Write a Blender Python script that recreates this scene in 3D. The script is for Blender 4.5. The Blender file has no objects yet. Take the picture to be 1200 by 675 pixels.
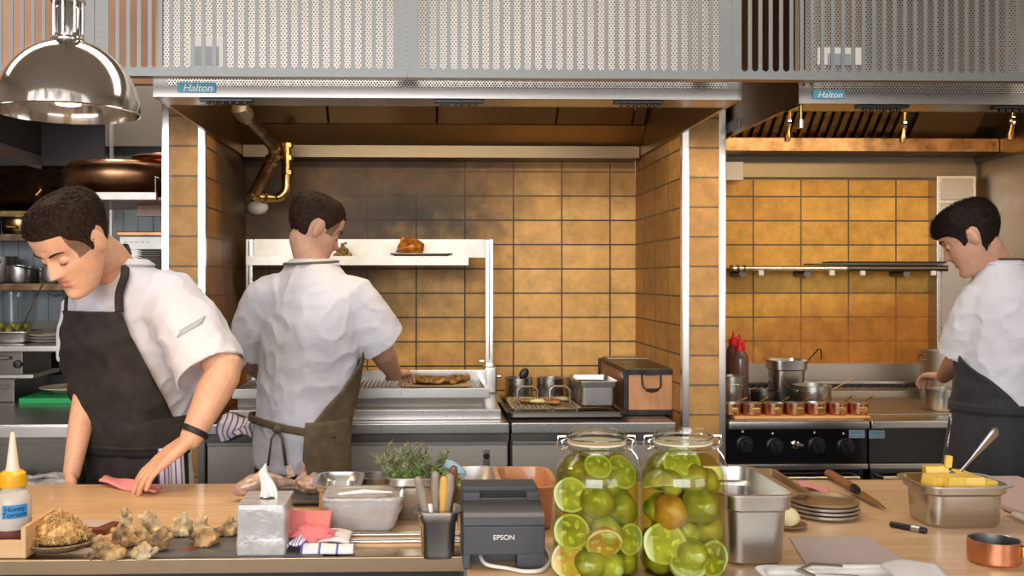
import bpy, bmesh, math, random
from math import sin, cos, pi, radians as R, sqrt
from mathutils import Vector as V, Matrix, Euler, noise

# ---------------------------------------------------------------- camera
SC = bpy.context.scene
COL = SC.collection
F = 1166.0; PPX, PPY = 534.0, 327.0; EYE = 1.47; YAW = R(1.7)
cd = bpy.data.cameras.new('camera'); cam = bpy.data.objects.new('camera', cd); COL.objects.link(cam)
cam.location = (0, 0, EYE); cam.rotation_euler = (pi/2, 0, -YAW)
cd.sensor_width = 36.0; cd.lens = F/1200*36.0
cd.shift_x = (600-PPX)/1200; cd.shift_y = -(337.5-PPY)/1200
cd.clip_start = 0.05
SC.camera = cam
SC.view_settings.view_transform = 'Standard'
SC.view_settings.look = 'None'
SC.view_settings.gamma = 1.0
SC.view_settings.use_curve_mapping = False
SC.view_settings.exposure = 0.0

# ---------------------------------------------------------------- world: daylight seen through the dining-room windows
def make_world():
    w = bpy.data.worlds.new('world'); SC.world = w; w.use_nodes = True
    nt = w.node_tree; N = nt.nodes; L = nt.links
    bg = N['Background']
    tc = N.new('ShaderNodeTexCoord'); sp = N.new('ShaderNodeSeparateXYZ')
    L.new(tc.outputs['Generated'], sp.inputs[0])
    rp = N.new('ShaderNodeValToRGB'); e = rp.color_ramp.elements
    mp = N.new('ShaderNodeMapRange'); mp.inputs[1].default_value = -1; mp.inputs[2].default_value = 1
    L.new(sp.outputs[2], mp.inputs[0]); L.new(mp.outputs[0], rp.inputs[0])
    e[0].position = 0.0; e[0].color = (.14, .10, .075, 1)
    e[1].position = 1.0; e[1].color = (.46, .40, .34, 1)
    for p, c in ((.44, (.24, .18, .14, 1)), (.52, (.80, .76, .72, 1)), (.62, (1.25, 1.22, 1.2, 1)), (.74, (.82, .75, .67, 1))):
        k = e.new(p); k.color = c
    nz = N.new('ShaderNodeTexNoise'); nz.inputs['Scale'].default_value = 5.0
    ml = N.new('ShaderNodeVectorMath'); ml.operation = 'MULTIPLY'; ml.inputs[1].default_value = (1.8, 1.8, .25)
    L.new(tc.outputs['Generated'], ml.inputs[0]); L.new(ml.outputs[0], nz.inputs['Vector'])
    m2 = N.new('ShaderNodeMapRange'); m2.inputs[1].default_value = .36; m2.inputs[2].default_value = .64
    m2.inputs[3].default_value = .35; m2.inputs[4].default_value = 1.65
    L.new(nz.outputs[0], m2.inputs[0])
    mx = N.new('ShaderNodeMix'); mx.data_type = 'RGBA'; mx.blend_type = 'MULTIPLY'; mx.inputs[0].default_value = 1
    L.new(rp.outputs[0], mx.inputs[6]); L.new(m2.outputs[0], mx.inputs[7])
    L.new(mx.outputs[2], bg.inputs['Color']); bg.inputs['Strength'].default_value = 1.0
make_world()

def area(name, loc, rot, sx, sy, watts, col):
    l = bpy.data.lights.new(name, 'AREA'); l.shape = 'RECTANGLE'; l.size = sx; l.size_y = sy
    l.energy = watts; l.color = col
    o = bpy.data.objects.new(name, l); o.location = loc; o.rotation_euler = rot; COL.objects.link(o)
    return o
area('window_daylight', (-1.8, -5.2, 2.3), (R(83), 0, R(-10)), 6.0, 2.6, 420, (.96, .97, 1.0))
area('window_daylight', (4.2, -3.6, 2.2), (R(82), 0, R(28)), 3.6, 2.2, 95, (.97, .98, 1.0))
area('overhead_fill', (-.4, 2.75, 2.95), (0, 0, 0), 4.6, .5, 40, (1.0, .91, .78))  # unseen area light below the ceiling, no panel built
area('overhead_fill', (-1.6, 4.72, 2.95), (R(35), 0, R(8)), 1.0, .3, 9, (1.0, .95, .88))  # unseen, added to brighten the back wall of the left kitchen
area('hood_warm_light', (.08, 3.62, 2.30), (R(38), 0, 0), 1.6, .12, 13, (1.0, .78, .50))  # unseen light, added to brighten the grill alcove tiles
area('hood_warm_light', (2.1, 3.62, 2.30), (R(38), 0, 0), 1.3, .12, 15, (1.0, .70, .36))

# ---------------------------------------------------------------- pixel rays -> places in the room
CT, ST = cos(YAW), sin(YAW)
def at(px, py, Y):
    dx = (px-PPX)/F; s = Y/(CT-dx*ST)
    return V((s*(ST+dx*CT), Y, EYE-s*(py-PPY)/F))
def on(px, py, h):
    dx = (px-PPX)/F; s = (EYE-h)*F/(py-PPY)
    return V((s*(ST+dx*CT), s*(CT-dx*ST), h))

# ---------------------------------------------------------------- materials
def mat(name, col, rough=.5, metal=0.0, var=None, bump=None, coat=0, trans=0, ior=1.45, emit=None, sss=0, sheen=0, stretch=None, col2=None, rvar=0):
    m = bpy.data.materials.new(name); m.use_nodes = True
    nt = m.node_tree; N = nt.nodes; L = nt.links; b = N['Principled BSDF']
    b.inputs['Base Color'].default_value = (*col, 1); b.inputs['Roughness'].default_value = rough
    b.inputs['Metallic'].default_value = metal; b.inputs['Coat Weight'].default_value = coat
    b.inputs['Transmission Weight'].default_value = trans; b.inputs['IOR'].default_value = ior
    if sss:
        b.inputs['Subsurface Weight'].default_value = sss; b.inputs['Subsurface Radius'].default_value = (.012, .005, .003)
        b.inputs['Subsurface Scale'].default_value = 1.0
    if sheen: b.inputs['Sheen Weight'].default_value = sheen
    if emit:
        b.inputs['Emission Color'].default_value = (*emit[:3], 1); b.inputs['Emission Strength'].default_value = emit[3]
    vec = None
    if var or bump or rvar:
        tc = N.new('ShaderNodeTexCoord'); vec = tc.outputs['Object']
        if stretch:
            mm = N.new('ShaderNodeVectorMath'); mm.operation = 'MULTIPLY'; mm.inputs[1].default_value = stretch
            L.new(vec, mm.inputs[0]); vec = mm.outputs[0]
    if var:
        nz = N.new('ShaderNodeTexNoise'); nz.inputs['Scale'].default_value = var[0]; nz.inputs['Detail'].default_value = 5
        L.new(vec, nz.inputs['Vector'])
        rp = N.new('ShaderNodeValToRGB'); L.new(nz.outputs[0], rp.inputs[0])
        c1 = tuple(max(0, c*(1-var[1])) for c in col); c2 = col2 or tuple(min(1, c*(1+var[1])) for c in col)
        rp.color_ramp.elements[0].position = .32; rp.color_ramp.elements[0].color = (*c1, 1)
        rp.color_ramp.elements[1].position = .68; rp.color_ramp.elements[1].color = (*c2, 1)
        L.new(rp.outputs[0], b.inputs['Base Color'])
    if rvar:
        n3 = N.new('ShaderNodeTexNoise'); n3.inputs['Scale'].default_value = 9; L.new(vec, n3.inputs['Vector'])
        mr = N.new('ShaderNodeMapRange'); mr.inputs[3].default_value = max(.02, rough-rvar); mr.inputs[4].default_value = rough+rvar
        L.new(n3.outputs[0], mr.inputs[0]); L.new(mr.outputs[0], b.inputs['Roughness'])
    if bump:
        n2 = N.new('ShaderNodeTexNoise'); n2.inputs['Scale'].default_value = bump[0]; n2.inputs['Detail'].default_value = 4
        L.new(vec, n2.inputs['Vector'])
        bp = N.new('ShaderNodeBump'); bp.inputs['Strength'].default_value = bump[1]; bp.inputs['Distance'].default_value = bump[2] if len(bump) > 2 else .002
        L.new(n2.outputs[0], bp.inputs['Height']); L.new(bp.outputs[0], b.inputs['Normal'])
    return m

def thin_glass(name, tint, rough=.02, edge=.55, face=.035):
    m = bpy.data.materials.new(name); m.use_nodes = True
    nt = m.node_tree; N = nt.nodes; L = nt.links; N.remove(N['Principled BSDF'])
    t = N.new('ShaderNodeBsdfTransparent'); t.inputs[0].default_value = (*tint, 1)
    g = N.new('ShaderNodeBsdfGlossy'); g.inputs['Roughness'].default_value = rough
    lw = N.new('ShaderNodeLayerWeight'); lw.inputs['Blend'].default_value = .5
    pw = N.new('ShaderNodeMath'); pw.operation = 'POWER'; pw.inputs[1].default_value = 4; L.new(lw.outputs['Facing'], pw.inputs[0])
    fr = N.new('ShaderNodeMath'); fr.operation = 'MULTIPLY_ADD'; fr.inputs[1].default_value = edge; fr.inputs[2].default_value = face; L.new(pw.outputs[0], fr.inputs[0])
    mx = N.new('ShaderNodeMixShader'); L.new(fr.outputs[0], mx.inputs[0]); L.new(t.outputs[0], mx.inputs[1]); L.new(g.outputs[0], mx.inputs[2])
    L.new(mx.outputs[0], N['Material Output'].inputs[0])
    return m

def tile_mat(name, axis, x0, c1, c2, mortar, stain_shade=None, warm=None):
    """stack-bonded 250 x 125 mm glazed clinker tiles; soot = (u, z, ru, rz, amount) smoke and other stains, and painted shade"""
    m = bpy.data.materials.new(name); m.use_nodes = True
    nt = m.node_tree; N = nt.nodes; L = nt.links; b = N['Principled BSDF']
    tc = N.new('ShaderNodeTexCoord'); sp = N.new('ShaderNodeSeparateXYZ'); L.new(tc.outputs['Object'], sp.inputs[0])
    def mth(op, a, bb=None, clamp=False):
        n = N.new('ShaderNodeMath'); n.operation = op; n.use_clamp = clamp
        for i, v in enumerate((a, bb)):
            if v is None: continue
            if isinstance(v, (int, float)): n.inputs[i].default_value = v
            else: L.new(v, n.inputs[i])
        return n.outputs[0]
    u = sp.outputs[0] if axis == 'x' else sp.outputs[1]
    cb = N.new('ShaderNodeCombineXYZ')
    L.new(mth('SUBTRACT', u, x0-10), cb.inputs[0]); L.new(mth('SUBTRACT', sp.outputs[2], .0225-10), cb.inputs[1])
    br = N.new('ShaderNodeTexBrick'); br.offset = 0; br.squash = 1; br.offset_frequency = 1
    L.new(cb.outputs[0], br.inputs['Vector'])
    br.inputs['Scale'].default_value = 1; br.inputs['Brick Width'].default_value = .25; br.inputs['Row Height'].default_value = .125
    br.inputs['Mortar Size'].default_value = .0042; br.inputs['Mortar Smooth'].default_value = .15; br.inputs['Bias'].default_value = 0
    br.inputs['Color1'].default_value = (*c1, 1); br.inputs['Color2'].default_value = (*c2, 1); br.inputs['Mortar'].default_value = (*mortar, 1)
    nz = N.new('ShaderNodeTexNoise'); nz.inputs['Scale'].default_value = 14; nz.inputs['Detail'].default_value = 8; nz.inputs['Roughness'].default_value = .65
    L.new(tc.outputs['Object'], nz.inputs['Vector'])
    mr = N.new('ShaderNodeMapRange'); mr.inputs[1].default_value = .3; mr.inputs[2].default_value = .7; mr.inputs[3].default_value = .68; mr.inputs[4].default_value = 1.22
    L.new(nz.outputs[0], mr.inputs[0])
    mx = N.new('ShaderNodeMix'); mx.data_type = 'RGBA'; mx.blend_type = 'MULTIPLY'; mx.inputs[0].default_value = .8
    L.new(br.outputs[0], mx.inputs[6]); L.new(mr.outputs[0], mx.inputs[7]); col = mx.outputs[2]
    n2 = N.new('ShaderNodeTexNoise'); n2.inputs['Scale'].default_value = 3.0; n2.inputs['Detail'].default_value = 6; n2.inputs['Roughness'].default_value = .6
    L.new(tc.outputs['Object'], n2.inputs['Vector'])
    for st in (stain_shade or []):
        (uc, zc, ru, rz, amt, sc) = st
        du = mth('DIVIDE', mth('SUBTRACT', u, uc), ru); dz = mth('DIVIDE', mth('SUBTRACT', sp.outputs[2], zc), rz)
        d = mth('SQRT', mth('ADD', mth('MULTIPLY', du, du), mth('MULTIPLY', dz, dz)))
        d = mth('ADD', d, mth('MULTIPLY', mth('SUBTRACT', n2.outputs[0], .5), 1.1))
        k = N.new('ShaderNodeMapRange'); k.interpolation_type = 'SMOOTHSTEP'
        k.inputs[1].default_value = 1.25; k.inputs[2].default_value = .55; k.inputs[3].default_value = 0; k.inputs[4].default_value = amt
        L.new(d, k.inputs[0])
        ms = N.new('ShaderNodeMix'); ms.data_type = 'RGBA'; L.new(k.outputs[0], ms.inputs[0]); L.new(col, ms.inputs[6])
        mm = N.new('ShaderNodeMix'); mm.data_type = 'RGBA'; mm.blend_type = 'MULTIPLY'; mm.inputs[0].default_value = 1
        mm.inputs[6].default_value = (*sc, 1); L.new(mr.outputs[0], mm.inputs[7]); L.new(mm.outputs[2], ms.inputs[7]); col = ms.outputs[2]
    L.new(col, b.inputs['Base Color'])
    b.inputs['Roughness'].default_value = .48; b.inputs['Specular IOR Level'].default_value = .3
    n4 = N.new('ShaderNodeTexNoise'); n4.inputs['Scale'].default_value = 60; n4.inputs['Detail'].default_value = 4; L.new(tc.outputs['Object'], n4.inputs['Vector'])
    hh = mth('ADD', mth('MULTIPLY', br.outputs['Fac'], -1.0), mth('MULTIPLY', n4.outputs[0], .25))
    bp = N.new('ShaderNodeBump'); bp.inputs['Strength'].default_value = .5; bp.inputs['Distance'].default_value = .003
    L.new(hh, bp.inputs['Height']); L.new(bp.outputs[0], b.inputs['Normal'])
    return m

def wood_mat(name, c1, c2, stretch=(1.2, 14, 14), rough=.45, scale=2.2, coat=0.1):
    m = bpy.data.materials.new(name); m.use_nodes = True
    nt = m.node_tree; N = nt.nodes; L = nt.links; b = N['Principled BSDF']
    tc = N.new('ShaderNodeTexCoord'); mm = N.new('ShaderNodeVectorMath'); mm.operation = 'MULTIPLY'; mm.inputs[1].default_value = stretch
    L.new(tc.outputs['Object'], mm.inputs[0])
    nz = N.new('ShaderNodeTexNoise'); nz.inputs['Scale'].default_value = scale; nz.inputs['Detail'].default_value = 8; nz.inputs['Roughness'].default_value = .6
    nz.inputs['Distortion'].default_value = .5
    L.new(mm.outputs[0], nz.inputs['Vector'])
    rp = N.new('ShaderNodeValToRGB'); L.new(nz.outputs[0], rp.inputs[0])
    rp.color_ramp.elements[0].position = .3; rp.color_ramp.elements[0].color = (*c1, 1)
    rp.color_ramp.elements[1].position = .7; rp.color_ramp.elements[1].color = (*c2, 1)
    L.new(rp.outputs[0], b.inputs['Base Color']); b.inputs['Roughness'].default_value = rough; b.inputs['Coat Weight'].default_value = coat
    bp = N.new('ShaderNodeBump'); bp.inputs['Strength'].default_value = .12; bp.inputs['Distance'].default_value = .001
    L.new(nz.outputs[0], bp.inputs['Height']); L.new(bp.outputs[0], b.inputs['Normal'])
    return m

def dots_mat(name, col, hole, pitch=.011, rad=.0026, metal=.3, rough=.35):
    """perforated sheet: staggered round holes"""
    m = bpy.data.materials.new(name); m.use_nodes = True
    nt = m.node_tree; N = nt.nodes; L = nt.links; b = N['Principled BSDF']
    tc = N.new('ShaderNodeTexCoord'); sp = N.new('ShaderNodeSeparateXYZ'); L.new(tc.outputs['Object'], sp.inputs[0])
    def mth(op, a, bb=None):
        n = N.new('ShaderNodeMath'); n.operation = op
        for i, v in enumerate((a, bb)):
            if v is None: continue
            if isinstance(v, (int, float)): n.inputs[i].default_value = v
            else: L.new(v, n.inputs[i])
        return n.outputs[0]
    def lattice(ou, ov):
        fx = mth('SUBTRACT', mth('FRACT', mth('ADD', mth('DIVIDE', sp.outputs[0], pitch), 100+ou)), .5)
        fz = mth('SUBTRACT', mth('FRACT', mth('ADD', mth('DIVIDE', sp.outputs[2], pitch*1.5), 100+ov)), .5)
        fz = mth('MULTIPLY', fz, 1.5)
        return mth('SQRT', mth('ADD', mth('MULTIPLY', fx, fx), mth('MULTIPLY', fz, fz)))
    d = mth('MINIMUM', lattice(0, 0), lattice(.5, .5))
    k = mth('LESS_THAN', d, rad/pitch)
    mx = N.new('ShaderNodeMix'); mx.data_type = 'RGBA'; L.new(k, mx.inputs[0]); mx.inputs[6].default_value = (*col, 1); mx.inputs[7].default_value = (*hole, 1)
    L.new(mx.outputs[2], b.inputs['Base Color']); b.inputs['Metallic'].default_value = metal; b.inputs['Roughness'].default_value = rough
    return m

def stripe_mat(name, base, stripe, pitch, axis, duty=.25, rough=.8):
    m = bpy.data.materials.new(name); m.use_nodes = True
    nt = m.node_tree; N = nt.nodes; L = nt.links; b = N['Principled BSDF']
    at_ = N.new('ShaderNodeAttribute'); at_.attribute_name = 'UVMap'; sp = N.new('ShaderNodeSeparateXYZ'); L.new(at_.outputs['Vector'], sp.inputs[0])
    n1 = N.new('ShaderNodeMath'); n1.operation = 'MULTIPLY'; n1.inputs[1].default_value = pitch; L.new(sp.outputs[axis], n1.inputs[0])
    n2 = N.new('ShaderNodeMath'); n2.operation = 'FRACT'; L.new(n1.outputs[0], n2.inputs[0])
    n3 = N.new('ShaderNodeMath'); n3.operation = 'LESS_THAN'; n3.inputs[1].default_value = duty; L.new(n2.outputs[0], n3.inputs[0])
    mx = N.new('ShaderNodeMix'); mx.data_type = 'RGBA'; L.new(n3.outputs[0], mx.inputs[0]); mx.inputs[6].default_value = (*base, 1); mx.inputs[7].default_value = (*stripe, 1)
    L.new(mx.outputs[2], b.inputs['Base Color']); b.inputs['Roughness'].default_value = rough
    return m

M = {}
BR = (3, 3, 60)
M['steel'] = mat('brushed_steel', (.54, .52, .49), .30, 1, stretch=(60, 4, 4), rvar=.07)
M['steel_v'] = mat('brushed_steel_upright', (.50, .485, .46), .26, 1, stretch=(4, 60, 60), rvar=.09)
M['steel_pan'] = mat('pan_steel', (.60, .58, .55), .30, 1, bump=(30, .012, .001), rvar=.08)
M['steel_soft'] = mat('satin_steel', (.50, .455, .40), .48, 1, stretch=(40, 3, 3), rvar=.08)
M['steel_warm'] = mat('hood_steel', (.33, .235, .145), .34, 1, stretch=(40, 3, 3), rvar=.06)
M['steel_dark'] = mat('dark_steel', (.17, .155, .135), .36, 1, bump=(14, .1), rvar=.1)
M['chrome'] = mat('chrome', (.80, .78, .76), .07, 1)
M['lamp_skin'] = mat('polished_lamp_metal', (.72, .66, .60), .10, 1, rvar=.04)
M['alu'] = mat('grey_slatted_sheet', (.205, .212, .208), .42, .5, var=(30, .06), stretch=(1, 1, 4))
M['perf'] = dots_mat('perforated_bright_sheet', (.83, .77, .71), (.10, .08, .06))
M['perf_steel'] = dots_mat('perforated_steel_sheet', (.50, .45, .38), (.03, .03, .025), metal=.8, rough=.3)
M['perf_strip'] = dots_mat('perforated_steel_lip', (.60, .56, .50), (.05, .045, .04), pitch=.010, rad=.0028, metal=.9, rough=.25)
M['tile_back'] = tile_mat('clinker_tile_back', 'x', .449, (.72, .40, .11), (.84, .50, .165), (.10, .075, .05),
    stain_shade=[(-.40, 2.05, .95, .66, .97, (.014, .011, .009)), (-.62, 1.5, .55, .6, .7, (.10, .055, .028)), (.45, 2.15, 1.5, .32, .55, (.22, .115, .045))])  # smoke stain, darker tone at left, hood shade painted across the top rows
M['tile_range'] = tile_mat('clinker_tile_range', 'x', 1.695, (.66, .34, .062), (.80, .45, .095), (.13, .10, .06),
    stain_shade=[(2.4, 1.05, .62, .36, .8, (.40, .145, .022)), (1.6, .95, .6, .25, .5, (.45, .19, .04))])
M['tile_side'] = tile_mat('clinker_tile_side', 'y', 4.16, (.43, .21, .058), (.55, .29, .085), (.09, .065, .045), stain_shade=[(4.75, 1.75, .42, .5, .55, (.16, .09, .045))])  # darker oval in the middle of the cheek tiles
M['tile_side_shaded'] = tile_mat('clinker_tile_side_shaded', 'y', 4.16, (.40, .19, .055), (.50, .25, .08), (.07, .05, .035),  # left cheek: interior shading painted into the tile colour
    stain_shade=[(5.0, 1.9, .75, .75, .9, (.08, .055, .04)), (4.6, 1.3, .9, .5, .5, (.16, .085, .04))])
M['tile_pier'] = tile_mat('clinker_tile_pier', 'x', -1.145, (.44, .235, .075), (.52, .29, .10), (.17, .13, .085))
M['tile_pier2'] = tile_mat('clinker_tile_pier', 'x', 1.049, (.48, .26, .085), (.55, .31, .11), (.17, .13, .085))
M['white_metal'] = mat('white_enamel', (.80, .77, .71), .35, .15, var=(12, .1))
M['trim'] = mat('bright_edge_trim', (.80, .78, .75), .22, .9)
M['fascia'] = mat('fascia_steel', (.36, .34, .315), .30, 1, stretch=(4, 60, 60), rvar=.08)
M['channel'] = mat('dull_channel_steel', (.20, .165, .12), .4, 1, stretch=(40, 3, 3), rvar=.06)
M['dark_panel'] = mat('dark_painted_panel', (.045, .040, .036), .5, .2, var=(4, .2))
M['brass'] = mat('antique_brass', (.40, .27, .12), .27, 1, var=(18, .35), rvar=.08)
M['brass_dark'] = mat('oxidised_brass', (.22, .14, .08), .32, 1, var=(18, .45), rvar=.08)
M['gold'] = mat('brass_badge', (.75, .52, .16), .3, 1)
M['copper'] = mat('copper', (.75, .34, .19), .25, 1, var=(20, .2), rvar=.08)
M['copper_dark'] = mat('browned_copper', (.36, .19, .095), .34, 1, var=(9, .4), rvar=.1)
M['black'] = mat('black_plastic', (.012, .012, .013), .35)
M['black_gloss'] = mat('black_enamel', (.008, .008, .009), .16, coat=.4)
M['iron'] = mat('cast_iron', (.035, .033, .033), .5, .5, var=(30, .4), bump=(60, .2))
M['grease'] = mat('greasy_grate', (.30, .23, .13), .35, .8, var=(40, .5), bump=(50, .3))
M['crumbs'] = mat('fried_bits', (.35, .17, .05), .6, var=(60, .6), bump=(70, .6, .004))
M['oak'] = wood_mat('oak_worktop', (.57, .34, .165), (.74, .50, .285))
M['pale_wood'] = wood_mat('pale_wood', (.62, .36, .15), (.74, .48, .24), rough=.5)
M['box_wood'] = wood_mat('charred_box_wood', (.50, .22, .09), (.68, .36, .18), stretch=(8, 8, 1.5), rough=.6)
M['dark_wood'] = wood_mat('dark_handle_wood', (.12, .035, .02), (.22, .075, .035), stretch=(10, 10, 10), rough=.4)
M['brown_wood'] = wood_mat('brown_handle_wood', (.22, .075, .03), (.36, .14, .06), stretch=(6, 6, 6), rough=.4)
M['grey_wood'] = mat('worn_grey_handle', (.33, .265, .20), .5, .2, var=(20, .15))
M['yellow_wood'] = mat('yellow_wood_handle', (.72, .40, .08), .45, var=(20, .1))
M['slate'] = mat('slate', (.115, .115, .118), .45, var=(12, .35), bump=(30, .35, .003))
M['jacket'] = mat('white_jacket_cotton', (.63, .615, .66), .85, bump=(16, .55, .012))
M['apron'] = mat('black_apron_cotton', (.026, .021, .0195), .8, var=(25, .25), bump=(300, .2))
M['apron_b'] = mat('ink_apron_cotton', (.020, .020, .022), .75, var=(25, .2), bump=(300, .2), sheen=.1)
M['apron_o'] = mat('olive_apron_cotton', (.125, .088, .048), .8, var=(25, .2), bump=(300, .2))
M['trouser'] = mat('dark_trousers', (.02, .02, .023), .85, bump=(200, .1))
M['skin'] = mat('skin', (.72, .40, .25), .48, var=(40, .08), bump=(220, .10), sss=.12)
M['skin_b'] = mat('tanned_skin', (.60, .33, .22), .5, var=(40, .08), bump=(220, .1), sss=.12)
M['lip'] = mat('lips', (.60, .24, .17), .42, sss=.1)
M['stubble'] = mat('short_cropped_hair', (.20, .115, .07), .7, var=(500, .35))
M['hair'] = mat('brown_hair', (.030, .015, .009), .55, var=(120, .5), bump=(180, .4, .002))
M['hair_b'] = mat('blackish_hair', (.016, .010, .007), .42, var=(120, .5), bump=(180, .4, .002))
for _k in ('hair', 'hair_b'): M[_k].node_tree.nodes['Principled BSDF'].inputs['Specular IOR Level'].default_value = .18; M[_k].node_tree.nodes['Principled BSDF'].inputs['Roughness'].default_value = .65
M['eye_white'] = mat('eye_white', (.75, .70, .65), .2)
M['jar_glass'] = thin_glass('jar_glass', (.96, .985, .95), .02)
M['brine'] = thin_glass('brine', (.88, .83, .40), .03, edge=.08, face=.0)
M['clear_plastic'] = thin_glass('clear_plastic', (.88, .90, .90), .08)
M['film'] = mat('cling_film', (.49, .455, .43), .16, .0, var=(30, .10), bump=(55, .9, .005), coat=.8)
M['orange_tub'] = mat('translucent_orange_tub', (.58, .255, .11), .30, var=(8, .2), coat=.4)
M['green_tomato'] = mat('green_tomato_skin', (.25, .31, .03), .25, var=(24, .4), coat=.3, col2=(.46, .47, .085))
M['lime_tomato'] = mat('lime_tomato_skin', (.37, .43, .07), .25, var=(24, .3), coat=.3, col2=(.55, .58, .16))
M['olive_tomato'] = mat('olive_tomato_skin', (.28, .29, .03), .28, var=(24, .4), coat=.3, col2=(.50, .42, .06))
M['orange_tomato'] = mat('blushing_tomato_skin', (.62, .24, .04), .28, var=(24, .35), coat=.3, col2=(.70, .40, .08))
M['tomato_flesh'] = mat('tomato_flesh', (.74, .78, .42), .35, var=(70, .25), coat=.2, col2=(.90, .90, .68))
M['tomato_seed'] = mat('tomato_seed_pulp', (.56, .64, .16), .3, var=(90, .4))
M['tomato_rim'] = mat('tomato_cut_rim', (.52, .62, .20), .3)
M['printer'] = mat('charcoal_printer_plastic', (.060, .064, .072), .48, bump=(400, .08))
M['printer_top'] = mat('smoky_printer_lid', (.045, .046, .05), .3, coat=.2)
M['white_print'] = mat('white_print', (.85, .85, .85), .5)
M['teal'] = mat('teal_badge', (.10, .36, .50), .3)
M['red_cap'] = mat('red_cap', (.62, .012, .02), .3)
M['yellow_cap'] = mat('yellow_cap', (.80, .42, .01), .35)
M['cream_tip'] = mat('cream_nozzle', (.78, .68, .52), .35)
M['bottle'] = mat('milky_bottle', (.72, .68, .60), .3, trans=.25, var=(6, .1))
M['dark_sauce'] = mat('dark_sauce_bottle', (.13, .07, .065), .25, coat=.4, var=(6, .2))
M['bottle_sauce'] = mat('sauce_in_bottle', (.16, .055, .05), .3)
M['blue_tape'] = mat('blue_tape', (.04, .27, .55), .6)
M['ink'] = mat('dark_ink', (.02, .03, .06), .6)
M['paper'] = mat('white_paper', (.80, .76, .74), .8)
M['pinkish_paper'] = mat('butcher_paper', (.52, .415, .385), .75, var=(6, .06))
M['tan_paper'] = mat('baking_paper', (.58, .46, .32), .7, var=(10, .15))
M['tissue'] = mat('tissue', (.90, .88, .84), .85, bump=(40, .2))
M['pink'] = mat('pink_mesh_cloth', (.85, .22, .21), .75, bump=(300, .8, .003))
M['pink_plain'] = mat('pink_wiping_cloth', (.86, .33, .33), .8, bump=(150, .3))
M['towel_white'] = mat('white_terry', (.78, .74, .72), .9, bump=(250, .5, .003))
M['towel_stripe'] = stripe_mat('purple_striped_towel', (.78, .74, .78), (.22, .13, .42), 6, 0, .3)
M['towel_navy'] = stripe_mat('blue_stripe_towel', (.80, .78, .80), (.16, .14, .42), 3.0, 0, .14)
M['towel_red'] = stripe_mat('red_check_towel', (.62, .60, .68), (.50, .12, .14), 9, 1, .25)
M['blue_cloth'] = mat('blue_wipe', (.34, .56, .72), .85, bump=(200, .3))
M['green_board'] = mat('green_cutting_board', (.015, .40, .11), .45)
M['pink_board'] = mat('pink_board', (.62, .42, .38), .5)
M['plate'] = mat('stoneware_plate', (.70, .60, .47), .35)
M['plate_grey'] = mat('grey_plate', (.50, .47, .42), .35)
M['tin_plate'] = mat('tin_plate', (.45, .40, .34), .3, .8, var=(12, .2))
M['bronze_plate'] = mat('brown_glazed_plate', (.30, .19, .10), .35, .4, var=(8, .25))
M['stoneware'] = mat('speckled_stoneware', (.20, .135, .075), .6, var=(160, .5), bump=(160, .3))
M['shred'] = mat('fried_shreds', (.66, .33, .07), .6, var=(70, .4), col2=(.85, .60, .28))
M['mush'] = mat('grilled_mushroom', (.48, .29, .12), .5, var=(30, .8), col2=(.74, .50, .25), bump=(80, .3, .002))
M['mush_char'] = mat('charred_mushroom', (.26, .13, .05), .5, var=(32, .9), col2=(.66, .41, .18), bump=(80, .4, .002))
M['mush_pale'] = mat('pale_mushroom', (.58, .40, .20), .5, var=(28, .5), col2=(.84, .66, .40), bump=(80, .3, .002))
M['fish'] = mat('fish_skin', (.36, .22, .16), .3, .1, var=(45, .45), col2=(.62, .42, .32), coat=.3)
M['fish_orange'] = mat('fish_head_orange', (.48, .25, .15), .3, var=(50, .4), coat=.3)
M['roast'] = mat('roast_glaze', (.48, .12, .015), .2, var=(38, .6), col2=(.70, .24, .03), coat=.6)
M['char_fish'] = mat('charred_flat_fish', (.40, .17, .035), .45, var=(62, .95), col2=(.66, .38, .11), bump=(80, .6))
M['dried_herb'] = mat('dried_bunch', (.30, .20, .06), .8, var=(40, .5))
M['herb'] = mat('rosemary', (.15, .20, .07), .6, var=(90, .4), col2=(.36, .40, .20))
M['herb_bright'] = mat('parsley', (.15, .26, .03), .6, var=(30, .4))
M['butter'] = mat('butter_yellow', (.86, .57, .10), .4, var=(14, .12), sss=.1)
M['butter_pale'] = mat('pale_butter', (.84, .74, .42), .45)
M['grapes'] = mat('pickled_green', (.42, .40, .03), .3, coat=.3, var=(20, .4))
M['grapes_y'] = mat('pickled_yellow', (.68, .50, .05), .3, coat=.3, var=(20, .3))
M['beadboard'] = mat('blue_grey_panelling', (.30, .335, .36), .6)
M['plaster'] = mat('plain_plaster', (.33, .285, .245), .85, var=(3, .06))
M['copper_wall'] = mat('copper_brown_panel', (.50, .27, .165), .55, .0, var=(2, .2))
M['ceiling'] = mat('ceiling_paint', (.55, .52, .48), .9)
M['floor'] = mat('floor_tile', (.16, .13, .11), .5, var=(3, .2))
M['label_grey'] = mat('grey_label', (.35, .38, .42), .5)
M['label_white'] = mat('white_label', (.80, .78, .74), .5)
M['blade'] = mat('knife_blade', (.42, .40, .37), .22, 1)
M['white_cable'] = mat('white_cable', (.78, .75, .70), .45)
M['bulb'] = mat('warm_bulb', (1, .75, .4), .3, emit=(1.0, .58, .22, 9))
M['leather'] = mat('black_leather', (.015, .014, .014), .5)

# ---------------------------------------------------------------- mesh helpers
def basis(d, up=None):
    d = V(d).normalized(); up = V(up) if up else (V((0, 0, 1)) if abs(d.z) < .95 else V((0, 1, 0)))
    x = up.cross(d)
    if x.length < 1e-6: x = V((1, 0, 0)).cross(d)
    x.normalize(); y = d.cross(x).normalized()
    return x, y, d

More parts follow.
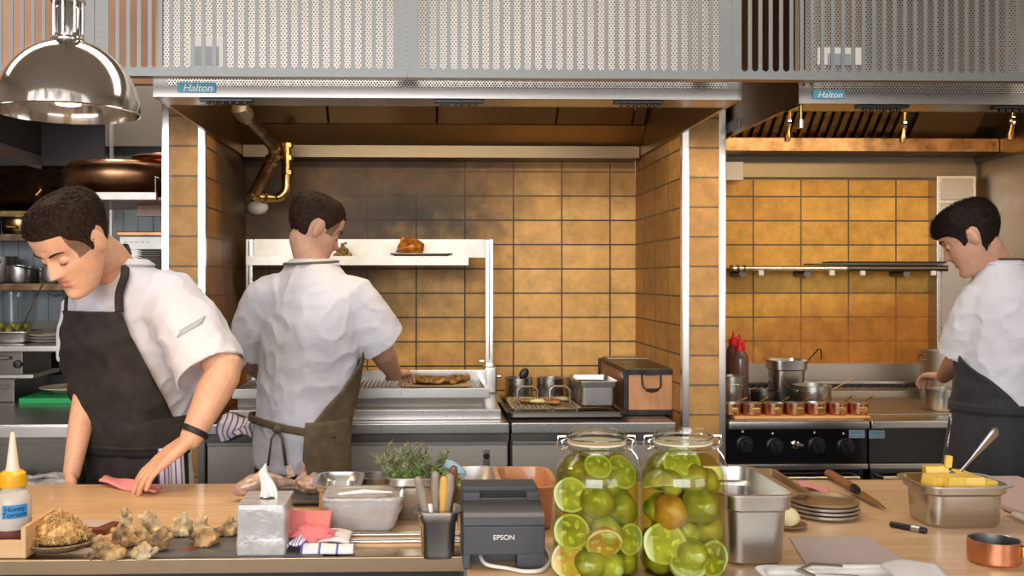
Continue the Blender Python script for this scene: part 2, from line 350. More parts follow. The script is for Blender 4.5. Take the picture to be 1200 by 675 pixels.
class MB:
    def __init__(s): s.bm = bmesh.new(); s.bev = False
    def faces(s, vs, fs):
        b = [s.bm.verts.new(v) for v in vs]
        for f in fs:
            try: s.bm.faces.new([b[i] for i in f])
            except ValueError: pass
        return b
    def box(s, c, size, bev=0, rot=None, seg=2):
        t = bmesh.new(); bmesh.ops.create_cube(t, size=1)
        bmesh.ops.scale(t, vec=size, verts=t.verts)
        if bev: s.bev = True; bmesh.ops.bevel(t, geom=list(t.edges), offset=min(bev, min(size)*.49), segments=seg, affect='EDGES', profile=.5)
        m = Matrix.Translation(c) @ (rot.to_matrix().to_4x4() if isinstance(rot, Euler) else (rot if rot else Matrix.Identity(4)))
        s.add(t, m); return s
    def box2(s, lo, hi, bev=0):
        lo, hi = V(lo), V(hi); return s.box((lo+hi)/2, tuple(abs(x) for x in (hi-lo)), bev)
    def add(s, t, m=None):
        t.verts.ensure_lookup_table(); t.verts.index_update()
        vs = [(m @ v.co) if m else v.co.copy() for v in t.verts]
        s.faces(vs, [[v.index for v in f.verts] for f in t.faces]); t.free()
    def loft(s, rings, cap0=True, cap1=True, closed=False):
        n = len(rings[0]); vs = [V(p) for r in rings for p in r]; fs = []
        k = len(rings); rng = range(k if closed else k-1)
        for i in rng:
            a, b = i*n, ((i+1) % k)*n
            for j in range(n):
                j2 = (j+1) % n; fs.append((a+j, a+j2, b+j2, b+j))
        if not closed:
            if cap0: fs.append(tuple(range(n-1, -1, -1)))
            if cap1: fs.append(tuple((k-1)*n+j for j in range(n)))
        s.faces(vs, fs); return s
    def tube(s, pts, r, seg=10, caps=True, closed=False, flat=1.0, up=None):
        pts = [V(p) for p in pts]; n = len(pts); rings = []; px = None
        for i, p in enumerate(pts):
            a = pts[(i-1) % n] if (i > 0 or closed) else p; b = pts[(i+1) % n] if (i < n-1 or closed) else p
            d = (b-a).normalized()
            if px is None: x, y, _ = basis(d, up)
            else:
                x = (px-d*px.dot(d)); x = x.normalized() if x.length > 1e-6 else basis(d)[0]; y = d.cross(x)
            px = x; rr = r[i] if isinstance(r, (list, tuple)) else r
            rings.append([p+x*cos(2*pi*j/seg)*rr+y*sin(2*pi*j/seg)*rr*flat for j in range(seg)])
        return s.loft(rings, caps, caps, closed)
    def limb(s, pts, rad, seg=16, flat=1.0, up=None, sub=4):
        """tapering limb with rounded ends through the joints"""
        pts = [V(p) for p in pts]; P = []; Q = []
        for i in range(len(pts)-1):
            for k in range(sub):
                t = k/sub; P.append(pts[i].lerp(pts[i+1], t)); Q.append(rad[i]*(1-t)+rad[i+1]*t)
        P.append(pts[-1]); Q.append(rad[-1])
        d0 = (P[0]-P[1]).normalized(); d1 = (P[-1]-P[-2]).normalized()
        pre = [(P[0]+d0*Q[0]*sin(a), Q[0]*cos(a)) for a in (R(85), R(60), R(30))]
        post = [(P[-1]+d1*Q[-1]*sin(a), Q[-1]*cos(a)) for a in (R(30), R(60), R(85))]
        PP = [p for p, _ in pre]+P+[p for p, _ in post]; QQ = [q for _, q in pre]+Q+[q for _, q in post]
        return s.tube(PP, QQ, seg, True, False, flat, up)
    def cyl(s, a, b, r0, r1=None, seg=20): return s.tube([a, b], [r0, r0 if r1 is None else r1], seg)
    def lathe(s, prof, c=(0, 0, 0), seg=28, M4=None, sx=1, sy=1):
        c = V(c); rings = []
        for r, z in prof:
            rings.append([V((r*sx*cos(2*pi*j/seg), r*sy*sin(2*pi*j/seg), z)) for j in range(seg)])
        rings = [[(M4 @ p if M4 else p)+c for p in q] for q in rings]
        return s.loft(rings, True, True)
    def prism(s, poly, h, M4=None):
        n = len(poly); a = [V((x, y, 0)) for x, y in poly]; b = [V((x, y, h)) for x, y in poly]
        if M4: a = [M4 @ p for p in a]; b = [M4 @ p for p in b]
        return s.loft([a, b])
    def ball(s, c, r, rot=None, seg=16, rg=10, nz=0, ns=8, seed=0):
        r = (r, r, r) if isinstance(r, (int, float)) else r
        rings = []; c = V(c)
        for i in range(rg+1):
            th = -pi/2+pi*i/rg; th = max(-pi/2+.04, min(pi/2-.04, th))
            rings.append([V((cos(th)*cos(2*pi*j/seg), cos(th)*sin(2*pi*j/seg), sin(th))) for j in range(seg)])
        if nz: rings = [[p*(1+nz*noise.noise(p*ns*.3+V((seed*7.1, seed*3.3, seed)))) for p in q] for q in rings]
        rings = [[V((p.x*r[0], p.y*r[1], p.z*r[2])) for p in q] for q in rings]
        if rot: rings = [[rot @ p for p in q] for q in rings]
        return s.loft([[p+c for p in q] for q in rings])
    def sheet(s, fn, nu, nv, th=.002, uv=True):
        """cloth or paper: fn(u, v) -> point; given thickness along its normals"""
        P = [[V(fn(i/nu, j/nv)) for j in range(nv+1)] for i in range(nu+1)]
        Nn = []
        for i in range(nu+1):
            row = []
            for j in range(nv+1):
                a = P[min(i+1, nu)][j]-P[max(i-1, 0)][j]; b = P[i][min(j+1, nv)]-P[i][max(j-1, 0)]
                c = a.cross(b); row.append(c.normalized() if c.length > 1e-12 else V((0, 0, 1)))
            Nn.append(row)
        W = nv+1; vs = []; uvs = []
        for sgn in (1, -1):
            for i in range(nu+1):
                for j in range(nv+1): vs.append(P[i][j]+Nn[i][j]*sgn*th/2); uvs.append((i/nu, j/nv))
        K = (nu+1)*W; fs = []
        for i in range(nu):
            for j in range(nv):
                q = (i*W+j, (i+1)*W+j, (i+1)*W+j+1, i*W+j+1); fs.append(q); fs.append(tuple(K+x for x in reversed(q)))
        for i in range(nu):
            for j in (0, nv):
                q = (i*W+j, (i+1)*W+j, K+(i+1)*W+j, K+i*W+j); fs.append(q if j else q[::-1])
        for j in range(nv):
            for i in (0, nu):
                q = (i*W+j, i*W+j+1, K+i*W+j+1, K+i*W+j); fs.append(q[::-1] if i else q)
        lay = s.bm.loops.layers.uv.get('UVMap') or s.bm.loops.layers.uv.new('UVMap')
        b = [s.bm.verts.new(v) for v in vs]; idx = {v: uvs[k] for k, v in enumerate(b)}
        for f in fs:
            try: fa = s.bm.faces.new([b[i] for i in f])
            except ValueError: continue
            for lp in fa.loops: lp[lay].uv = idx[lp.vert]
        return s
    def build(s, name, m, parent=None, ang=38, base=None, label=None, normals=True):
        if normals: bmesh.ops.recalc_face_normals(s.bm, faces=s.bm.faces)
        me = bpy.data.meshes.new(name); s.bm.to_mesh(me); s.bm.free()
        o = link(name, me, m, parent, ang, base, label)
        if s.bev and ang: w = o.modifiers.new('weighted_normals', 'WEIGHTED_NORMAL'); w.mode = 'FACE_AREA'; w.weight = 80; w.keep_sharp = True
        return o

def wloc(o):
    v = V((0, 0, 0))
    while o: v = v+o.location; o = o.parent
    return v
def link(name, me, m, parent=None, ang=38, base=None, label=None):
    o = bpy.data.objects.new(name, me); COL.objects.link(o)
    if m is not None: me.materials.append(M[m] if isinstance(m, str) else m)
    for p in me.polygons: p.use_smooth = True
    if hasattr(me, 'set_sharp_from_angle') and ang: me.set_sharp_from_angle(angle=R(ang))
    if parent: off = wloc(parent); o.parent = parent
    elif base is not None: off = V(base); o.location = off
    else:
        co = [v.co for v in me.vertices]
        off = V(((min(c.x for c in co)+max(c.x for c in co))/2, (min(c.y for c in co)+max(c.y for c in co))/2, min(c.z for c in co))); o.location = off
    me.transform(Matrix.Translation(-off))
    if label: o['label'] = label
    return o
def thing(name, label, cat, loc, group=None):
    o = bpy.data.objects.new(name, None); COL.objects.link(o); o.location = loc; o.empty_display_size = .05
    o['label'] = label; o['category'] = cat
    if group: o['group'] = group
    return o
def tag(o, label, cat, group=None):
    o['label'] = label; o['category'] = cat
    if group: o['group'] = group
    return o
def struct(o): o['kind'] = 'structure'; return o
def S(mb, name, m, ang=38): return struct(mb.build(name, m, None, ang, base=(0, 0, 0)))
def copy_tree(o, parent=None):
    c = o.copy(); COL.objects.link(c); c.parent = parent
    for ch in list(o.children): copy_tree(ch, c)
    return c
def rrect(w, d, r, n=5):
    pts = []; r = min(r, w*.49, d*.49)
    for cx, cy, a0 in ((w/2-r, d/2-r, 0), (-w/2+r, d/2-r, 90), (-w/2+r, -d/2+r, 180), (w/2-r, -d/2+r, 270)):
        for k in range(n+1):
            a = R(a0+90*k/n); pts.append((cx+r*cos(a), cy+r*sin(a)))
    return pts
def pan_mesh(mb, c, w, d, h, rim=.011, taper=.86, r=.028, rot=0, step=True, wall=.0016):
    """pressed steel gastronorm pan with a flange, a stacking step and tapered sides"""
    c = V(c); rm = Matrix.Rotation(rot, 4, 'Z')
    def ring(sw, sd, z, rr): return [rm @ V((x, y, z))+c for x, y in rrect(sw, sd, rr)]
    t = taper; st = .93 if step else .985; hs = h*.74
    q = [ring(w*t*.93, d*t*.93, 0, r), ring(w*t, d*t, .007, r), ring(w*st*(.5+.5*t/.93) if False else w*st*.97, d*st*.97, hs, r)]
    if step: q += [ring(w*.985, d*.985, hs+.006, r)]
    q += [ring(w, d, h-.004, r), ring(w+2*rim, d+2*rim, h-.003, r+rim), ring(w+2*rim, d+2*rim, h, r+rim), ring(w-wall, d-wall, h, r)]
    if step: q += [ring(w*.985-2*wall, d*.985-2*wall, hs+.008, r)]
    q += [ring(w*st*.97-2*wall, d*st*.97-2*wall, hs, r), ring(w*t-2*wall, d*t-2*wall, .009, r), ring(w*t*.93, d*t*.93, .003, r)]
    mb.loft(q); return mb
def pot_prof(r, h, wall=.002, lip=.004, round_=.01):
    return [(.001, 0), (r-round_, 0), (r-round_*.3, round_*.3), (r, round_), (r, h-.004), (r+lip, h-.002), (r+lip, h), (r-wall, h), (r-wall, round_), (r-round_, .004), (.001, .004)]
def text(s, size, m, parent, origin, xdir, zdir, name='lettering', depth=.0006, shear=0, align='CENTER'):
    cu = bpy.data.curves.new(name, 'FONT'); cu.body = s; cu.size = size; cu.extrude = depth; cu.shear = shear
    cu.align_x = align; cu.align_y = 'CENTER'
    t = bpy.data.objects.new(name, cu); COL.objects.link(t)
    dg = bpy.context.evaluated_depsgraph_get(); dg.update()
    me = bpy.data.meshes.new_from_object(t.evaluated_get(dg)); bpy.data.objects.remove(t); bpy.data.curves.remove(cu)
    x = V(xdir).normalized(); z = V(zdir).normalized(); n = x.cross(z)
    m4 = Matrix((x, z, n)).transposed().to_4x4(); m4.translation = V(origin); me.transform(m4)
    me.materials.clear()
    return link(name, me, m, parent, 0)
def remesh(mb, vox, smooth=2, name='tmp'):
    bmesh.ops.recalc_face_normals(mb.bm, faces=mb.bm.faces)
    me = bpy.data.meshes.new(name); mb.bm.to_mesh(me); mb.bm.free()
    o = bpy.data.objects.new(name, me); COL.objects.link(o)
    md = o.modifiers.new('r', 'REMESH'); md.mode = 'VOXEL'; md.voxel_size = vox; md.use_smooth_shade = True
    if smooth:
        sm = o.modifiers.new('s', 'SMOOTH'); sm.factor = .5; sm.iterations = smooth
    dg = bpy.context.evaluated_depsgraph_get(); dg.update()
    m2 = bpy.data.meshes.new_from_object(o.evaluated_get(dg))
    bpy.data.objects.remove(o); bpy.data.meshes.remove(me); return m2
def arc(c, r, a0, a1, n, ax, ay): return [V(c)+V(ax)*r*cos(a0+(a1-a0)*k/n)+V(ay)*r*sin(a0+(a1-a0)*k/n) for k in range(n+1)]

# ================================================================ THE SETTING
YF, YB = 4.16, 5.11
XL, XR, XPL, XPR = -.92, 1.08, -1.094, 1.262
XS = 2.86
S(MB().box2((-3.3, -2.5, -.1), (3.2, 5.7, 0)), 'floor', 'floor')
S(MB().box2((-3.3, -.6, 3.1), (3.2, 5.7, 3.2)), 'ceiling', 'ceiling')
S(MB().box2((XL, YB, 0), (XR, YB+.12, 2.9)), 'wall_back', 'tile_back')
S(MB().box2((XR, YB, 0), (XS, YB+.12, 1.985)), 'wall_range_back', 'tile_range')
S(MB().box2((XPL+.004, YF, 0), (XL-.001, YF+.004, 3.0)), 'wall_left_pier_face', 'tile_pier')
S(MB().box2((XPL+.004, YF+.004, 0), (XL-.0005, YB+.1, 3.0)), 'wall_left', 'tile_side_shaded')
S(MB().box2((XR+.001, YF, 0), (XPR-.004, YF+.004, 3.0)), 'wall_right_pier_face', 'tile_pier2')
S(MB().box2((XR+.0005, YF+.004, 0), (XPR-.004, YB, 3.0)), 'wall_right', 'tile_side')
k = 0
for x0, x1 in ((XPL, XPL+.028), (XL-.026, XL+.003), (XR-.003, XR+.026), (XPR-.028, XPR)):
    k += 1
    mb = MB(); mb.box2((x0, YF-.004, .0), (x1, YF-.0004, 2.35 if k in (1, 4) else 2.10), .001)
    xs = x0 if k in (1, 3) else x1-.003
    mb.box2((xs, YF-.004, .0), (xs+.003, YF+.028, 2.35 if k in (1, 4) else 2.10))
    S(mb, f'trim_{k}', 'trim')
S(MB().box2((XS, 2.0, 0), (XS+.1, YB+.12, 3.1)), 'wall_range_side', 'steel_soft')
S(MB().box2((-3.3, -.6, 0), (-3.2, 5.7, 3.1)), 'wall_far_left', 'plaster')
S(MB().box2((XS, -.6, 0), (XS+.1, 2.0, 3.1)), 'wall_far_right', 'plaster')
mb = MB(); mb.box2((-3.2, 5.5, 0), (XPL+.01, 5.6, 3.1))
x = -3.19
while x < XPL-.02: mb.box2((x, 5.492, .9), (x+.075, 5.5, 2.6), .003); x += .081
S(mb, 'wall_left_kitchen', 'beadboard')
S(MB().box2((-3.2, 5.470, .95), (-1.12, 5.491, 1.24)), 'trim_5', 'steel_dark')
# steel cladding above the range tiles and the upright column at its side
mb = MB(); mb.box2((XR+.19, YB-.012, 1.985), (XS, YB, 2.6)); S(mb, 'trim_6', 'channel')
S(MB().box2((at(118, 150, 5.45).x, 5.44, 2.19), (XPL+.01, 5.47, 3.1)), 'wall_left_upper', 'plaster')
c0, c1 = at(1098, 300, 5.02).x, at(1143, 300, 5.02).x
t = thing('steel_service_column', 'tall upright stainless column in the corner behind the chef at the range', 'column', (c0, 5.06, 0))
mb = MB(); mb.box2((c0, 5.02, 0), (c1+.005, YB-.001, 2.0), .003); mb.build('casing', 'steel_v', t)
mb = MB(); mb.box2((c0+.022, 5.010, .5), (c1-.016, 5.02, 1.86), .002); mb.build('access_panel', 'steel_soft', t)
mb = MB()
for z in (.55, 1.835):
    for x in (c0+.03, c1-.024): mb.cyl((x, 5.006, z), (x, 5.011, z), .004)
mb.build('screw_heads', 'chrome', t)
mb = MB(); mb.box2((c0+.022, 5.010, 1.875), (c1-.016, 5.02, 1.985), .002); mb.build('top_panel', 'steel_soft', t)

# copper-brown wall strip that shows between the slats at the upper left
S(MB().box2((-3.2, 3.60, 2.17), (XL-.012, 3.64, 3.1)), 'wall_upper_left', 'copper_wall')

# ================================================================ SLATTED SCREENS
def screen(px0, px1, label, first=None):
    Y = 3.2; x0, x1 = at(px0, 50, Y).x, at(px1, 50, Y).x
    zb, zs, zt = at(600, 91.5, Y).z, at(600, 78, Y).z, 2.62
    t = thing('slatted_screen', label, 'screen', ((x0+x1)/2, Y, zb), 'slatted grey screens hung above the pass')
    sw, st = .0218, .0122; pitch = sw+st; marg = .030
    n = int((x1-x0-2*marg+st)/pitch); m0 = (x1-x0-(n*pitch-st))/2
    mb = MB(); th = .045
    # bottom rail with scalloped upper edge
    poly = [(x0+.001, zb), (x1-.001, zb), (x1-.001, zs)]
    for k in range(n-1, -1, -1):
        cx = x0+m0+k*pitch+sw/2
        for q in range(0, 9): a = -pi*q/8; poly.append((cx+sw/2*cos(a), zs+sw/2*sin(a)))
    poly.append((x0+.001, zs))
    m4 = Matrix(((1, 0, 0, 0), (0, 0, -1, Y+.004), (0, 1, 0, 0), (0, 0, 0, 1)))
    mb.prism(poly, .004, m4)
    mb.build('bottom_rail', 'alu', t)
    mb = MB(); mb.box2((x0+.001, Y+.004, zb), (x1-.001, Y+th, zb+.003)); mb.build('return_flange', 'steel_warm', t)
    for k in range(n-1):
        a = x0+m0+k*pitch+sw
        MB().box2((a, Y, zs), (a+st, Y+.004, zt)).build('slat', 'alu', t)
    for a, b in ((x0+.001, x0+m0), (x1-m0, x1-.001)):
        MB().box2((a, Y, zs), (b, Y+.004, zt)).build('stile', 'alu', t)
    MB().box2((x0, Y, zt), (x1, Y+th, zt+.03)).build('top_rail', 'alu', t)
    return t
screen(-60, 111, 'slatted grey metal screen behind the hanging chrome lamp')
screen(111, 477, 'slatted grey metal screen over the half of the grill hood with the pipe')
screen(477, 857, 'slatted grey metal screen over the half of the grill hood next to the range')
screen(857, 1262, 'slatted grey metal screen over the range hood beside the young chef')

# ================================================================ HOODS
def hood(name, label, x0, x1, yf, yb, zb, ztop, closed_left, perf, badge_px, bright, lamp_px):
    t = thing(name, label, 'extractor hood', ((x0+x1)/2, (yf+yb)/2, zb))
    fh = .062
    mb = MB(); mb.box2((x0, yf, zb), (x1, yf+.02, zb+fh), .002); mb.box2((x0, yf+.02, zb), (x1, yf+.15, zb+.006)); mb.build('fascia', 'fascia', t)
    mb = MB(); mb.box2((x0+.05, yf-.003, zb+fh*.60), (x1-.05, yf-.0005, zb+fh+.02)); mb.build('perforated_lip', 'perf_strip', t)
    mb = MB()
    n = int((x1-x0)/.045)
    for k in range(n): mb.box2((x0+.03+k*.045, yf+.142, zb-.001), (x0+.055+k*.045, yf+.152, zb+.004))
    mb.build('capture_jets', 'steel_dark', t)
    MB().box2((x0+.03, yf+.02, zb+fh), (x1-.02, yf+.035, ztop)).build('perforated_front', perf, t)
    for xx in ((x0, x0+.014), (x1-.014, x1)):
        mb = MB(); mb.box2((xx[0], yf+.0, zb), (xx[1], yb, zb+.10)); mb.box2((xx[0], yf+.035, zb+.1), (xx[1], yb, ztop)); mb.build('side_panel', 'steel_warm', t)
    MB().box2((x0, yf+.03, ztop), (x1, yb, ztop+.02)).build('roof_panel', 'steel_soft', t)
    return t, fh
zb = 2.083
t, fh = hood('grill_hood', 'wide stainless extractor hood over the tiled grill alcove', XL, XR, 3.38, 4.98, zb, 2.75, True, 'perf', 208, True, None)
# rear: channel and filter bank that slopes up and forward
MB().box2((XL+.016, 4.93, zb-.012), (XR-.016, 5.10, zb+.055), .003).build('grease_channel', 'channel', t)
def slope(mb, x0, x1, y0, z0, y1, z1, th=.012):
    d = V((0, y1-y0, z1-z0)).normalized(); n = V((0, -d.z, d.y))*th
    mb.loft([[V((x, y0, z0)), V((x, y1, z1)), V((x, y1, z1))+n, V((x, y0, z0))+n] for x in (x0, x1)])
seams = [XL+.02, at(512, 140, 4.8).x-.52, at(512, 140, 4.8).x, at(518, 140, 4.8).x+.55, at(740, 140, 4.8).x, XR-.02]
MB_ = MB(); slope(MB_, XL+.016, XR-.016, 4.95, zb+.05, 4.80, zb+.14); MB_.build('filter_sill', 'steel_warm', t)
for a, b in zip(seams[:-1], seams[1:]):
    mb = MB(); slope(mb, a+.006, b-.006, 4.80, zb+.145, 4.35, zb+.52); mb.build('filter_panel', 'steel_warm', t)
for px in (262, 538, 752):
    p = at(px, 118, 3.36)
    mb = MB(); w = .085 if px != 262 else .09
    mb.box2((p.x-w, 3.395, zb-.010), (p.x+w, 3.43, zb+.001), .002)
    for k in range(6): mb.box((p.x-w*.7+k*w*.28, 3.413, zb-.013), (w*.14, .02, .010), .003)
    mb.build('air_nozzle', 'black', t)
bp = at(230, 102, 3.37)
b = MB().box2((bp.x-.064, 3.374, bp.z-.017), (bp.x+.064, 3.3795, bp.z+.017), .003).build('brand_badge', 'teal', t)
text('Halton', .036, 'white_print', b, (bp.x+.003, 3.3735, bp.z-.003), (1, 0, 0), (0, 0, 1), shear=.25)
p = at(243, 60, 3.40)
lb = MB().box2((p.x-.065, 3.396, p.z-.055), (p.x+.065, 3.3998, p.z+.05), .002).build('maker_plate', 'label_white', t)
MB().box2((p.x-.04, 3.394, p.z-.05), (p.x+.04, 3.3959, p.z+.015)).build('printed_field', 'label_grey', lb)

t, fh = hood('range_hood', 'stainless extractor hood over the black range beside the young chef', 1.279, XS-.004, 3.38, 5.06, 2.072, 2.75, True, 'perf_steel', 955, False, None)
zb2 = 2.072
MB().box2((1.30, 4.85, zb2+.028), (XS-.02, 5.06, zb2+.095), .003).build('grease_channel', 'brass_dark', t)
MB().box2((1.30, 5.07, zb2-.08), (XS-.02, 5.097, zb2+.10), .003).build('rear_panel', 'channel', t)
n = 22; xa, xb = 1.33, 2.36
MB_ = MB(); slope(MB_, 1.30, XS-.02, 4.93, zb2+.10, 4.44, zb2+.56, .01); MB_.build('filter_backing', 'steel_dark', t)
for k in range(n):
    xx = xa+(xb-xa)*k/n
    mb = MB(); slope(mb, xx, xx+(xb-xa)/n*.6, 4.91, zb2+.09, 4.42, zb2+.55, .012); mb.build('baffle', 'brass', t)
mb = MB(); slope(mb, 2.40, 2.72, 4.91, zb2+.09, 4.42, zb2+.55, .012); mb.build('blank_panel', 'steel_warm', t)
for px in (1035, 1195):
    p = at(px, 124, 3.4)
    mb = MB(); mb.box2((p.x-.09, 3.395, zb2-.010), (p.x+.09, 3.43, zb2+.001), .002)
    for k in range(6): mb.box((p.x-.06+k*.024, 3.413, zb2-.014), (.013, .02, .012), .003)
    mb.build('air_nozzle', 'black', t)
bp = at(972, 110.5, 3.37)
b = MB().box2((bp.x-.055, 3.374, bp.z-.0145), (bp.x+.055, 3.3795, bp.z+.0145), .003).build('brand_badge', 'teal', t)
text('Halton', .031, 'white_print', b, (bp.x+.003, 3.3735, bp.z-.002), (1, 0, 0), (0, 0, 1), shear=.25)
p = at(986, 66, 3.40)
mb = MB(); mb.box2((p.x-.085, 3.396, p.z-.03), (p.x+.075, 3.3998, p.z+.03), .002); lb = mb.build('maker_plate', 'label_white', t)
MB().box2((p.x-.05, 3.394, p.z-.032), (p.x+.03, 3.3959, p.z+.008)).build('printed_field', 'label_grey', lb)
p = at(868, 140, 3.9)
MB().box2((1.2735, 4.02, p.z-.012), (1.279, 4.19, p.z+.028)).build('rating_plate', 'label_grey', t)
# fire-suppression nozzles hanging in the range hood
for px, py, Y, lean, lab in ((921, 160, 3.9, -.10, 'brass fire nozzle hanging in the range hood, nearest the tiled pier'),
                             (1056, 162, 3.9, -.10, 'brass fire nozzle hanging mid way along the range hood'),
                             (1183, 158, 3.7, -.14, 'brass fire nozzle hanging in the range hood above the young chef')):
    p = at(px, py, Y); tp = V((p.x+.02, Y, 2.60))
    t = thing('suppression_nozzle', lab, 'nozzle', p, 'fire nozzles in the range hood')
    a = p+V((.012, 0, .055))
    MB().tube([tp, a+V((.004, 0, .05)), a], .006, 10).build('drop_pipe', 'brass', t)
    MB().lathe([(.001, 0), (.010, 0), (.012, .008), (.012, .022), (.008, .028), (.001, .03)], a-V((0, 0, .015)), 6).build('coupling', 'chrome', t)
    d = V((lean, 0, -1)).normalized()
    MB().tube([a-V((0, 0, .012)), a+d*.04, a+d*.05, a+d*.075], [.007, .008, .012, .010], 12).build('spray_tip', 'brass_dark', t)
p = at(938.5, 150, 3.40)
t = thing('fusible_link_sensor', 'small bright metal sensor cylinder hanging under the corner of the range hood', 'sensor', p)
MB().cyl(p, p+V((0, 0, .028)), .011, seg=16).build('sensor_body', 'chrome', t)
MB().cyl(p+V((0, 0, .028)), V((p.x, p.y, zb2+.002)), .006, seg=12).build('stem', 'brass', t)
# white socket box on the range wall
p = at(862, 195, 5.05)
tag(MB().box2((at(853, 195, 5.0).x, 5.03, at(0, 209, 5.05).z), (at(870, 195, 5.05).x, 5.0695, at(0, 187, 5.05).z), .004).build('junction_box', 'label_white'), 'small off-white junction box high on the tiles by the pier', 'box')

# ---------------------------------------------------------------- brass flue pipe in the grill hood
def pipe():
    a = at(281, 128, 4.15); b = at(325, 176, 4.62); c = at(296, 231, 4.72); d = at(330, 232, 4.78); e = at(333, 176, 4.80)
    t = thing('copper_gas_pipe', 'bent brass and copper pipe rising into the hood at its dark corner', 'pipe', V((c.x, c.y, c.z)))
    MB().tube([a+V((0, .1, .25)), a+V((0, .02, .05)), a, a.lerp(b, .12)], [.036, .036, .038, .038], 20).build('elbow', 'steel_soft', t)
    MB().tube([a.lerp(b, .08), b], .028, 20).build('upper_run', 'brass_dark', t)
    for q in (.14, .93): u = (b-a).normalized(); k = a.lerp(b, q); MB().cyl(k-u*.012, k+u*.012, .036, seg=8).build('collar', 'brass', t)
    MB().tube([b-V((0, 0, .005)), b.lerp(c, .5), c], .030, 20).build('drop_run', 'brass_dark', t)
    u = (c-b).normalized()
    for q in (.06, .22, .95): k = b.lerp(c, q); MB().cyl(k-u*.010, k+u*.010, .036, seg=16).build('collar', 'brass', t)
    pts = [c, c.lerp(d, .4), c.lerp(d, .7)]
    ctr = V((d.x-.0, d.y, d.z+.055)); 
    pts += [V((d.x-.03+.055*sin(q), d.y, d.z+.055-.055*cos(q))) for q in [R(15*i) for i in range(7)]]
    pts += [V((d.x+.025, d.y, d.z+.09)), V((d.x+.025, d.y, e.z+.03))]
    MB().tube(pts, .024, 16).build('return_bend', 'brass', t)
    for z in (d.z+.11, e.z-.05, e.z+.01): MB().cyl((d.x+.026, d.y, z), (d.x+.026, d.y, z+.02), .031, seg=8).build('collar', 'brass', t)
    MB().cyl(c.lerp(d, .36), c.lerp(d, .46), .029, seg=8).build('collar', 'brass', t)
    p = at(301, 243, YB-.01); MB().ball((p.x, YB-.005, p.z), (.06, .012, .045)).build('wall_rose', 'steel_soft', t)
pipe()

# ================================================================ GRILL ALCOVE
# hanging shelf frame
Ya = 4.86
t = thing('grill_gantry', 'tall steel frame carrying a white shelf behind the chef in motion', 'rack', (at(573, 440, Ya).x, Ya, .89))
xl0, xl1 = at(289, 300, Ya).x, at(297, 300, Ya).x
xr0, xr1 = at(568.5, 300, Ya).x, at(577.5, 300, Ya).x
for a, b, z0, z1 in ((xl0, xl1, .92, at(0, 280, Ya).z), (xr0, xr1, .98, at(600, 281, Ya).z)):
    mb = MB(); mb.box2((a, Ya-.03, z0), (b, Ya+.03, z1), .003); mb.build('upright', 'trim', t)
    mb = MB(); mb.box2(((a+b)/2-.003, Ya-.033, z0+.1), ((a+b)/2+.003, Ya-.0295, z1-.01)); mb.build('slot', 'steel_dark', t)
zt, zm, zl = at(500, 282.5, Ya).z, at(500, 302, Ya).z, at(500, 311, Ya-.2).z
MB().box2((xl1, Ya+.02, zm), (xr0, Ya+.028, zt+.01), .002).build('shelf_back', 'white_metal', t)
MB().box2((xl1, Ya-.20, zm-.012), (at(549, 300, Ya-.2).x, Ya+.02, zm), .002).build('shelf_tray', 'white_metal', t)
MB().box2((xl1, Ya-.204, zl), (at(549, 300, Ya-.2).x, Ya-.20, zm+.003), .001).build('shelf_lip', 'white_metal', t)
text('7UNOO', .05, 'white_metal', t, (at(440, 293, Ya).x, Ya+.0195, at(440, 293, Ya).z), (1, 0, 0), (0, 0, 1), name='embossed_lettering', depth=.0004)
mb = MB(); f = at(573, 440, Ya-.10)
mb.box2((xr0-.012, Ya-.11, at(0, 463, Ya-.1).z), (xr1+.012, Ya+.03, at(0, 431, Ya-.1).z), .012)
mb.build('foot_bracket', 'steel', t)
mb = MB(); mb.loft([[V((xr0-.006, y, z)), V((xr1+.02, y, z)), V((xr1+.02, y+.1, z)), V((xr0-.006, y+.1, z))] for y, z in ((Ya-.12, at(0, 463, Ya-.1).z), (Ya-.30, .905))])
mb.build('foot_brace', 'steel', t)
mb = MB()
for px, py in ((562, 423), (566, 436), (587, 441), (563, 452)): p = at(px, py, Ya-.09); mb.cyl(p, p+V((.02 if px < 570 else -.02, 0, 0)), .009, seg=10)
mb.build('bolts', 'chrome', t)
# the roast joint, its tray, and the dried bunch on the shelf
sz = zm+.001
p0, p1 = at(457, 302, Ya-.12), at(531, 302, Ya-.12)
tr = MB(); pan_mesh(tr, ((p0.x+p1.x)/2, Ya-.09, sz), p1.x-p0.x-.02, .17, .016, rim=.008, taper=.93, r=.02, step=False)
tag(tr.build('baking_tray', 'steel_dark'), 'flat dark tray under the glazed roast on the white shelf', 'tray')
p = at(479.5, 301, Ya-.12)
mb = MB(); mb.ball((p.x+.006, Ya-.09, sz+.045), (.066, .06, .046), nz=.25, ns=6, seed=3); mb.ball((p.x-.018, Ya-.09, sz+.04), (.042, .05, .036), nz=.2, ns=6, seed=5)
mb.ball((p.x-.03, Ya-.10, sz+.085), (.014, .014, .016), seg=10)
t = link('roast_joint', remesh(mb, .006, 3), 'roast'); tag(t, 'glossy orange-brown roast joint on a dark tray on the white shelf', 'roast meat')
MB().loft([[V((p.x-.065, Ya-.11, sz+.022)), V((p.x-.040, Ya-.13, sz+.020)), V((p.x-.018, Ya-.12, sz+.098)), V((p.x-.030, Ya-.10, sz+.100))],
           [V((p.x-.055, Ya-.05, sz+.022)), V((p.x-.035, Ya-.05, sz+.020)), V((p.x-.015, Ya-.06, sz+.098)), V((p.x-.026, Ya-.06, sz+.100))]]).build('cut_face', 'char_fish', t, label='paler cut face of the roast')
p = at(400, 302, Ya-.12); random.seed(4)
mb = MB()
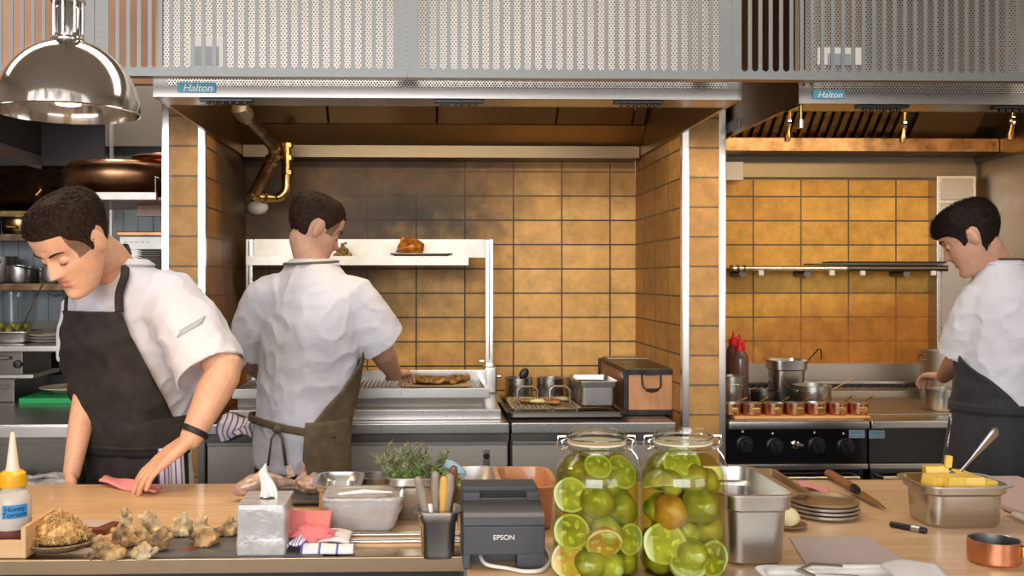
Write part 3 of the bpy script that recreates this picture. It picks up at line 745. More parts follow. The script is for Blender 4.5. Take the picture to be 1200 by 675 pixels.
for k in range(46):
    q = V((p.x+random.gauss(-.005, .022), Ya-.1+random.gauss(0, .02), sz+.006+abs(random.gauss(.012, .016))))
    mb.ball(q, (random.uniform(.006, .012),)*3, seg=7, rg=5, nz=.4, seed=k)
tag(mb.build('dried_herb_bunch', 'dried_herb'), 'small yellow-brown dried bunch on the white shelf behind the moving chef', 'dried herbs')

# refrigerated base cabinets under the grill line
def base_cabinet(x0, x1, label, lock_px, panel='steel_soft'):
    t = thing('base_cabinet', label, 'cabinet', ((x0+x1)/2, 4.5, 0), 'stainless base cabinets in the grill alcove')
    g = .004
    MB().box2((x0+g, 4.20, .1), (x1-g, 5.10, .80)).build('body', 'steel_dark', t)
    MB().box2((x0+g, 4.13, .825), (x1-g, 5.10, .872), .006).build('worktop', 'steel', t)
    MB().box2((x0+g, 4.15, .79), (x1-g, 4.20, .825), .002).build('dark_rail', 'steel_dark', t)  # dark steel band below the worktop edge
    d = MB().box2((x0+g+.006, 4.16, .14), (x1-g-.006, 4.199, .79), .003).build('drawer_front', panel, t)
    MB().box2((x0+g+.006, 4.152, .775), (x1-g-.006, 4.161, .792), .002).build('grip_edge', 'steel', d)
    MB().box2((x0+g, 4.22, .0), (x1-g, 5.0, .1)).build('plinth', 'steel_dark', t)
    if lock_px:
        p = at(lock_px[0], lock_px[1], 4.16)
        l = MB().box2((p.x-.014, 4.156, p.z-.045), (p.x+.014, 4.161, p.z+.03), .002).build('lock_plate', 'steel', d)
        MB().lathe([(.001, 0), (.014, 0), (.013, .008), (.001, .009)], (p.x, 4.156, p.z), 14, Matrix.Rotation(pi/2, 4, 'X')).build('lock_knob', 'black', d)
    return t
xm = at(598, 500, 4.14).x
base_cabinet(XL+.002, xm, 'wide stainless base cabinet below the charcoal grill, with a small black lock', (570, 534))
base_cabinet(xm, XR-.03, 'stainless base cabinet below the fryer tray and the wooden-ended oven', None)

# charcoal grill on the worktop
WT = .872
gx0, gx1 = at(283, 460, 4.5).x, at(583, 480, 4.3).x
t = thing('charcoal_grill', 'low steel charcoal grill with a flat fish on paper on its grate', 'grill', ((gx0+gx1)/2, 4.6, WT))
MB().box2((gx0, 4.22, WT), (gx1+.01, 4.72, WT+.045), .004).build('plinth_tray', 'steel', t)
MB().box2((gx0+.02, 4.30, WT+.045), (gx1-.06, 4.74, WT+.085), .002).build('fire_slot', 'steel_dark', t)
MB().box2((gx0, 4.28, WT+.085), (gx1-.035, 4.31, WT+.128), .003).build('front_rail', 'steel', t)
MB().box2((gx0, 4.74, WT+.085), (gx1-.02, 4.77, WT+.165), .003).build('rear_rail', 'trim', t)
for a, b in ((gx0, gx0+.02), (gx1-.055, gx1-.035)): MB().box2((a, 4.31, WT+.085), (b, 4.74, WT+.125), .002).build('side_rail', 'steel', t)
mb = MB(); x = gx0+.03
while x < gx1-.06: mb.tube([(x, 4.31, WT+.115), (x, 4.74, WT+.115)], .0035, 6); x += .019
mb.build('grate', 'grease', t)
fx0, fx1 = at(474, 460, 4.5).x, at(550, 460, 4.5).x
mb = MB(); pan_mesh(mb, ((fx0+fx1)/2, 4.53, WT+.119), fx1-fx0, .33, .012, rim=.008, taper=.95, r=.012, step=False)
tag(mb.build('grill_tray', 'tan_paper'), 'paper-lined flat tray on the charcoal grill', 'tray')
fc = V(((fx0+fx1)/2-.005, 4.56, WT+.135))
def fishy(u, v):
    x = (u-.5)*.31; w = .075*max(.06, sin(pi*min(1, max(0, u*.92+.04))))*(1+.25*sin(9*u)); y = (v-.5)*2*w
    return V((fc.x+x, fc.y+y*1.3-.10*sin(pi*u)+.06, fc.z+.006+.006*sin(23*u)*cos(11*v)+.004*sin(31*u+9*v)))
tag(MB().sheet(fishy, 36, 10, .014).build('grilled_flat_fish', 'char_fish', None, 0), 'browned flat fish charred in stripes on the grill paper', 'fish')

# fryer tray with two wire presses
tx0, tx1 = at(592, 480, 4.35).x, at(728, 480, 4.35).x
t = thing('steel_drip_tray', 'dark shallow tray holding wire racks and a pan beside the grill foot', 'tray', ((tx0+tx1)/2, 4.5, WT))
mb = MB(); pan_mesh(mb, ((tx0+tx1)/2, 4.50, WT+.002), tx1-tx0, .56, .03, rim=.006, taper=.97, r=.02, step=False); mb.build('tray_body', 'steel_dark', t)
def press(cx, cy, w, d, label):
    t = thing('wire_rack', label, 'wire rack', (cx, cy, WT+.034), 'handled wire racks on the drip tray')
    mb = MB(); z = WT+.040
    mb.tube([V((cx+x, cy+y, z)) for x, y in rrect(w, d, .02)], .004, 8, closed=True); mb.build('rim_wire', 'steel_pan', t)
    mb = MB(); n = 9
    for k in range(1, n): mb.tube([(cx-w/2+w*k/n, cy-d/2, z), (cx-w/2+w*k/n, cy+d/2, z)], .002, 6)
    for k in range(1, 12): mb.tube([(cx-w/2, cy-d/2+d*k/12, z-.003), (cx+w/2, cy-d/2+d*k/12, z-.003)], .002, 6)
    mb.build('mesh_wires', 'grease', t)
    hx = .045; zz = z+.075
    MB().tube([(cx-hx, cy, z), (cx-hx, cy, zz-.018), (cx-hx+.018, cy, zz), (cx+hx-.018, cy, zz), (cx+hx, cy, zz-.018), (cx+hx, cy, z)], .0055, 8).build('handle', 'steel_pan', t)
    mb = MB()
    for k in range(4): mb.cyl((cx+(-1 if k % 2 else 1)*w*.42, cy+(-1 if k < 2 else 1)*d*.42, WT+.012), (cx+(-1 if k % 2 else 1)*w*.42, cy+(-1 if k < 2 else 1)*d*.42, z), .004, seg=6)
    mb.build('feet', 'steel_pan', t)
    for k in range(3):
        b = MB().ball((cx+random.uniform(-.05, .05), cy+random.uniform(-.13, .1), z+.012), (.035, .025, .010), nz=.3, ns=7, seed=k+int(cx*100))
        tag(b.build('fried_morsel', 'butter_pale' if k % 2 else 'crumbs'), f'{["small browned", "pale cream", "dark crusty"][k]} fried morsel on the wire rack '+label.split(' rack ')[-1], 'fried food', 'fried morsels on the wire racks')
random.seed(11)
press(at(617, 470, 4.5).x, 4.46, .165, .40, 'handled wire rack nearest the grill foot')
press(at(652, 470, 4.5).x+.012, 4.47, .125, .38, 'handled wire rack beside the rectangular pan')
def round_pot(px, Y, zbase, r, h, label, name='steel_pot', cat='pot', group=None, handle=None, m='steel_pan'):
    p = at(px, 400, Y); c = V((p.x, Y, zbase))
    t = thing(name, label, cat, c, group)
    MB().lathe(pot_prof(r, h), c, 32).build('body', m, t)
    MB().lathe([(r-.001, h*.72), (r+.0012, h*.73), (r+.0012, h*.76), (r-.001, h*.77)], c, 32).build('bead', m, t)
    if handle:
        a = handle; d = V((cos(a), sin(a), 0))
        MB().tube([c+d*r+V((0, 0, h*.8)), c+d*(r+.05)+V((0, 0, h*.86)), c+d*(r+.17)+V((0, 0, h*.98))], [.006, .006, .007], 8, flat=.5).build('handle', m, t)
    return t
round_pot(608, 4.93, WT+.004, .068, .105, 'steel pot with a dark ladle, behind the wire racks', group='round steel pots behind the wire racks')
round_pot(645, 4.94, WT+.004, .068, .103, 'empty round steel pot between the ladle pot and the wooden-ended oven', group='round steel pots behind the wire racks')
round_pot(676, 5.02, WT+.004, .055, .095, 'small steel pot half hidden by the rectangular pan', group='round steel pots behind the wire racks')
p = at(613, 437, 4.93)
t = thing('ladle', 'dark spoon leaning out of the round steel pot nearest the grill', 'ladle', (p.x-.03, 4.93, WT+.02))
MB().tube([(p.x-.035, 4.95, WT+.02), (p.x-.012, 4.92, WT+.10)], .004, 8).build('handle', 'black', t)
MB().ball((p.x+.002, 4.91, WT+.128), (.022, .008, .032), Matrix.Rotation(R(28), 3, 'Y')).build('bowl', 'black', t)
x0, x1 = at(674, 470, 4.4).x, at(725, 470, 4.4).x
mb = MB(); pan_mesh(mb, ((x0+x1)/2, 4.50, WT+.034), x1-x0-.02, .30, .115, rim=.010, taper=.88, r=.02)
tag(mb.build('rectangular_steel_pan', 'steel_pan'), 'rectangular steel pan standing in the drip tray beside the wooden-ended oven', 'pan')

# wooden-ended charcoal box oven
t0 = at(731, 487, 4.33); t1 = at(794, 487, 4.33)
bx0, bx1, bz0, bz1, by0, by1 = t0.x, t1.x, at(731, 486.5, 4.33).z, at(731, 433.5, 4.33).z, 4.33, 4.98
t = thing('charcoal_box_oven', 'long black-framed box oven with a wooden end and a drop handle', 'oven', ((bx0+bx1)/2, (by0+by1)/2, WT))
MB().box2((bx0+.008, by0+.012, bz0+.006), (bx1-.008, by1, bz1-.012), .002).build('casing', 'brown_wood', t)
mb = MB()
fw = .022
mb.box2((bx0, by0, bz0), (bx0+fw, by0+.022, bz1), .002); mb.box2((bx1-fw, by0, bz0), (bx1, by0+.022, bz1), .002)
mb.box2((bx0+fw, by0, bz0), (bx1-fw, by0+.022, bz0+fw), .002); mb.box2((bx0+fw, by0, bz1-fw), (bx1-fw, by0+.022, bz1), .002)
for x in (bx0, bx1-fw*.6):
    mb.box2((x, by0+.022, bz1-fw*.6), (x+fw*.6, by1, bz1), .002); mb.box2((x, by0+.022, bz0), (x+fw*.6, by1, bz0+fw*.6), .002)
    mb.box2((x, by1-.02, bz0+.01), (x+fw*.6, by1, bz1), .002)
mb.build('iron_frame', 'iron', t)
MB().box2((bx0+fw, by0+.006, bz0+fw), (bx1-fw, by0+.014, bz1-fw), .001).build('end_board', 'box_wood', t)
mb = MB(); mb.box2((bx0+.012, by0+.02, bz1-.002), (bx1-.012, by1, bz1+.004), .002); lid = mb.build('top_plate', 'steel_dark', t)
MB().box2((bx0+.02, by1-.15, bz1+.005), (bx1-.02, by1-.02, bz1+.012), .002).build('sliding_vent', 'steel_soft', t)
cx = (bx0+bx1)/2+.002
h = MB(); h.tube([(cx-.042, by0+.002, bz1-.012), (cx-.040, by0-.014, bz1-.07), (cx-.028, by0-.018, bz1-.083), (cx, by0-.02, bz1-.088), (cx+.028, by0-.018, bz1-.083), (cx+.040, by0-.014, bz1-.07), (cx+.042, by0+.002, bz1-.012)], .004, 8)
h = h.build('drop_handle', 'iron', t)
MB().tube([(cx-.026, by0-.019, bz1-.085), (cx, by0-.021, bz1-.089), (cx+.026, by0-.019, bz1-.085)], [.006, .010, .006], 10).build('grip', 'iron', h)
MB().box2((cx-.028, by0-.006, bz1-.024), (cx+.028, by0+.001, bz1-.001), .002).build('hinge_plate', 'iron', t)
for x in (bx0+.03, bx1-.03):
    for y in (by0+.03, by1-.04): MB().cyl((x, y, WT), (x, y, bz0+.004), .013, .010, 12).build('foot', 'iron', t)

# striped towel draped over the cabinet edge between the two chefs
p = at(272, 490, 4.12)
def tw(u, v):
    return V((at(254, 0, 4.1).x+.135*u+.006*sin(8*v), 4.11+.05*(v < .3)*(.3-v)/.3*1.6+.010*sin(9*u), .897-.072*v-.02*u*0+.012*sin(6*u+4*v)-.015*(1-u)*v))
tag(MB().sheet(tw, 18, 14, .006).build('draped_towel', 'towel_stripe', None, 0), 'purple-striped cloth lying over the cabinet edge between two chefs', 'towel')

# ================================================================ THE RANGE ALCOVE
RZ = .874; RY = 4.17
xsplit = at(1017, 510, RY).x
def range_unit(x0, x1, label, knobs, sticker_px):
    t = thing('cooking_range', label, 'cooker', ((x0+x1)/2, 4.6, 0), 'black-fronted ranges in the tiled alcove')
    g = .003
    MB().box2((x0+g, RY+.06, .06), (x1-g, 5.0, RZ-.035)).build('body', 'black_gloss', t)
    MB().box2((x0+g, RY-.03, RZ-.038), (x1-g, 5.005, RZ), .008).build('hob_top', 'steel', t)
    fz0, fz1 = .664, RZ-.038
    pn = MB().box2((x0+g, RY, fz0+.025), (x1-g, RY+.06, fz1), .003).build('control_panel', 'black_gloss', t)
    MB().box2((x0+g, RY-.012, fz0), (x1-g, RY+.05, fz0+.024), .004).build('trim_bar', 'steel', t)
    d = MB().box2((x0+g+.01, RY+.012, .12), (x1-g-.01, RY+.06, fz0-.004), .006).build('oven_door', 'black_gloss', t)
    MB().tube([(x0+.05, RY+.012, fz0-.034), (x0+.05, RY-.03, fz0-.034), (x1-.05, RY-.03, fz0-.034), (x1-.05, RY+.012, fz0-.034)], .010, 10).build('door_handle', 'steel', d)
    for x in (x0+.06, x1-.06): MB().cyl((x, RY+.15, 0), (x, RY+.15, .07), .02).build('foot', 'steel_dark', t)
    for px, py, kind in knobs:
        p = at(px, py, RY); rm = Matrix.Rotation(pi/2, 4, 'X')
        if kind == 'valve':
            k = MB().lathe([(.001, 0), (.018, 0), (.018, .006), (.011, .008), (.011, .02), (.001, .02)], p, 12, rm).build('gas_valve', 'chrome', pn)
            MB().box((p.x+.014, RY-.018, p.z+.0), (.034, .006, .012), .002).build('valve_lever', 'steel', k)
        else:
            k = MB().lathe([(.001, 0), (.036, 0), (.036, .004), (.030, .006), (.028, .028), (.001, .030)], p, 24, rm).build('knob', 'black', pn)
            MB().box((p.x, RY-.033, p.z), (.011, .012, .056), .003, Euler((0, R(-25), 0))).build('knob_grip', 'black', k)
            MB().lathe([(.001, 0), (.0045, 0), (.0045, .001), (.001, .001)], (p.x-.01, RY-.0005, p.z+.055), 10, rm).build('index_dot', 'white_print', k)
    for px, py in sticker_px:
        p = at(px, py, RY)
        s_ = MB().box2((p.x-.034, RY-.0015, p.z-.017), (p.x+.034, RY+.0005, p.z+.017)).build('printed_sticker', 'label_grey', pn)
        mb = MB(); mb.box2((p.x-.03, RY-.002, p.z-.011), (p.x+.03, RY-.0015, p.z-.008)); mb.box2((p.x-.028, RY-.002, p.z+.002), (p.x+.022, RY-.0015, p.z+.010)); mb.build('print_lines', 'teal', s_)
    return t
r1 = range_unit(XPR+.006, xsplit, 'black range with four knobs below the row of copper pans', ((873, 521, 'k'), (908, 523, 'k'), (931.5, 521, 'valve'), (957, 522, 'k'), (991, 523, 'k')), ((1004, 508.5),))
r2 = range_unit(xsplit, XS-.004, 'black range with a flat steel hob in front of the young chef', (), ((1027.5, 509),))
# pot stand on the first range and the grated rear burner guard
z0, z1 = at(950, 449, 4.95).z, at(950, 425, 5.0).z
t = thing('range_splashback', 'low stainless splashback running along the foot of the yellow tiles', 'splashback', (2.0, 5.08, RZ))
MB().box2((XPR+.01, 5.085, RZ), (c0-.004, YB-.001, at(950, 426, 5.08).z), .002).build('upstand', 'steel_soft', t)
t = thing('burner_guard', 'long grated burner guard along the back of the ranges', 'grate', (2.0, 4.98, RZ))
RZ += .0006
za = at(950, 458, 4.93).z; zb_ = at(950, 450, 4.93).z
MB().box2((XPR+.012, 4.93, RZ), (c0-.006, 5.07, za), .003).build('guard_body', 'steel_soft', t)
MB().box2((XPR+.012, 4.925, zb_+.0), (c0-.006, 4.945, zb_+.012), .002).build('front_bar', 'steel', t)
mb = MB(); x = XPR+.03
while x < c0-.03: mb.box((x, 4.985, (za+zb_)/2+.006), (.012, .11, .020), .003, Euler((0, .5, 0))); x += .034
mb.build('grate_bars', 'iron', t); RZ -= .0006
MB().box2((xsplit+.02, 4.30, RZ), (2.82, 4.90, RZ+.006), .003).build('hot_plate', 'steel_soft', r2)

# wall rail shelf with trays
Yr = 4.93
t = thing('wall_rail_shelf', 'long dark tubular shelf on the yellow tiles with two flat trays', 'shelf', (2.0, Yr, at(980, 316, Yr).z))
a, b = at(855, 314.5, Yr), at(1110, 314.5, Yr)
mid = at(992, 314, Yr).x
MB().tube([(a.x+.01, Yr, a.z), (mid, Yr, a.z)], .013, 12).build('front_tube', 'trim', t)
MB().tube([(mid, Yr, a.z), (b.x, Yr, b.z)], .015, 12).build('front_tube', 'steel_dark', t)
MB().box2((a.x+.01, Yr, a.z-.005), (b.x-.01, YB-.001, a.z+.002)).build('shelf_plate', 'steel_dark', t)
for px in (866, 941, 1056): p = at(px, 321, Yr+.08); MB().cyl((p.x, Yr+.02, p.z), (p.x, YB-.001, p.z), .018, seg=14).build('bracket', 'steel_dark', t)
for px in (892, 975, 1011, 1094): p = at(px, 320, Yr-.005); MB().box((p.x, Yr, p.z), (.026, .02, .024), .003).build('clip', 'label_white', t)
for k in range(3): p = at(858+k*7.5, 313, Yr-.015); MB().lathe([(.0135, -.005), (.0165, -.005), (.0165, .005), (.0135, .005)], (p.x, Yr, a.z), 12, Matrix.Rotation(pi/2, 4, 'Y')).build('ring', 'steel_dark', t)
x0, x1 = at(952, 308, 4.97).x, at(1100, 308, 5.0).x
tag(MB().box2((x0, 4.95, a.z+.018), (x1, 5.09, a.z+.026), .002).build('flat_baking_sheet', 'steel_dark'), 'flat dark baking sheet lying lowest on the wall rail', 'tray')
tag(MB().box2((x0+.10, 4.96, a.z+.0265), (x1+.02, 5.09, a.z+.036), .002).build('flat_baking_sheet', 'iron'), 'flat blackened baking sheet lying on top of another on the wall rail', 'tray')

# squeeze bottles with red caps
def red_bottle(px, Y, rad, hb, label):
    p = at(px, 440, Y); c = V((p.x, Y, RZ+.0205)); hb -= .02
    t = thing('squeeze_bottle', label, 'bottle', c, 'red-capped squeeze bottles on the range')
    MB().lathe([(.001, 0), (rad*.9, 0), (rad, .008), (rad, hb*.78), (rad*.92, hb*.88), (rad*.55, hb*.97), (rad*.5, hb), (.001, hb)], c, 24).build('body', 'dark_sauce', t)
    k = MB().lathe([(.001, hb-.008), (rad*.62, hb-.008), (rad*.62, hb+.018), (rad*.35, hb+.026), (rad*.18, hb+.034), (rad*.12, hb+.056), (.001, hb+.058)], c, 18).build('cap', 'red_cap', t)
    MB().tube([c+V((.012, 0, hb+.026)), c+V((.030, 0, hb+.034)), c+V((.026, 0, hb+.044))], .004, 8).build('tether', 'red_cap', k)
red_bottle(867, 4.62, .040, .268, 'dark squeeze bottle with a red cap, front of the pair by the pier')
red_bottle(859.5, 4.78, .037, .285, 'dark squeeze bottle with a red cap, half hidden behind its twin')
# steel pots on the range
p = at(921, 470, 4.72)
t = thing('tall_steel_pan', 'tall square-rimmed steel pan with a ladle behind the copper pans', 'pan', (p.x, 4.72, RZ+.055))
mb = MB(); pan_mesh(mb, (p.x, 4.72, RZ+.0205), .165, .165, .19, rim=.014, taper=.84, r=.035); mb.build('body', 'steel_pan', t)
t = thing('ladle', 'bent dark ladle handle rising from the tall square pan on the range', 'ladle', (p.x+.05, 4.72, RZ+.07))
MB().tube([(p.x+.03, 4.72, RZ+.07), (p.x+.105, 4.70, RZ+.212), (p.x+.145, 4.69, RZ+.262), (p.x+.158, 4.69, RZ+.262), (p.x+.160, 4.69, RZ+.215)], [.010, .006, .006, .006, .005], 8, flat=.6).build('handle', 'steel_dark', t)
t = round_pot(952, 4.50, RZ+.0205, .082, .092, 'round steel pot with spoon handles, in front of the tall square pan')
for nm, lab, a_, b_ in (('wooden_spoon', 'pale spoon handle poking over the round pot rim away from the pier', (.02, .0, .03), (.175, -.03, .125)), ('metal_spoon', 'steel spoon handle poking over the round pot rim towards the pier', (-.03, 0, .03), (-.15, -.03, .105))):
    q = at(952, 470, 4.50); c_ = V((q.x, 4.5, RZ+.02))
    t = thing(nm, lab, 'spoon', c_+V(a_))
    MB().tube([c_+V(a_), c_+V(b_)], [.005, .004], 8, flat=.5).build('handle', 'pale_wood' if nm[0] == 'w' else 'steel_pan', t)
    MB().ball(c_+V(a_), (.016, .011, .008)).build('bowl', 'pale_wood' if nm[0] == 'w' else 'steel_pan', t)
round_pot(896, 4.58, RZ+.0205, .062, .058, 'low steel pan between the red-capped bottles and the tall square pan', name='low_steel_pan', cat='pan', m='steel_dark')
round_pot(857, 4.45, RZ+.0205, .058, .14, 'tall steel pot tucked against the tiled pier behind the copper pans', name='tall_steel_pot')
MB_ = MB(); MB_.box2((XPR+.01, 4.38, RZ), (xsplit-.02, 4.90, RZ+.02), .004); MB_.build('pan_support', 'iron', r1)
# wooden rail under the seven copper pans, then the pans
q0, q1 = at(853, 488, 4.25).x+.01, at(1013, 488, 4.25).x
t = tag(MB().box2((q0, 4.19, RZ+.0005), (q1, 4.31, RZ+.012), .003).build('wooden_rail', 'pale_wood'), 'pale wooden strip under the row of small copper pans', 'board')
names7 = ['half hidden by the pier', 'second from the pier', 'third from the pier', 'fourth from the pier', 'fifth from the pier', 'sixth from the pier', 'at the free end of the row']
cp = None
for i, px in enumerate((855.5, 880.5, 905.5, 931, 956, 981, 1005.5)):
    p = at(px, 481, 4.25); c = V((p.x, 4.25, RZ+.0125)); r, h = .043, .050
    if cp is None:
        t = thing('copper_pan', 'copper pan with a brass badge, '+names7[i], 'pan', c, 'row of seven small copper pans on the range')
        MB().lathe([(.001, 0), (r-.006, 0), (r, .005), (r, h), (r-.002, h), (r-.002, .006), (.001, .004)], c, 28).build('body', 'copper', t)
        MB().lathe([(r-.0025, h-.002), (r+.001, h-.002), (r+.001, h+.001), (r-.0025, h+.001)], c, 28).build('tinned_rim', 'steel_pan', t)
        b = MB().box((c.x+.006, c.y-r-.001, c.z+h*.48), (.034, .005, .020), .004, seg=3).build('badge', 'gold', t)
        d = V((.55, .35, .22)).normalized()
        hd = MB().tube([c+V((.030, .022, h*.86)), c+V((.030, .022, h*.86))+d*.03, c+V((.030, .022, h*.86))+d*.075], [.004, .004, .007], 8, flat=.5).build('handle', 'brass', t)
        cp = t
    else:
        t = copy_tree(cp); t.location = c; t['label'] = 'copper pan with a brass badge, '+names7[i]
# pots on the hot plate by the young chef
t = round_pot(1104, 4.42, RZ+.006, .080, .098, 'steel saucepan on the hot plate under the young chef\'s hands', name='saucepan')
t = thing('stock_pot', 'tall dull stock pot behind the saucepan by the steel column', 'pot', (at(1105, 430, 4.81).x, 4.81, RZ))
c = V(t.location); MB().lathe(pot_prof(.105, .245), c, 32).build('body', 'steel_soft', t)
MB().tube([c+V((-.10, -.02, .20)), c+V((-.135, -.03, .205)), c+V((-.135, -.03, .225)), c+V((-.10, -.02, .225))], .005, 8).build('loop_handle', 'brass', t)

# ================================================================ THE LEFT KITCHEN
# canopy at the far left
t = thing('corner_hood', 'dark extractor hood over the back counter beyond the hanging lamp', 'extractor hood', (-2.3, 4.5, 1.98))
hx = -1.763
MB().box2((-3.19, 3.5, 1.975), (hx, 3.53, 2.04)).build('front_lip', 'steel_soft', t)
MB().box2((hx-.02, 3.5, 1.975), (hx, 4.62, 2.035), .002).build('side_lip', 'steel_soft', t)
MB().box2((hx-.02, 3.6, 2.035), (hx-.002, 5.3, 2.75)).build('side_wall', 'dark_panel', t)
MB().box2((-3.19, 4.62, 1.99), (at(122, 150, 4.62).x, 4.64, 2.75), .002).build('rear_wall', 'dark_panel', t)
MB_ = MB(); slope(MB_, -3.19, at(122, 150, 5.2).x, 5.25, 1.83, 4.66, 2.05); MB_.build('sloping_back', 'brass_dark', t)
MB().box2((-3.19, 5.16, 1.79), (at(122, 150, 5.2).x, 5.24, 1.82), .002).build('drip_rail', 'brass', t)
mb = MB()
for k in range(16): p = at(2+k*6.2, 236, 5.15); mb.ball((p.x, 5.155, p.z+.005), (.007, .007, .009), seg=8, rg=6)
mb.build('drip_holes', 'gold', t)
mb = MB(); a = at(57, 205, 5.0); mb.tube([a+V((.02, 0, .14)), a+V((.01, 0, .05)), a, a-V((.04, 0, .08)), a-V((.06, 0, .10))], .011, 10); mb.build('copper_line', 'copper', t)
# wall shelves with cookware
def wall_shelf(py0, label, x1px, m='steel_dark', Y0=5.18):
    z = at(30, py0, Y0).z; x1 = at(x1px, py0, Y0).x
    t = thing('wall_shelf', label, 'shelf', (-2.6, 5.3, z-.02), 'steel shelves on the blue panelling')
    MB().box2((-3.19, Y0, z-.022), (x1, 5.49, z), .003).build('shelf_board', m, t)
    MB().box2((-3.19, Y0-.004, z-.03), (x1, Y0, z+.003)).build('front_edge', 'brass_dark', t)
    for x in (-3.0, x1-.12): MB().loft([[V((x, 5.49, z-.022)), V((x, 5.22, z-.022)), V((x, 5.49, z-.14))], [V((x+.012, 5.49, z-.022)), V((x+.012, 5.22, z-.022)), V((x+.012, 5.49, z-.14))]]).build('bracket', m, t)
    return z
zs1 = wall_shelf(275, 'upper steel shelf on the blue panelling behind the chef in the black apron', 112)
zs2 = wall_shelf(333, 'lower steel shelf with saucepans on the blue panelling', 112)
def sauce(px, z, r, h, label, ang, m='steel_pan', name='saucepan', lid=False, Y=5.32):
    p = at(px, 300, Y); c = V((p.x, Y, z))
    t = thing(name, label, 'pan', c, 'cookware on the blue panelled wall')
    MB().lathe(pot_prof(r, h, round_=.015), c, 28).build('body', m, t)
    if ang is not None:
        d = V((cos(ang), sin(ang), 0)); MB().tube([c+d*r+V((0, 0, h*.78)), c+d*(r+.03)+V((0, 0, h*.83)), c+d*(r+.15)+V((0, 0, h*1.05))], [.009, .007, .008], 8, flat=.6).build('handle', m, t)
    if lid: MB().lathe([(r+.004, h), (r+.004, h+.004), (r*.5, h+.02), (.012, h+.024), (.012, h+.04), (.001, h+.042)], c, 24).build('lid', m, t)
sauce(24, zs2, .075, .098, 'steel saucepan in the middle of the lower shelf', None)
sauce(62, zs2, .072, .088, 'steel saucepan on the lower shelf, just beside the chef\'s face', R(238))
sauce(2, zs2, .080, .145, 'tall dark saucepan at the far end of the lower shelf', R(-75), 'steel_dark')
sauce(-16, zs1, .07, .085, 'black frying pot at the far end of the upper shelf', R(-60), 'iron', 'frying_pot')
t = thing('gilt_casserole', 'black-lidded brass-coloured casserole on the upper shelf', 'casserole', (at(25, 275, 5.36).x, 5.36, zs1))
c = V(t.location); MB().lathe(pot_prof(.095, .085, round_=.03), c, 28).build('body', 'brass', t)
MB().lathe([(.105, .085), (.108, .09), (.07, .115), (.02, .125), (.001, .126)], c, 28).build('lid', 'iron', t)
MB().lathe([(.001, .12), (.012, .12), (.014, .15), (.018, .16), (.001, .165)], c, 14).build('lid_knob', 'iron', t)
MB().tube([c+V((-.02, -.10, .04)), c+V((-.02, -.125, .045)), c+V((.02, -.125, .045)), c+V((.02, -.10, .04))], .008, 8).build('front_handle', 'gold', t)

# high white shelf with two copper basins by the pier
Yw = 4.24; z = at(150, 234, Yw).z; x0 = at(103, 230, Yw).x; x1 = XPL+.02
t = thing('pier_shelf', 'white-edged high shelf against the tiled pier, with brown copper basins', 'shelf', ((x0+x1)/2, Yw+.25, z))
e = at(183, 230, Yw).x
MB().box2((x0-.12, Yw, z), (e, Yw+.02, z+.032), .002).build('front_edge', 'white_metal', t)
MB().box2((x0-.12, Yw+.02, z), (x1, Yw+.62, z+.012)).build('shelf_board', 'brown_wood', t)
MB().tube([(e-.006, Yw+.01, z+.03), (e-.006, Yw+.01, z+.10), (e+.02, Yw+.01, z+.085)], .004, 8).build('hook', 'chrome', t)
mb = MB(); mb.box2((x0+.12, Yw+.3, z-.05), (x1, Yw+.34, z)); mb.build('support_bar', 'brown_wood', t)
MB().box2((x1-.02, Yw+.02, z-.07), (x1, Yw+.6, z+.06)).build('wall_cleat', 'copper_dark', t)
def basin(c, r, h, label, m='copper_dark'):
    t = thing('copper_basin', label, 'basin', c, 'brown copper basins on the high shelf')
    MB().lathe([(.001, 0), (r*.62, 0), (r*.80, h*.10), (r*.95, h*.38), (r, h*.62), (r*.985, h*.80), (r*.93, h*.92), (r*.86, h*.97), (r*.84, h*.97), (r*.9, h*.85), (r*.96, h*.62), (r*.6, .012), (.001, .01)], c, 48).build('bowl', m, t)
    MB().lathe([(r*.82, h*.955), (r*.88, h*.955), (r*.88, h*1.0), (r*.82, h*1.0)], c, 48).build('rolled_rim', 'copper', t)
    return t
cx = at(146, 205, Yw+.29).x
hb = at(0, 182, Yw+.1).z-(z+.013)
basin(V((cx, Yw+.30, z+.013)), .272, .165, 'large brown copper basin on the high shelf beside the tiled pier')
basin(V((cx+.17, Yw+.34, z+.013+.163)), .15, .05, 'shallow copper basin stacked on top of the large one', 'copper')
# dish warmer with plates by the pier
Yd = 4.75; dz = at(150, 322, Yd).z
dx0 = at(140, 300, Yd).x; dx1 = at(170, 300, Yd).x; dzt = at(150, 277, Yd).z
BZ_ = .9005
t = thing('slotted_dish_rack', 'white slotted dish box beside stacked plates behind the chef\'s shoulder', 'rack', ((dx0+XPL)/2, Yd+.15, dz))
MB().box2((dx0, Yd, dz), (XPL-.002, Yd+.32, dzt), .004).build('box', 'white_metal', t)
mb = MB()
for r_ in range(3):
    for k in range(5): mb.box2((dx0+.02+k*.026, Yd-.001, dzt-.03-r_*.035), (dx0+.036+k*.026, Yd+.001, dzt-.026-r_*.035))
mb.build('slots', 'steel_dark', t)
MB().box2((dx0-.02, Yd+.29, BZ_), (dx0, Yd+.31, dz)).build('leg', 'steel_soft', t)
MB().box2((XPL-.03, Yd+.29, BZ_), (XPL-.006, Yd+.31, dz)).build('leg', 'steel_soft', t)
MB().box2((dx0-.02, Yd-.02, dz-.015), (XPL-.004, Yd+.32, dz), .002).build('shelf_board', 'steel_soft', t)
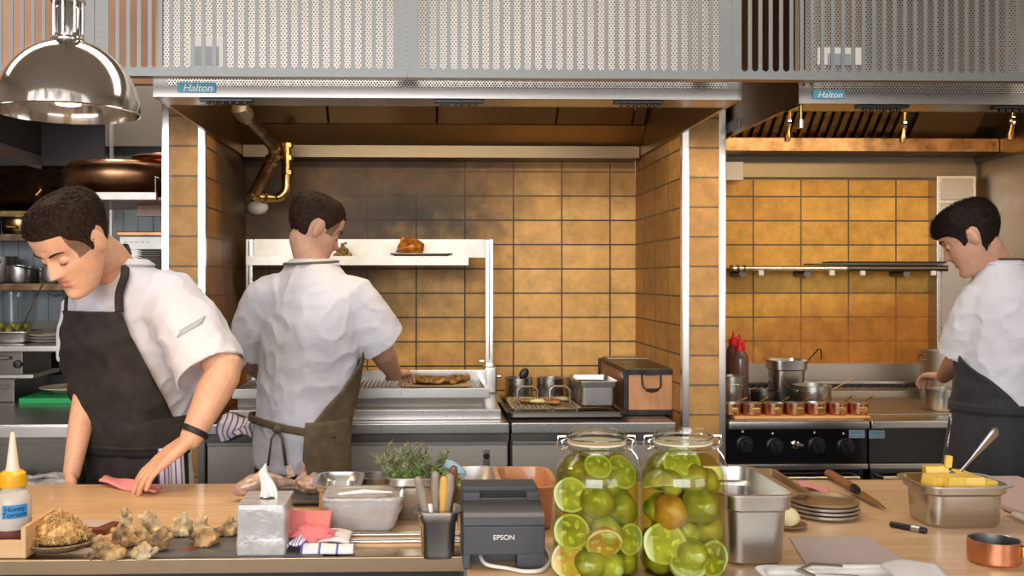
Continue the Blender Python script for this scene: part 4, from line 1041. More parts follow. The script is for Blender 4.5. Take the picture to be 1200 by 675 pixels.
for k in range(12):
    c = V((at(181, 300, Yd-.09).x, Yd-.095, dz+.001+k*.0098))
    o = MB().lathe([(.001, 0), (.05, 0), (.075, .006), (.076, .0085), (.05, .004), (.001, .003)], c, 28).build('stacked_plate', 'plate_grey')
    lv = ['lowest', 'second lowest', 'third lowest', 'fourth from the bottom', 'fifth from the bottom', 'sixth from the bottom', 'sixth from the top', 'fifth from the top', 'fourth from the top', 'third from the top', 'second from the top', 'topmost'][k]
    tag(o, f'grey plate in the stack by the white slotted box, {lv}', 'plate', 'stack of grey plates by the pier')
MB_ = MB(); MB_.box2((at(168, 300, Yd-.2).x-.03, Yd-.19, dz-.012), (XPL-.004, Yd-.02, dz), .002); MB_.build('plate_ledge', 'steel_soft', t)
tag(MB().box2((dx0-.01, Yd-.02, dzt+.001), (XPL-.004, Yd+.3, dzt+.022), .004).build('wooden_tray', 'copper_dark'), 'flat copper-brown tray lying on the white slotted dish box', 'tray')
t = thing('cardboard_box', 'pale tan box with a blue sticker on the copper-brown tray', 'box', (XPL-.10, Yd+.1, dzt+.023))
MB().box2((XPL-.17, Yd+.02, dzt+.0235), (XPL-.006, Yd+.22, dzt+.066), .003).build('box', 'tan_paper', t)
p = at(169, 263, Yd+.01); MB().cyl((XPL-.155, Yd+.0195, dzt+.045), (XPL-.155, Yd+.016, dzt+.045), .011, seg=14).build('sticker', 'teal', t)
# left post seen behind the dish rack
tag(MB().box2((at(124, 200, 5.0).x, 5.06, 0), (at(126.5, 200, 5.0).x, 5.09, 2.9)).build('upright_rail', 'white_metal'), 'thin white upright rail on the panelling behind the chef\'s head', 'rail')

# back counter with polished top
BZ = .90; BY0 = 3.95
t = thing('back_counter', 'polished steel back counter under the green cutting board', 'counter', (-2.1, 4.6, 0))
bx1 = XPL-.004
MB().box2((-3.19, BY0, BZ-.04), (bx1, 5.05, BZ), .004).build('counter_top', 'steel_pan', t)
MB().box2((-3.19, BY0-.006, BZ-.052), (bx1, BY0+.01, BZ-.006), .003).build('front_edge', 'trim', t)
MB().box2((-3.19, BY0+.03, .08), (bx1, 5.05, BZ-.04)).build('cabinet', 'steel_dark', t)
MB().box2((-3.19, BY0+.02, .30), (bx1-.004, BY0+.03, BZ-.085), .002).build('front_panel', 'steel_dark', t)
MB().box2((-3.19, BY0+.05, 0), (bx1, 5.0, .08)).build('plinth', 'steel_dark', t)
# bagged things below
def bag(u, v):
    x = at(10, 0, 3.9).x+.50*u; return V((x, 3.80+.10*v+.03*noise.noise(V((u*6, v*5, 1))), .60+.13*sin(pi*min(v*1.1, 1))*(.8+.2*sin(3*u))+.03*noise.noise(V((u*9, v*9, 4)))))
g = MB().sheet(bag, 30, 16, .01).build('bagged_cloths', 'film', None, 0)
tag(g, 'crumpled clear bag on a low cart in front of the back counter', 'bag')
t = thing('low_cart', 'low steel cart carrying a crumpled bag at the back counter', 'cart', (g.location.x, 3.82, 0))
MB().box2((g.location.x-.3, 3.66, .565), (g.location.x+.3, 3.93, .595), .003).build('cart_top', 'steel_dark', t)
for sx in (-.28, .28):
    for sy in (3.68, 3.91): MB().cyl((g.location.x+sx, sy, 0), (g.location.x+sx, sy, .57), .012, seg=10).build('leg', 'steel_dark', t)
# green board with a plate
gx0 = at(24, 470, 4.62).x; gx1 = gx0+.42
tag(MB().box2((gx0, 4.60, BZ+.0005), (gx1, 5.0, BZ+.026), .003).build('cutting_board', 'green_board'), 'green plastic cutting board on the polished steel back counter', 'cutting board')
c = V((at(84, 450, 4.82).x, 4.82, BZ+.027))
tag(MB().lathe([(.001, 0), (.07, 0), (.11, .018), (.145, .026), (.146, .03), (.11, .023), (.07, .008), (.001, .007)], c, 40).build('serving_plate', 'plate'), 'wide pale plate on the green cutting board', 'plate')
tag(MB().ball(c+V((.02, -.01, .022)), (.06, .05, .014), nz=.3, seed=2).build('sliced_meat', 'roast', None, 60), 'reddish food on the wide pale plate', 'food')
# stacked ovens at the far left
ox1 = at(36, 420, 4.75).x
t = thing('stacked_oven', 'steel countertop oven stack under the clear container at the picture edge', 'oven', (-2.6, 4.9, BZ))
zz = [BZ+.0005, BZ+.105, BZ+.125, BZ+.235]
MB().box2((-3.19, 4.66, zz[0]), (ox1-.04, 5.04, zz[1]), .004).build('lower_deck', 'steel_dark', t)
MB().box2((-3.19, 4.70, zz[1]), (ox1+.03, 5.04, zz[2]), .004).build('divider', 'steel_soft', t)
MB().box2((-3.19, 4.68, zz[2]), (ox1-.01, 5.04, zz[3]), .004).build('upper_deck', 'steel_dark', t)
MB().box2((-3.19, 4.62, zz[3]), (ox1+.17, 5.06, zz[3]+.03), .006).build('top_plate', 'steel', t)
for q in (zz[0]+.07, zz[2]+.08): MB().tube([(-2.5, 4.655, q), (ox1-.06, 4.655, q)], .008, 8).build('door_bar', 'steel', t)
MB().lathe([(.001, 0), (.02, 0), (.018, .02), (.001, .022)], (ox1-.03, 4.68, zz[2]+.05), 14, Matrix.Rotation(pi/2, 4, 'X')).build('knob', 'black', t)
oz = zz[3]+.031
# plates stack on the oven
for k in range(3):
    c = V((at(56, 410, 4.85).x, 4.85, oz+.0005+k*.0135))
    o = MB().lathe([(.001, 0), (.06, 0), (.088, .010), (.090, .013), (.06, .006), (.001, .005)], c, 36).build('dinner_plate', 'plate_grey' if k < 2 else 'plate')
    tag(o, ['grey plate at the bottom of the short stack on the oven', 'grey plate in the middle of the short stack on the oven', 'pale plate on top of the short stack on the oven'][k], 'plate', 'short plate stack on the oven')
px0, px1 = at(-14, 400, 4.74).x, at(33, 400, 4.74).x
mb = MB(); pan_mesh(mb, ((px0+px1)/2-.02, 4.86, oz+.0005), px1-px0+.03, .22, .055, rim=.012, taper=.92, r=.03, step=False)
tag(mb.build('steel_pan', 'steel_pan'), 'steel pan holding the clear container on the oven top', 'pan')
t = thing('clear_container', 'clear square container of green and yellow fruit at the picture edge', 'container', ((px0+px1)/2-.02, 4.86, oz+.008))
mb = MB(); cc = V(((px0+px1)/2-.018, 4.86, oz+.008)); w = px1-px0-.02; 
mb.loft([[V((x, y, zz_))+cc for x, y in rrect(w*s_, .20*s_, .03)] for zz_, s_ in ((0, .9), (.20, 1.0), (.225, 1.0), (.225, 1.05), (.232, 1.05), (.232, .98), (.02, .88))]); mb.build('walls', 'clear_plastic', t)
t = thing('serving_spoon', 'thin spoon handle leaning out of the clear square container', 'spoon', cc+V((.03, 0, .05)))
MB().tube([cc+V((.02, 0, .03)), cc+V((.125, 0, .255)), cc+V((.14, 0, .285))], [.004, .004, .006], 8).build('handle', 'brass', t)
random.seed(5)
for k in range(22):
    q = cc+V((random.uniform(-w*.42, w*.42), random.uniform(-.085, .02), .022+random.uniform(0, .055)))
    o = MB().ball(q, random.uniform(.013, .018), seg=10, rg=8, nz=.12, seed=k).build('pickled_fruit', 'grapes_y' if k % 3 == 0 else 'grapes')
    tag(o, 'small yellow pickled fruit in the clear square container' if k % 3 == 0 else 'small green pickled fruit in the clear square container', 'fruit', 'yellow fruit in the clear container' if k % 3 == 0 else 'green fruit in the clear container')

# ================================================================ THE HANGING LAMP
Yl = 2.04; lc = at(80, 132, Yl); RL = .1405
t = thing('hanging_heat_lamp', 'big polished dome heat lamp hanging over the pass', 'lamp', lc)
prof = [(RL*cos(a)*1.0, RL*1.05*sin(a)) for a in [R(90*k/16) for k in range(17)]]
outer = [(RL+.002, -.002)]+[(max(.022, r), z) for r, z in prof if r > .02]+[(.022, prof[-1][1])]
inner = [(max(.02, r-.003), z-.003) for r, z in prof if r > .02]
pr = outer+[(.02, prof[-1][1]-.004)]+inner[::-1]+[(RL-.001, -.002)]
mb = MB(); rings = [[V((r*cos(2*pi*j/64), r*sin(2*pi*j/64), z))+lc for j in range(64)] for r, z in pr]; mb.loft(rings, False, False, True)
mb.build('dome_shade', 'lamp_skin', t)
zt = lc.z+RL*1.05
MB().lathe([(.024, -.012), (.036, -.008), (.036, .004), (.026, .010), (.026, .065), (.023, .07), (.023, 1.4), (.001, 1.4)], (lc.x, lc.y, zt-.005), 24).build('drop_tube', 'chrome', t)
mb = MB()
for k in range(8):
    a = 2*pi*k/8; mb.tube([(lc.x+.029*cos(a), lc.y+.029*sin(a), zt+.01), (lc.x+.029*cos(a), lc.y+.029*sin(a), zt+.075)], .0035, 6)
mb.lathe([(.025, .075), (.034, .075), (.034, .083), (.025, .083)], (lc.x, lc.y, zt), 20); mb.build('vented_socket', 'steel_pan', t)
MB().lathe([(.001, 0), (.024, .004), (.034, .03), (.030, .055), (.016, .085), (.016, .12), (.001, .12)], (lc.x, lc.y, lc.z+.012), 20).build('bulb', 'bulb', t)
sl = bpy.data.lights.new('heat_lamp_light', 'SPOT'); sl.energy = 16; sl.color = (1, .62, .28); sl.spot_size = R(150); sl.spot_blend = .6; sl.shadow_soft_size = .05
so = bpy.data.objects.new('heat_lamp_light', sl); so.location = (lc.x, lc.y, lc.z-.004); COL.objects.link(so)

# ================================================================ THE PASS COUNTER
H = .92
bk = on(500, 565, H).y; fl = on(300, 656, H).y; xn = on(543, 660, H).x
t = thing('pass_counter', 'long pale oak counter across the front of the kitchen', 'counter', (.1, 2.1, 0))
mb = MB(); mb.box2((-1.75, fl+.10, H-.045), (xn, bk, H), .003); mb.box2((xn, 1.30, H-.045), (2.3, bk, H), .003); mb.build('worktop', 'oak', t)
MB().box2((-1.7, fl+.22, 0), (2.25, bk-.06, H-.045)).build('cabinet', 'steel_dark', t)
mb = MB(); mb.box2((-1.75, fl+.004, H-.022), (xn, fl+.10, H-.012)); mb.box2((-1.75, fl+.09, H-.035), (xn, fl+.10, H-.022)); mb.build('ledge', 'steel', t)
MB().box2((-1.75, fl-.004, H-.026), (xn+.004, fl+.006, H+.004), .002).build('steel_lip', 'steel_warm', t)
MB().box2((xn-.001, 1.32, H-.04), (xn+.004, fl+.10, H+.001), .001).build('end_strip', 'trim', t)
MB().box2((-1.75, fl+.06, .02), (xn-.006, fl+.075, H-.035)).build('front_cloth', 'black', t)
MB().box2((-1.75, fl+.03, H-.052), (xn-.006, fl+.055, H-.022)).build('stud_strip', 'black', t)
for k in range(60):
    x = -1.05+k*(xn+1.0)/60
    MB().ball((x, fl+.026, H-.047), (.0055, .004, .003), seg=8, rg=5).build('stud', 'white_metal', t)
# the well: double steel bar and sunk plate between the tissue box and the printer
a = on(388, 640, H); b = on(541, 640, H)
MB().tube([(a.x-.05, on(450, 628, H).y, H+.003), (xn, on(450, 628, H).y, H+.003)], .006, 10).build('guide_bar', 'steel', t)
MB().tube([(a.x-.05, on(450, 636, H).y, H+.003), (xn, on(450, 636, H).y, H+.003)], .006, 10).build('guide_bar', 'steel', t)
MB().box2((a.x-.06, fl+.006, H-.012), (xn-.001, on(450, 640, H).y, H-.004), .001).build('sunk_plate', 'brass', t)
# wooden offcut seen under the lip
o = on(300, 672, H-.06)
# low shelf piece
tag(MB().box2((on(45, 672, H-.02).x, fl-.14, H-.115), (on(118, 672, H-.02).x, fl-.02, H-.095), .003).build('wooden_board', 'pale_wood'), 'pale board on the low ledge beneath the counter lip', 'board')
t = thing('under_ledge', 'dark low ledge beneath the steel counter lip', 'shelf', (-.6, fl-.1, 0))
MB().box2((-1.75, fl-.22, H-.16), (xn-.03, fl+.058, H-.1155), .002).build('ledge_board', 'black', t)
for x in (-1.6, -.7, xn-.1): MB().box2((x, fl-.18, 0), (x+.04, fl-.14, H-.16)).build('leg', 'steel_dark', t)

# ---------------------------------------------------------------- squeeze bottles in the wooden caddy
cad0 = on(-34, 655, H); cad1 = on(47, 652, H); cdep = .16
cx0, cx1, cy0 = cad0.x, on(30, 655, H).x, on(30, 655, H).y
t = thing('wooden_caddy', 'pale wooden bottle caddy with hand holes at the picture edge', 'caddy', ((cx0+cx1)/2, cy0+.06, H))
def side_plate(x):
    # board with a slotted hand hole
    y0, y1, z0, z1 = cy0, cy0+.155, H+.001, H+.062
    hy, hz, hw, hh = (y0+y1)/2+.012, z0+.038, .038, .010
    mb = MB(); outer = [(y0, z0), (y1, z0), (y1, z1), (y0, z1)]
    inner = [(hy-hw, hz-hh), (hy+hw, hz-hh), (hy+hw, hz+hh), (hy-hw, hz+hh)]
    vs = []; 
    for xx in (x, x+.009): vs += [V((xx, *p)) for p in outer]+[V((xx, *p)) for p in inner]
    fs = []
    for o_ in (0, 8):
        for k in range(4): fs.append((o_+k, o_+(k+1) % 4, o_+4+(k+1) % 4, o_+4+k))
    for k in range(4):
        fs.append((k, (k+1) % 4, 8+(k+1) % 4, 8+k)); fs.append((4+k, 4+(k+1) % 4, 12+(k+1) % 4, 12+k))
    mb.faces(vs, fs); mb.build('end_board', 'pale_wood', t)
side_plate(cx1-.009); side_plate(cx0)
MB().box2((cx0+.009, cy0, H+.001), (cx1-.009, cy0+.009, H+.036), .001).build('front_board', 'pale_wood', t)
MB().box2((cx0+.009, cy0+.146, H+.001), (cx1-.009, cy0+.155, H+.036), .001).build('rear_board', 'pale_wood', t)
MB().box2((cx0+.009, cy0+.009, H+.001), (cx1-.009, cy0+.146, H+.007)).build('bottom_board', 'pale_wood', t)
def nozzle_bottle(c, r, hb, label, tip=True, lab=True):
    t = thing('squeeze_bottle', label, 'bottle', c)
    MB().lathe([(.001, 0), (r-.004, 0), (r, .006), (r, hb*.70), (r*.97, hb*.78), (r*.8, hb*.90), (r*.58, hb*.97), (r*.56, hb), (.001, hb)], c, 32).build('body', 'bottle', t)
    MB().lathe([(r+.0006, .008), (r+.0006, hb*.30)], c, 32).build('sauce', 'bottle_sauce', t) if False else None
    mb = MB(); mb.lathe([(r*.99, .004), (r+.0007, .006), (r+.0007, hb*.30), (r*.99, hb*.302)], c, 32); mb.build('sauce_level', 'bottle_sauce', t)
    k = MB(); k.lathe([(.001, hb-.002), (r*.74, hb-.002), (r*.76, hb+.004), (r*.70, hb+.024), (r*.5, hb+.030), (.001, hb+.030)], c, 24); k = k.build('cap', 'yellow_cap', t)
    if tip: MB().lathe([(.001, hb+.028), (.0145, hb+.028), (.012, hb+.04), (.005, hb+.102), (.0035, hb+.108), (.001, hb+.108)], c, 16).build('nozzle', 'cream_tip', k)
    if lab:
        mb = MB(); n = 12; a0, a1 = R(-98), R(-22)
        rg = [[c+V(((r+.0016)*cos(a0+(a1-a0)*k_/n), (r+.0016)*sin(a0+(a1-a0)*k_/n), z_)) for k_ in range(n+1)] for z_ in (hb*.50, hb*.72)]
        vs = [p for q in rg for p in q]; mb.faces(vs, [(k_, k_+1, n+2+k_, n+1+k_) for k_ in range(n)])
        lb = mb.build('tape_label', 'blue_tape', t)
        for s_, z_ in (('Honey', hb*.655), ('Tomato', hb*.56)):
            tx = text(s_, .0145, 'ink', lb, (c.x+r*R(29), c.y-r-.0022, c.z+z_), (1, 0, .04), (-.04, 0, 1), name='handwriting', depth=.0002)
            for v in tx.data.vertices:
                w = v.co+wloc(tx.parent); q = w-c; a = -pi/2+(q.x)/(r); w2 = c+V(((r+.0022)*cos(a), (r+.0022)*sin(a), q.z)); v.co = w2-wloc(tx.parent)
    return t
bc = at(14, 600, cy0+.075)
nozzle_bottle(V((bc.x, cy0+.078, H+.0075)), .0365, .122, 'milky squeeze bottle with yellow cap and blue handwritten tape in the caddy')
b2 = at(-18, 600, cy0+.05)
nozzle_bottle(V((b2.x, cy0+.055, H+.0075)), .034, .105, 'plain milky squeeze bottle cut by the picture edge, in the caddy', True, False)

# ---------------------------------------------------------------- shredded heap on its stone dish
c = on(66, 645, H)
c = V((c.x, on(66, 650, H).y+.055, H+.0005))
tag(MB().lathe([(.001, 0), (.05, 0), (.066, .008), (.072, .015), (.069, .017), (.062, .013), (.045, .008), (.001, .007)], c, 36).build('stoneware_dish', 'stoneware'), 'small speckled brown dish under the golden shredded heap', 'dish')
random.seed(8); mb = MB(); top = .066
mb.ball(c+V((-.002, 0, .03)), (.048, .044, .030), nz=.25, ns=7, seed=9, seg=24, rg=14)
for v in mb.bm.verts: v.co.z = max(v.co.z, c.z+.009)
for k in range(900):
    th = random.uniform(0, 2*pi); rr = sqrt(random.random())*.058; hgt = .017+max(0, 1-(rr/.062)**1.6)*.052
    p = c+V((rr*cos(th)-.002, rr*sin(th)*.9, hgt)); d = V((random.gauss(0, 1), random.gauss(0, 1), random.gauss(.1, .5))).normalized()*random.uniform(.010, .024)
    m = p+d*.5+V((0, 0, random.uniform(-.002, .006)))
    mb.tube([p-d*.5, m-d*.1, p+d*.5+V((0, 0, -.005))], random.uniform(.0005, .0010), 4)
o = mb.build('shredded_heap', 'shred', None, 60); tag(o, 'golden mound of fried shreds on the speckled dish', 'food'); o['kind'] = 'stuff'
# board with paper behind the dish
p = on(100, 622, H)
tag(MB().box((p.x+.005, p.y+.006, H+.006), (.115, .075, .011), .002, Euler((0, 0, R(-8)))).build('small_board', 'dark_wood'), 'small dark board behind the golden heap', 'board')
def shp(u, v): return V((p.x-.035+.068*u+.018*v, p.y-.02+.06*v, H+.0135+.001*sin(5*u)))
tag(MB().sheet(shp, 6, 6, .001).build('paper_slip', 'pinkish_paper'), 'pale paper slip lying on the small dark board', 'paper')

# ---------------------------------------------------------------- slate with mushrooms
s0 = on(100, 655, H); s1 = on(372, 655, H); sb = on(200, 622, H).y
sl_ = MB(); n = 40; ring = []
pts = [(s0.x+(s1.x+.01-s0.x)*k/n, fl+.012+.003*noise.noise(V((k*.4, 0, 0)))) for k in range(n+1)]+[(s1.x+.01-(s1.x-s0.x-.02)*k/n, sb+.003*noise.noise(V((k*.4, 3, 0)))) for k in range(n+1)]
sl_.prism(pts, .005, Matrix.Translation((0, 0, H-.0115)) if False else Matrix.Translation((0, 0, H+.0004)))
tag(sl_.build('slate_slab', 'slate'), 'dark slate slab under the grilled mushrooms', 'slab')
SZ = H+.0056
def mushroom(px, py, r, h, lean, m, label, seed, hood=1.0):
    """grilled oyster mushroom: crumpled folded cap with a thick pale stem end sticking up"""
    b = on(px, py, SZ); rn = random.Random(seed*13+1); mb = MB(); top = b+V((lean[0]*1.6, lean[1], h+r*.12))
    n = 6
    for k in range(n):
        a = 2*pi*k/n+rn.uniform(-.4, .4); q = rn.uniform(.35, .62)*r; z = r*rn.uniform(.24, .42)
        c = b+V((cos(a)*q, sin(a)*q*.8, z)); el = Euler((rn.uniform(-.5, .5), rn.uniform(-.5, .5), a)).to_matrix()
        mb.ball(c, (r*rn.uniform(.34, .5), r*rn.uniform(.26, .36), r*rn.uniform(.22, .36)), el, 14, 10, nz=.45, ns=8, seed=seed*9+k)
    mb.ball(b+V((0, 0, r*.4)), (r*.6, r*.5, r*.42), None, 16, 12, nz=.3, ns=8, seed=seed)
    mb.limb([b+V((0, 0, r*.3)), b.lerp(top, .6)+V((0, 0, r*.1)), top], [r*.56, r*.46*hood*.85, r*.26], 12)
    for k in range(3):
        a = rn.uniform(0, 2*pi); p = b.lerp(top, .55)+V((cos(a)*r*.3, sin(a)*r*.25, 0)); el = Euler((rn.uniform(-.8, .8), rn.uniform(-.8, .8), a)).to_matrix()
        mb.ball(p, (r*.34, r*.13, r*.36), el, 12, 10, nz=.5, ns=9, seed=seed*5+k)
    for k in range(5):
        a = 2*pi*k/5+seed; q = r*rn.uniform(.22, .46); c = top+V((cos(a)*q, sin(a)*q*.8, -r*rn.uniform(.15, .55)))
        mb.ball(c, (r*rn.uniform(.26, .42), r*rn.uniform(.16, .24), r*rn.uniform(.16, .26)), Euler((rn.uniform(-.7, .7), rn.uniform(-.7, .7), a+rn.uniform(-.8, .8))).to_matrix(), 12, 8, nz=.45, ns=8, seed=seed*3+k)
    me = remesh(mb, .0022, 2)
    NN = [v.normal.copy() for v in me.vertices]
    for v, nn in zip(me.vertices, NN):
        v.co += nn*.0030*noise.noise(v.co*80)
        if v.co.z < SZ+.0003: v.co.z = SZ+.0003
    o = link('oyster_mushroom', me, m, None, 0); tag(o, label, 'mushroom', 'grilled oyster mushrooms on the slate')
for a in ((130, 655, .036, .022, (-.012, -.004), 'mush_char', 'front mushroom with a black-charred hollow, next to the golden heap', 1, 1.2),
          (167, 655, .030, .026, (.004, -.006), 'mush_pale', 'small pale-stemmed mushroom at the front of the cluster', 2, 1.2),
          (147, 640, .036, .034, (-.006, 0), 'mush_char', 'tall brown mushroom in the middle of the cluster', 3, 1.1),
          (180, 645, .032, .036, (.012, .0), 'mush_char', 'browned mushroom on the tissue side of the cluster', 4, 1.2),
          (148, 627, .027, .050, (-.002, .004), 'mush_pale', 'pale-topped mushroom highest at the back of the cluster', 5, 1.0),
          (183, 628, .029, .044, (-.012, .0), 'mush_pale', 'pale pointed mushroom at the back of the cluster', 6, 1.5),
          (164, 636, .028, .030, (.0, .0), 'mush', 'mushroom half buried behind the small pale-stemmed one', 7, 1.1),
          (122, 645, .026, .024, (-.006, .0), 'mush', 'mushroom at the golden-heap end of the cluster', 14, 1.1)): mushroom(*a)
for a in ((211, 627, .032, .040, (.004, 0), 'mush_pale', 'big pale mushroom with a rounded base, standing apart from the cluster', 8, 1.3),
          (240, 638, .038, .020, (.008, -.004), 'mush_char', 'dark frilly mushroom lying in front of its neighbours', 9, .9),
          (236, 624, .026, .032, (.0, .004), 'mush_pale', 'pale ruffled mushroom behind the dark frilly one', 10, 1.1),
          (266, 627, .028, .030, (.006, 0), 'mush', 'curled mushroom next to the tissue box', 12, 1.2)): mushroom(*a)
random.seed(3)
o = on(222, 643, SZ); st = MB()
pts = [(o.x+.05*(.5+.5*random.random())*cos(2*pi*k/14)*.5, o.y+.03*(.6+.4*random.random())*sin(2*pi*k/14)*.6) for k in range(14)]
st.prism(pts, .0008, Matrix.Translation((0, 0, SZ+.0002))); tag(st.build('sauce_drip', 'dark_wood'), 'dark drip of sauce on the slate before the frilly mushroom', 'sauce')

# ---------------------------------------------------------------- tissue box, cloths
f0, f1 = on(273, 657, H+.0), on(331, 656, H); w = f1.x-f0.x; d = .135
c = V(((f0.x+f1.x)/2+.003, fl+.015+d/2, SZ-.0002)); hh = .098
t = thing('tissue_box', 'film-wrapped square tissue box on the slate end', 'tissue box', c)
mb = MB(); n = 15
def tb(u, v, fc):
    pass
bm_ = bmesh.new(); bmesh.ops.create_grid(bm_, x_segments=2, y_segments=2, size=.5); bm_.free()
rings = []
for i in range(15):
    z = hh*i/14; s_ = 1+.02*sin(7*i)
    q = []
    for x, y in rrect(w*s_, d*s_, .006, 3):
        nn = noise.noise(V((x*60, y*60, z*60)))*.0022; q.append(V((x*(1+nn*8), y*(1+nn*8), z))+c)
    rings.append(q)
mb.loft(rings); mb.build('wrapped_box', 'film', t)
tp = c+V((.004, 0, hh))
MB().lathe([(.001, 0), (.016, 0), (.017, .001), (.001, .0012)], tp, 20).build('opening', 'iron', t)
def tis(u, v):
    wd = .017*(1-.75*v**1.6)+.002; a = (u-.5)*2
    return tp+V((a*wd+.004*sin(5*v)-.008*v, .008*sin(5*a+2*v)*(1-.4*v), -.004+.066*v+(.008*a if v > .9 else 0)))
MB().sheet(tis, 16, 16, .0012).build('tissue', 'tissue', t, 0)
# folded towel with blue stripe, pink net cloths and a cream cloth
p = on(362, 650, H)
def tw2(u, v): return V((on(352, 652, H).x+.105*u, fl+.016+.05*v, SZ-.002+.014*sin(pi*min(1, v*1.0+.06))*(1+.1*sin(6*u))))
tag(MB().sheet(tw2, 18, 12, .006).build('folded_napkin', 'towel_navy', None, 0), 'rolled white napkin with a blue stripe in front of the pink cloths', 'napkin')
def tw3(u, v):
    q = on(335, 648, H); return V((q.x+.038*u+.012*v, q.y-.012+.055*v, SZ+.004+.03*sin(pi*u)*(.4+.6*v)+.004*sin(9*u+3*v)))
tag(MB().sheet(tw3, 14, 14, .005).build('striped_napkin', 'towel_stripe', None, 0), 'crumpled purple-striped napkin between tissue box and pink cloths', 'napkin')
def cc1(u, v):
    q = on(383, 640, H); return V((q.x-.02+.068*u, q.y-.03+.10*v, SZ+.006+.006*sin(3*u)+.004*sin(4*v)+.004*(1-u)))
tag(MB().sheet(cc1, 12, 12, .006).build('cream_cloth', 'towel_white', None, 0), 'limp off-white cloth beside the pink cloths', 'cloth')
q = on(363, 640, H)
mb = MB(); mb.box((q.x-.002, q.y+.018, SZ+.036), (.086, .075, .012), .005, Euler((R(28), 0, R(-3))), 3); tag(mb.build('pink_net_cloth', 'pink'), 'flat folded pink net cloth leaning behind the crumpled pink one', 'cloth')
mb = MB()
mb.ball((q.x+.006, q.y-.018, SZ+.024), (.046, .022, .017), nz=.5, ns=9, seed=4, seg=24, rg=14)
tag(mb.build('pink_cloth', 'pink', None, 70), 'crumpled pink cloth lying on the white napkin', 'cloth')

# ---------------------------------------------------------------- fish on its tray
a, b, g = on(277, 583, H), on(375, 588, H), on(330, 560, H)
mb = MB(); pan_mesh(mb, ((on(310, 585, H).x+on(405, 585, H).x)/2, 2.515, H+.0008), .26, .21, .018, rim=.008, taper=.95, r=.02, step=False)
tag(mb.build('oval_fish_tray', 'steel_dark'), 'flat dark tray under the whole fish', 'tray')
hx = on(277, 582, H).x; txx = on(352, 575, H).x; yF = 2.475; zF = H+.045
t = thing('whole_fish', 'whole reddish fish lying on the tray with its tail raised', 'fish', ((hx+txx)/2, yF, H+.018))
rings = []
prof = [(0, .004, .004), (.03, .014, .012), (.10, .024, .020), (.25, .036, .024), (.45, .040, .024), (.65, .030, .019), (.82, .016, .011), (.95, .011, .006), (1, .010, .005)]
for u, rz, ry in prof:
    cpt = V((hx+(txx-hx)*u, yF+.03*u, zF-.006+.012*sin(pi*u)-.014*(1-u)))
    rings.append([cpt+V((0, ry*cos(2*pi*k/18), rz*.72*sin(2*pi*k/18))) for k in range(18)])
MB().loft(rings).build('fish_body', 'fish', t)
MB().ball((hx+.028, yF+.002, zF-.015), (.034, .014, .017), seg=16, nz=.1).build('head', 'fish_orange', t)
MB().ball((hx+.030, yF-.013, zF-.010), (.005, .003, .005), seg=10).build('eye', 'iron', t)
tl = V((txx+.004, yF+.03, zF-.008))
fin = [(-.006, -.012), (.015, -.020), (.05, -.026), (.034, -.006), (.026, .012), (.022, .030), (.018, .046), (.012, .058), (.009, .040), (.003, .022), (-.006, .010)]
MB().prism(fin, .004, Matrix(((1, 0, 0, tl.x), (0, 0, 1, tl.y), (0, 1, 0, tl.z), (0, 0, 0, 1)))).build('tail_fin', 'fish', t)
fin2 = [(-.02, .02), (.0, .025), (-.012, .052), (-.022, .046)]
MB().prism(fin2, .003, Matrix(((1, 0, 0, tl.x-.004), (0, 0, 1, tl.y-.01), (0, 1, 0, tl.z-.004), (0, 0, 0, 1)))).build('dorsal_fin', 'fish', t)
tag(MB().ball((tl.x+.045, yF+.01, H+.040), (.042, .05, .024), nz=.35, seed=6, seg=20, rg=12).build('fish_piece', 'fish', None, 60), 'second pinkish piece of fish beside the raised tail', 'fish')

# ---------------------------------------------------------------- steel pans behind
def gn(px0, px1, pyf, ztop_py, depth, hgt, label, m='steel_pan', name='steel_pan', taper=.86, rim=.010, r=.028, rot=0, dz=.0008, step=True):
    """rim spans px0..px1 at its front edge row ztop_py; base row pyf"""
    base = on((px0+px1)/2, pyf, H); f0, f1 = at(px0, ztop_py, base.y), at(px1, ztop_py, base.y)
    w = f1.x-f0.x
    mb = MB(); pan_mesh(mb, ((f0.x+f1.x)/2, base.y+depth/2-.01, H+dz), w-2*rim, depth-2*rim, hgt, rim, taper, r, rot, step)
    o = mb.build(name, m); return tag(o, label, 'pan')
gn(363, 423, 607, 580, .19, .072, 'empty steel pan between the fish and the film-wrapped tub', r=.03)
c = on(441, 592, H); c.y = 2.50; c.x = at(441, 570, 2.50).x
tag(MB().lathe(pot_prof(.048, .058), c+V((0, 0, .0006)), 32).build('round_steel_tin', 'steel_pan'), 'round steel tin behind the film-wrapped tub', 'tin')
# film wrapped tub
wb = on(425, 625, H); w0, w1 = at(377, 590, wb.y).x, at(472, 590, wb.y).x; cxw = (w0+w1)/2
t = thing('film_wrapped_tub', 'low tub wrapped in crinkled film, in the middle of the counter', 'tub', (cxw, wb.y+.06, H+.0005))
rings = []
for i in range(15):
    v = i/14; z = .070*v; s_ = .76+.25*v**.8; q = []
    for x, y in rrect((w1-w0)*s_, .145*s_, .022, 6):
        k = noise.noise(V((x*45, y*45, z*70)))*.055+noise.noise(V((x*130, y*130, z*150)))*.02; q.append(V((cxw+x*(1+k), wb.y+.062+y*(1+k*.6), H+.0008+z+.0015*noise.noise(V((x*80, y*80, 3))))))
    rings.append(q)
for s_, dz in ((1.02, .074), (.97, .078), (.90, .074), (.5, .069), (.1, .068)):
    rings.append([V((cxw+x, wb.y+.062+y, H+dz+.003*noise.noise(V((x*50, y*50, 7))))) for x, y in rrect((w1-w0)*s_, .145*s_, .022, 6)])
MB().loft(rings).build('wrapped_body', 'film', t, 0)
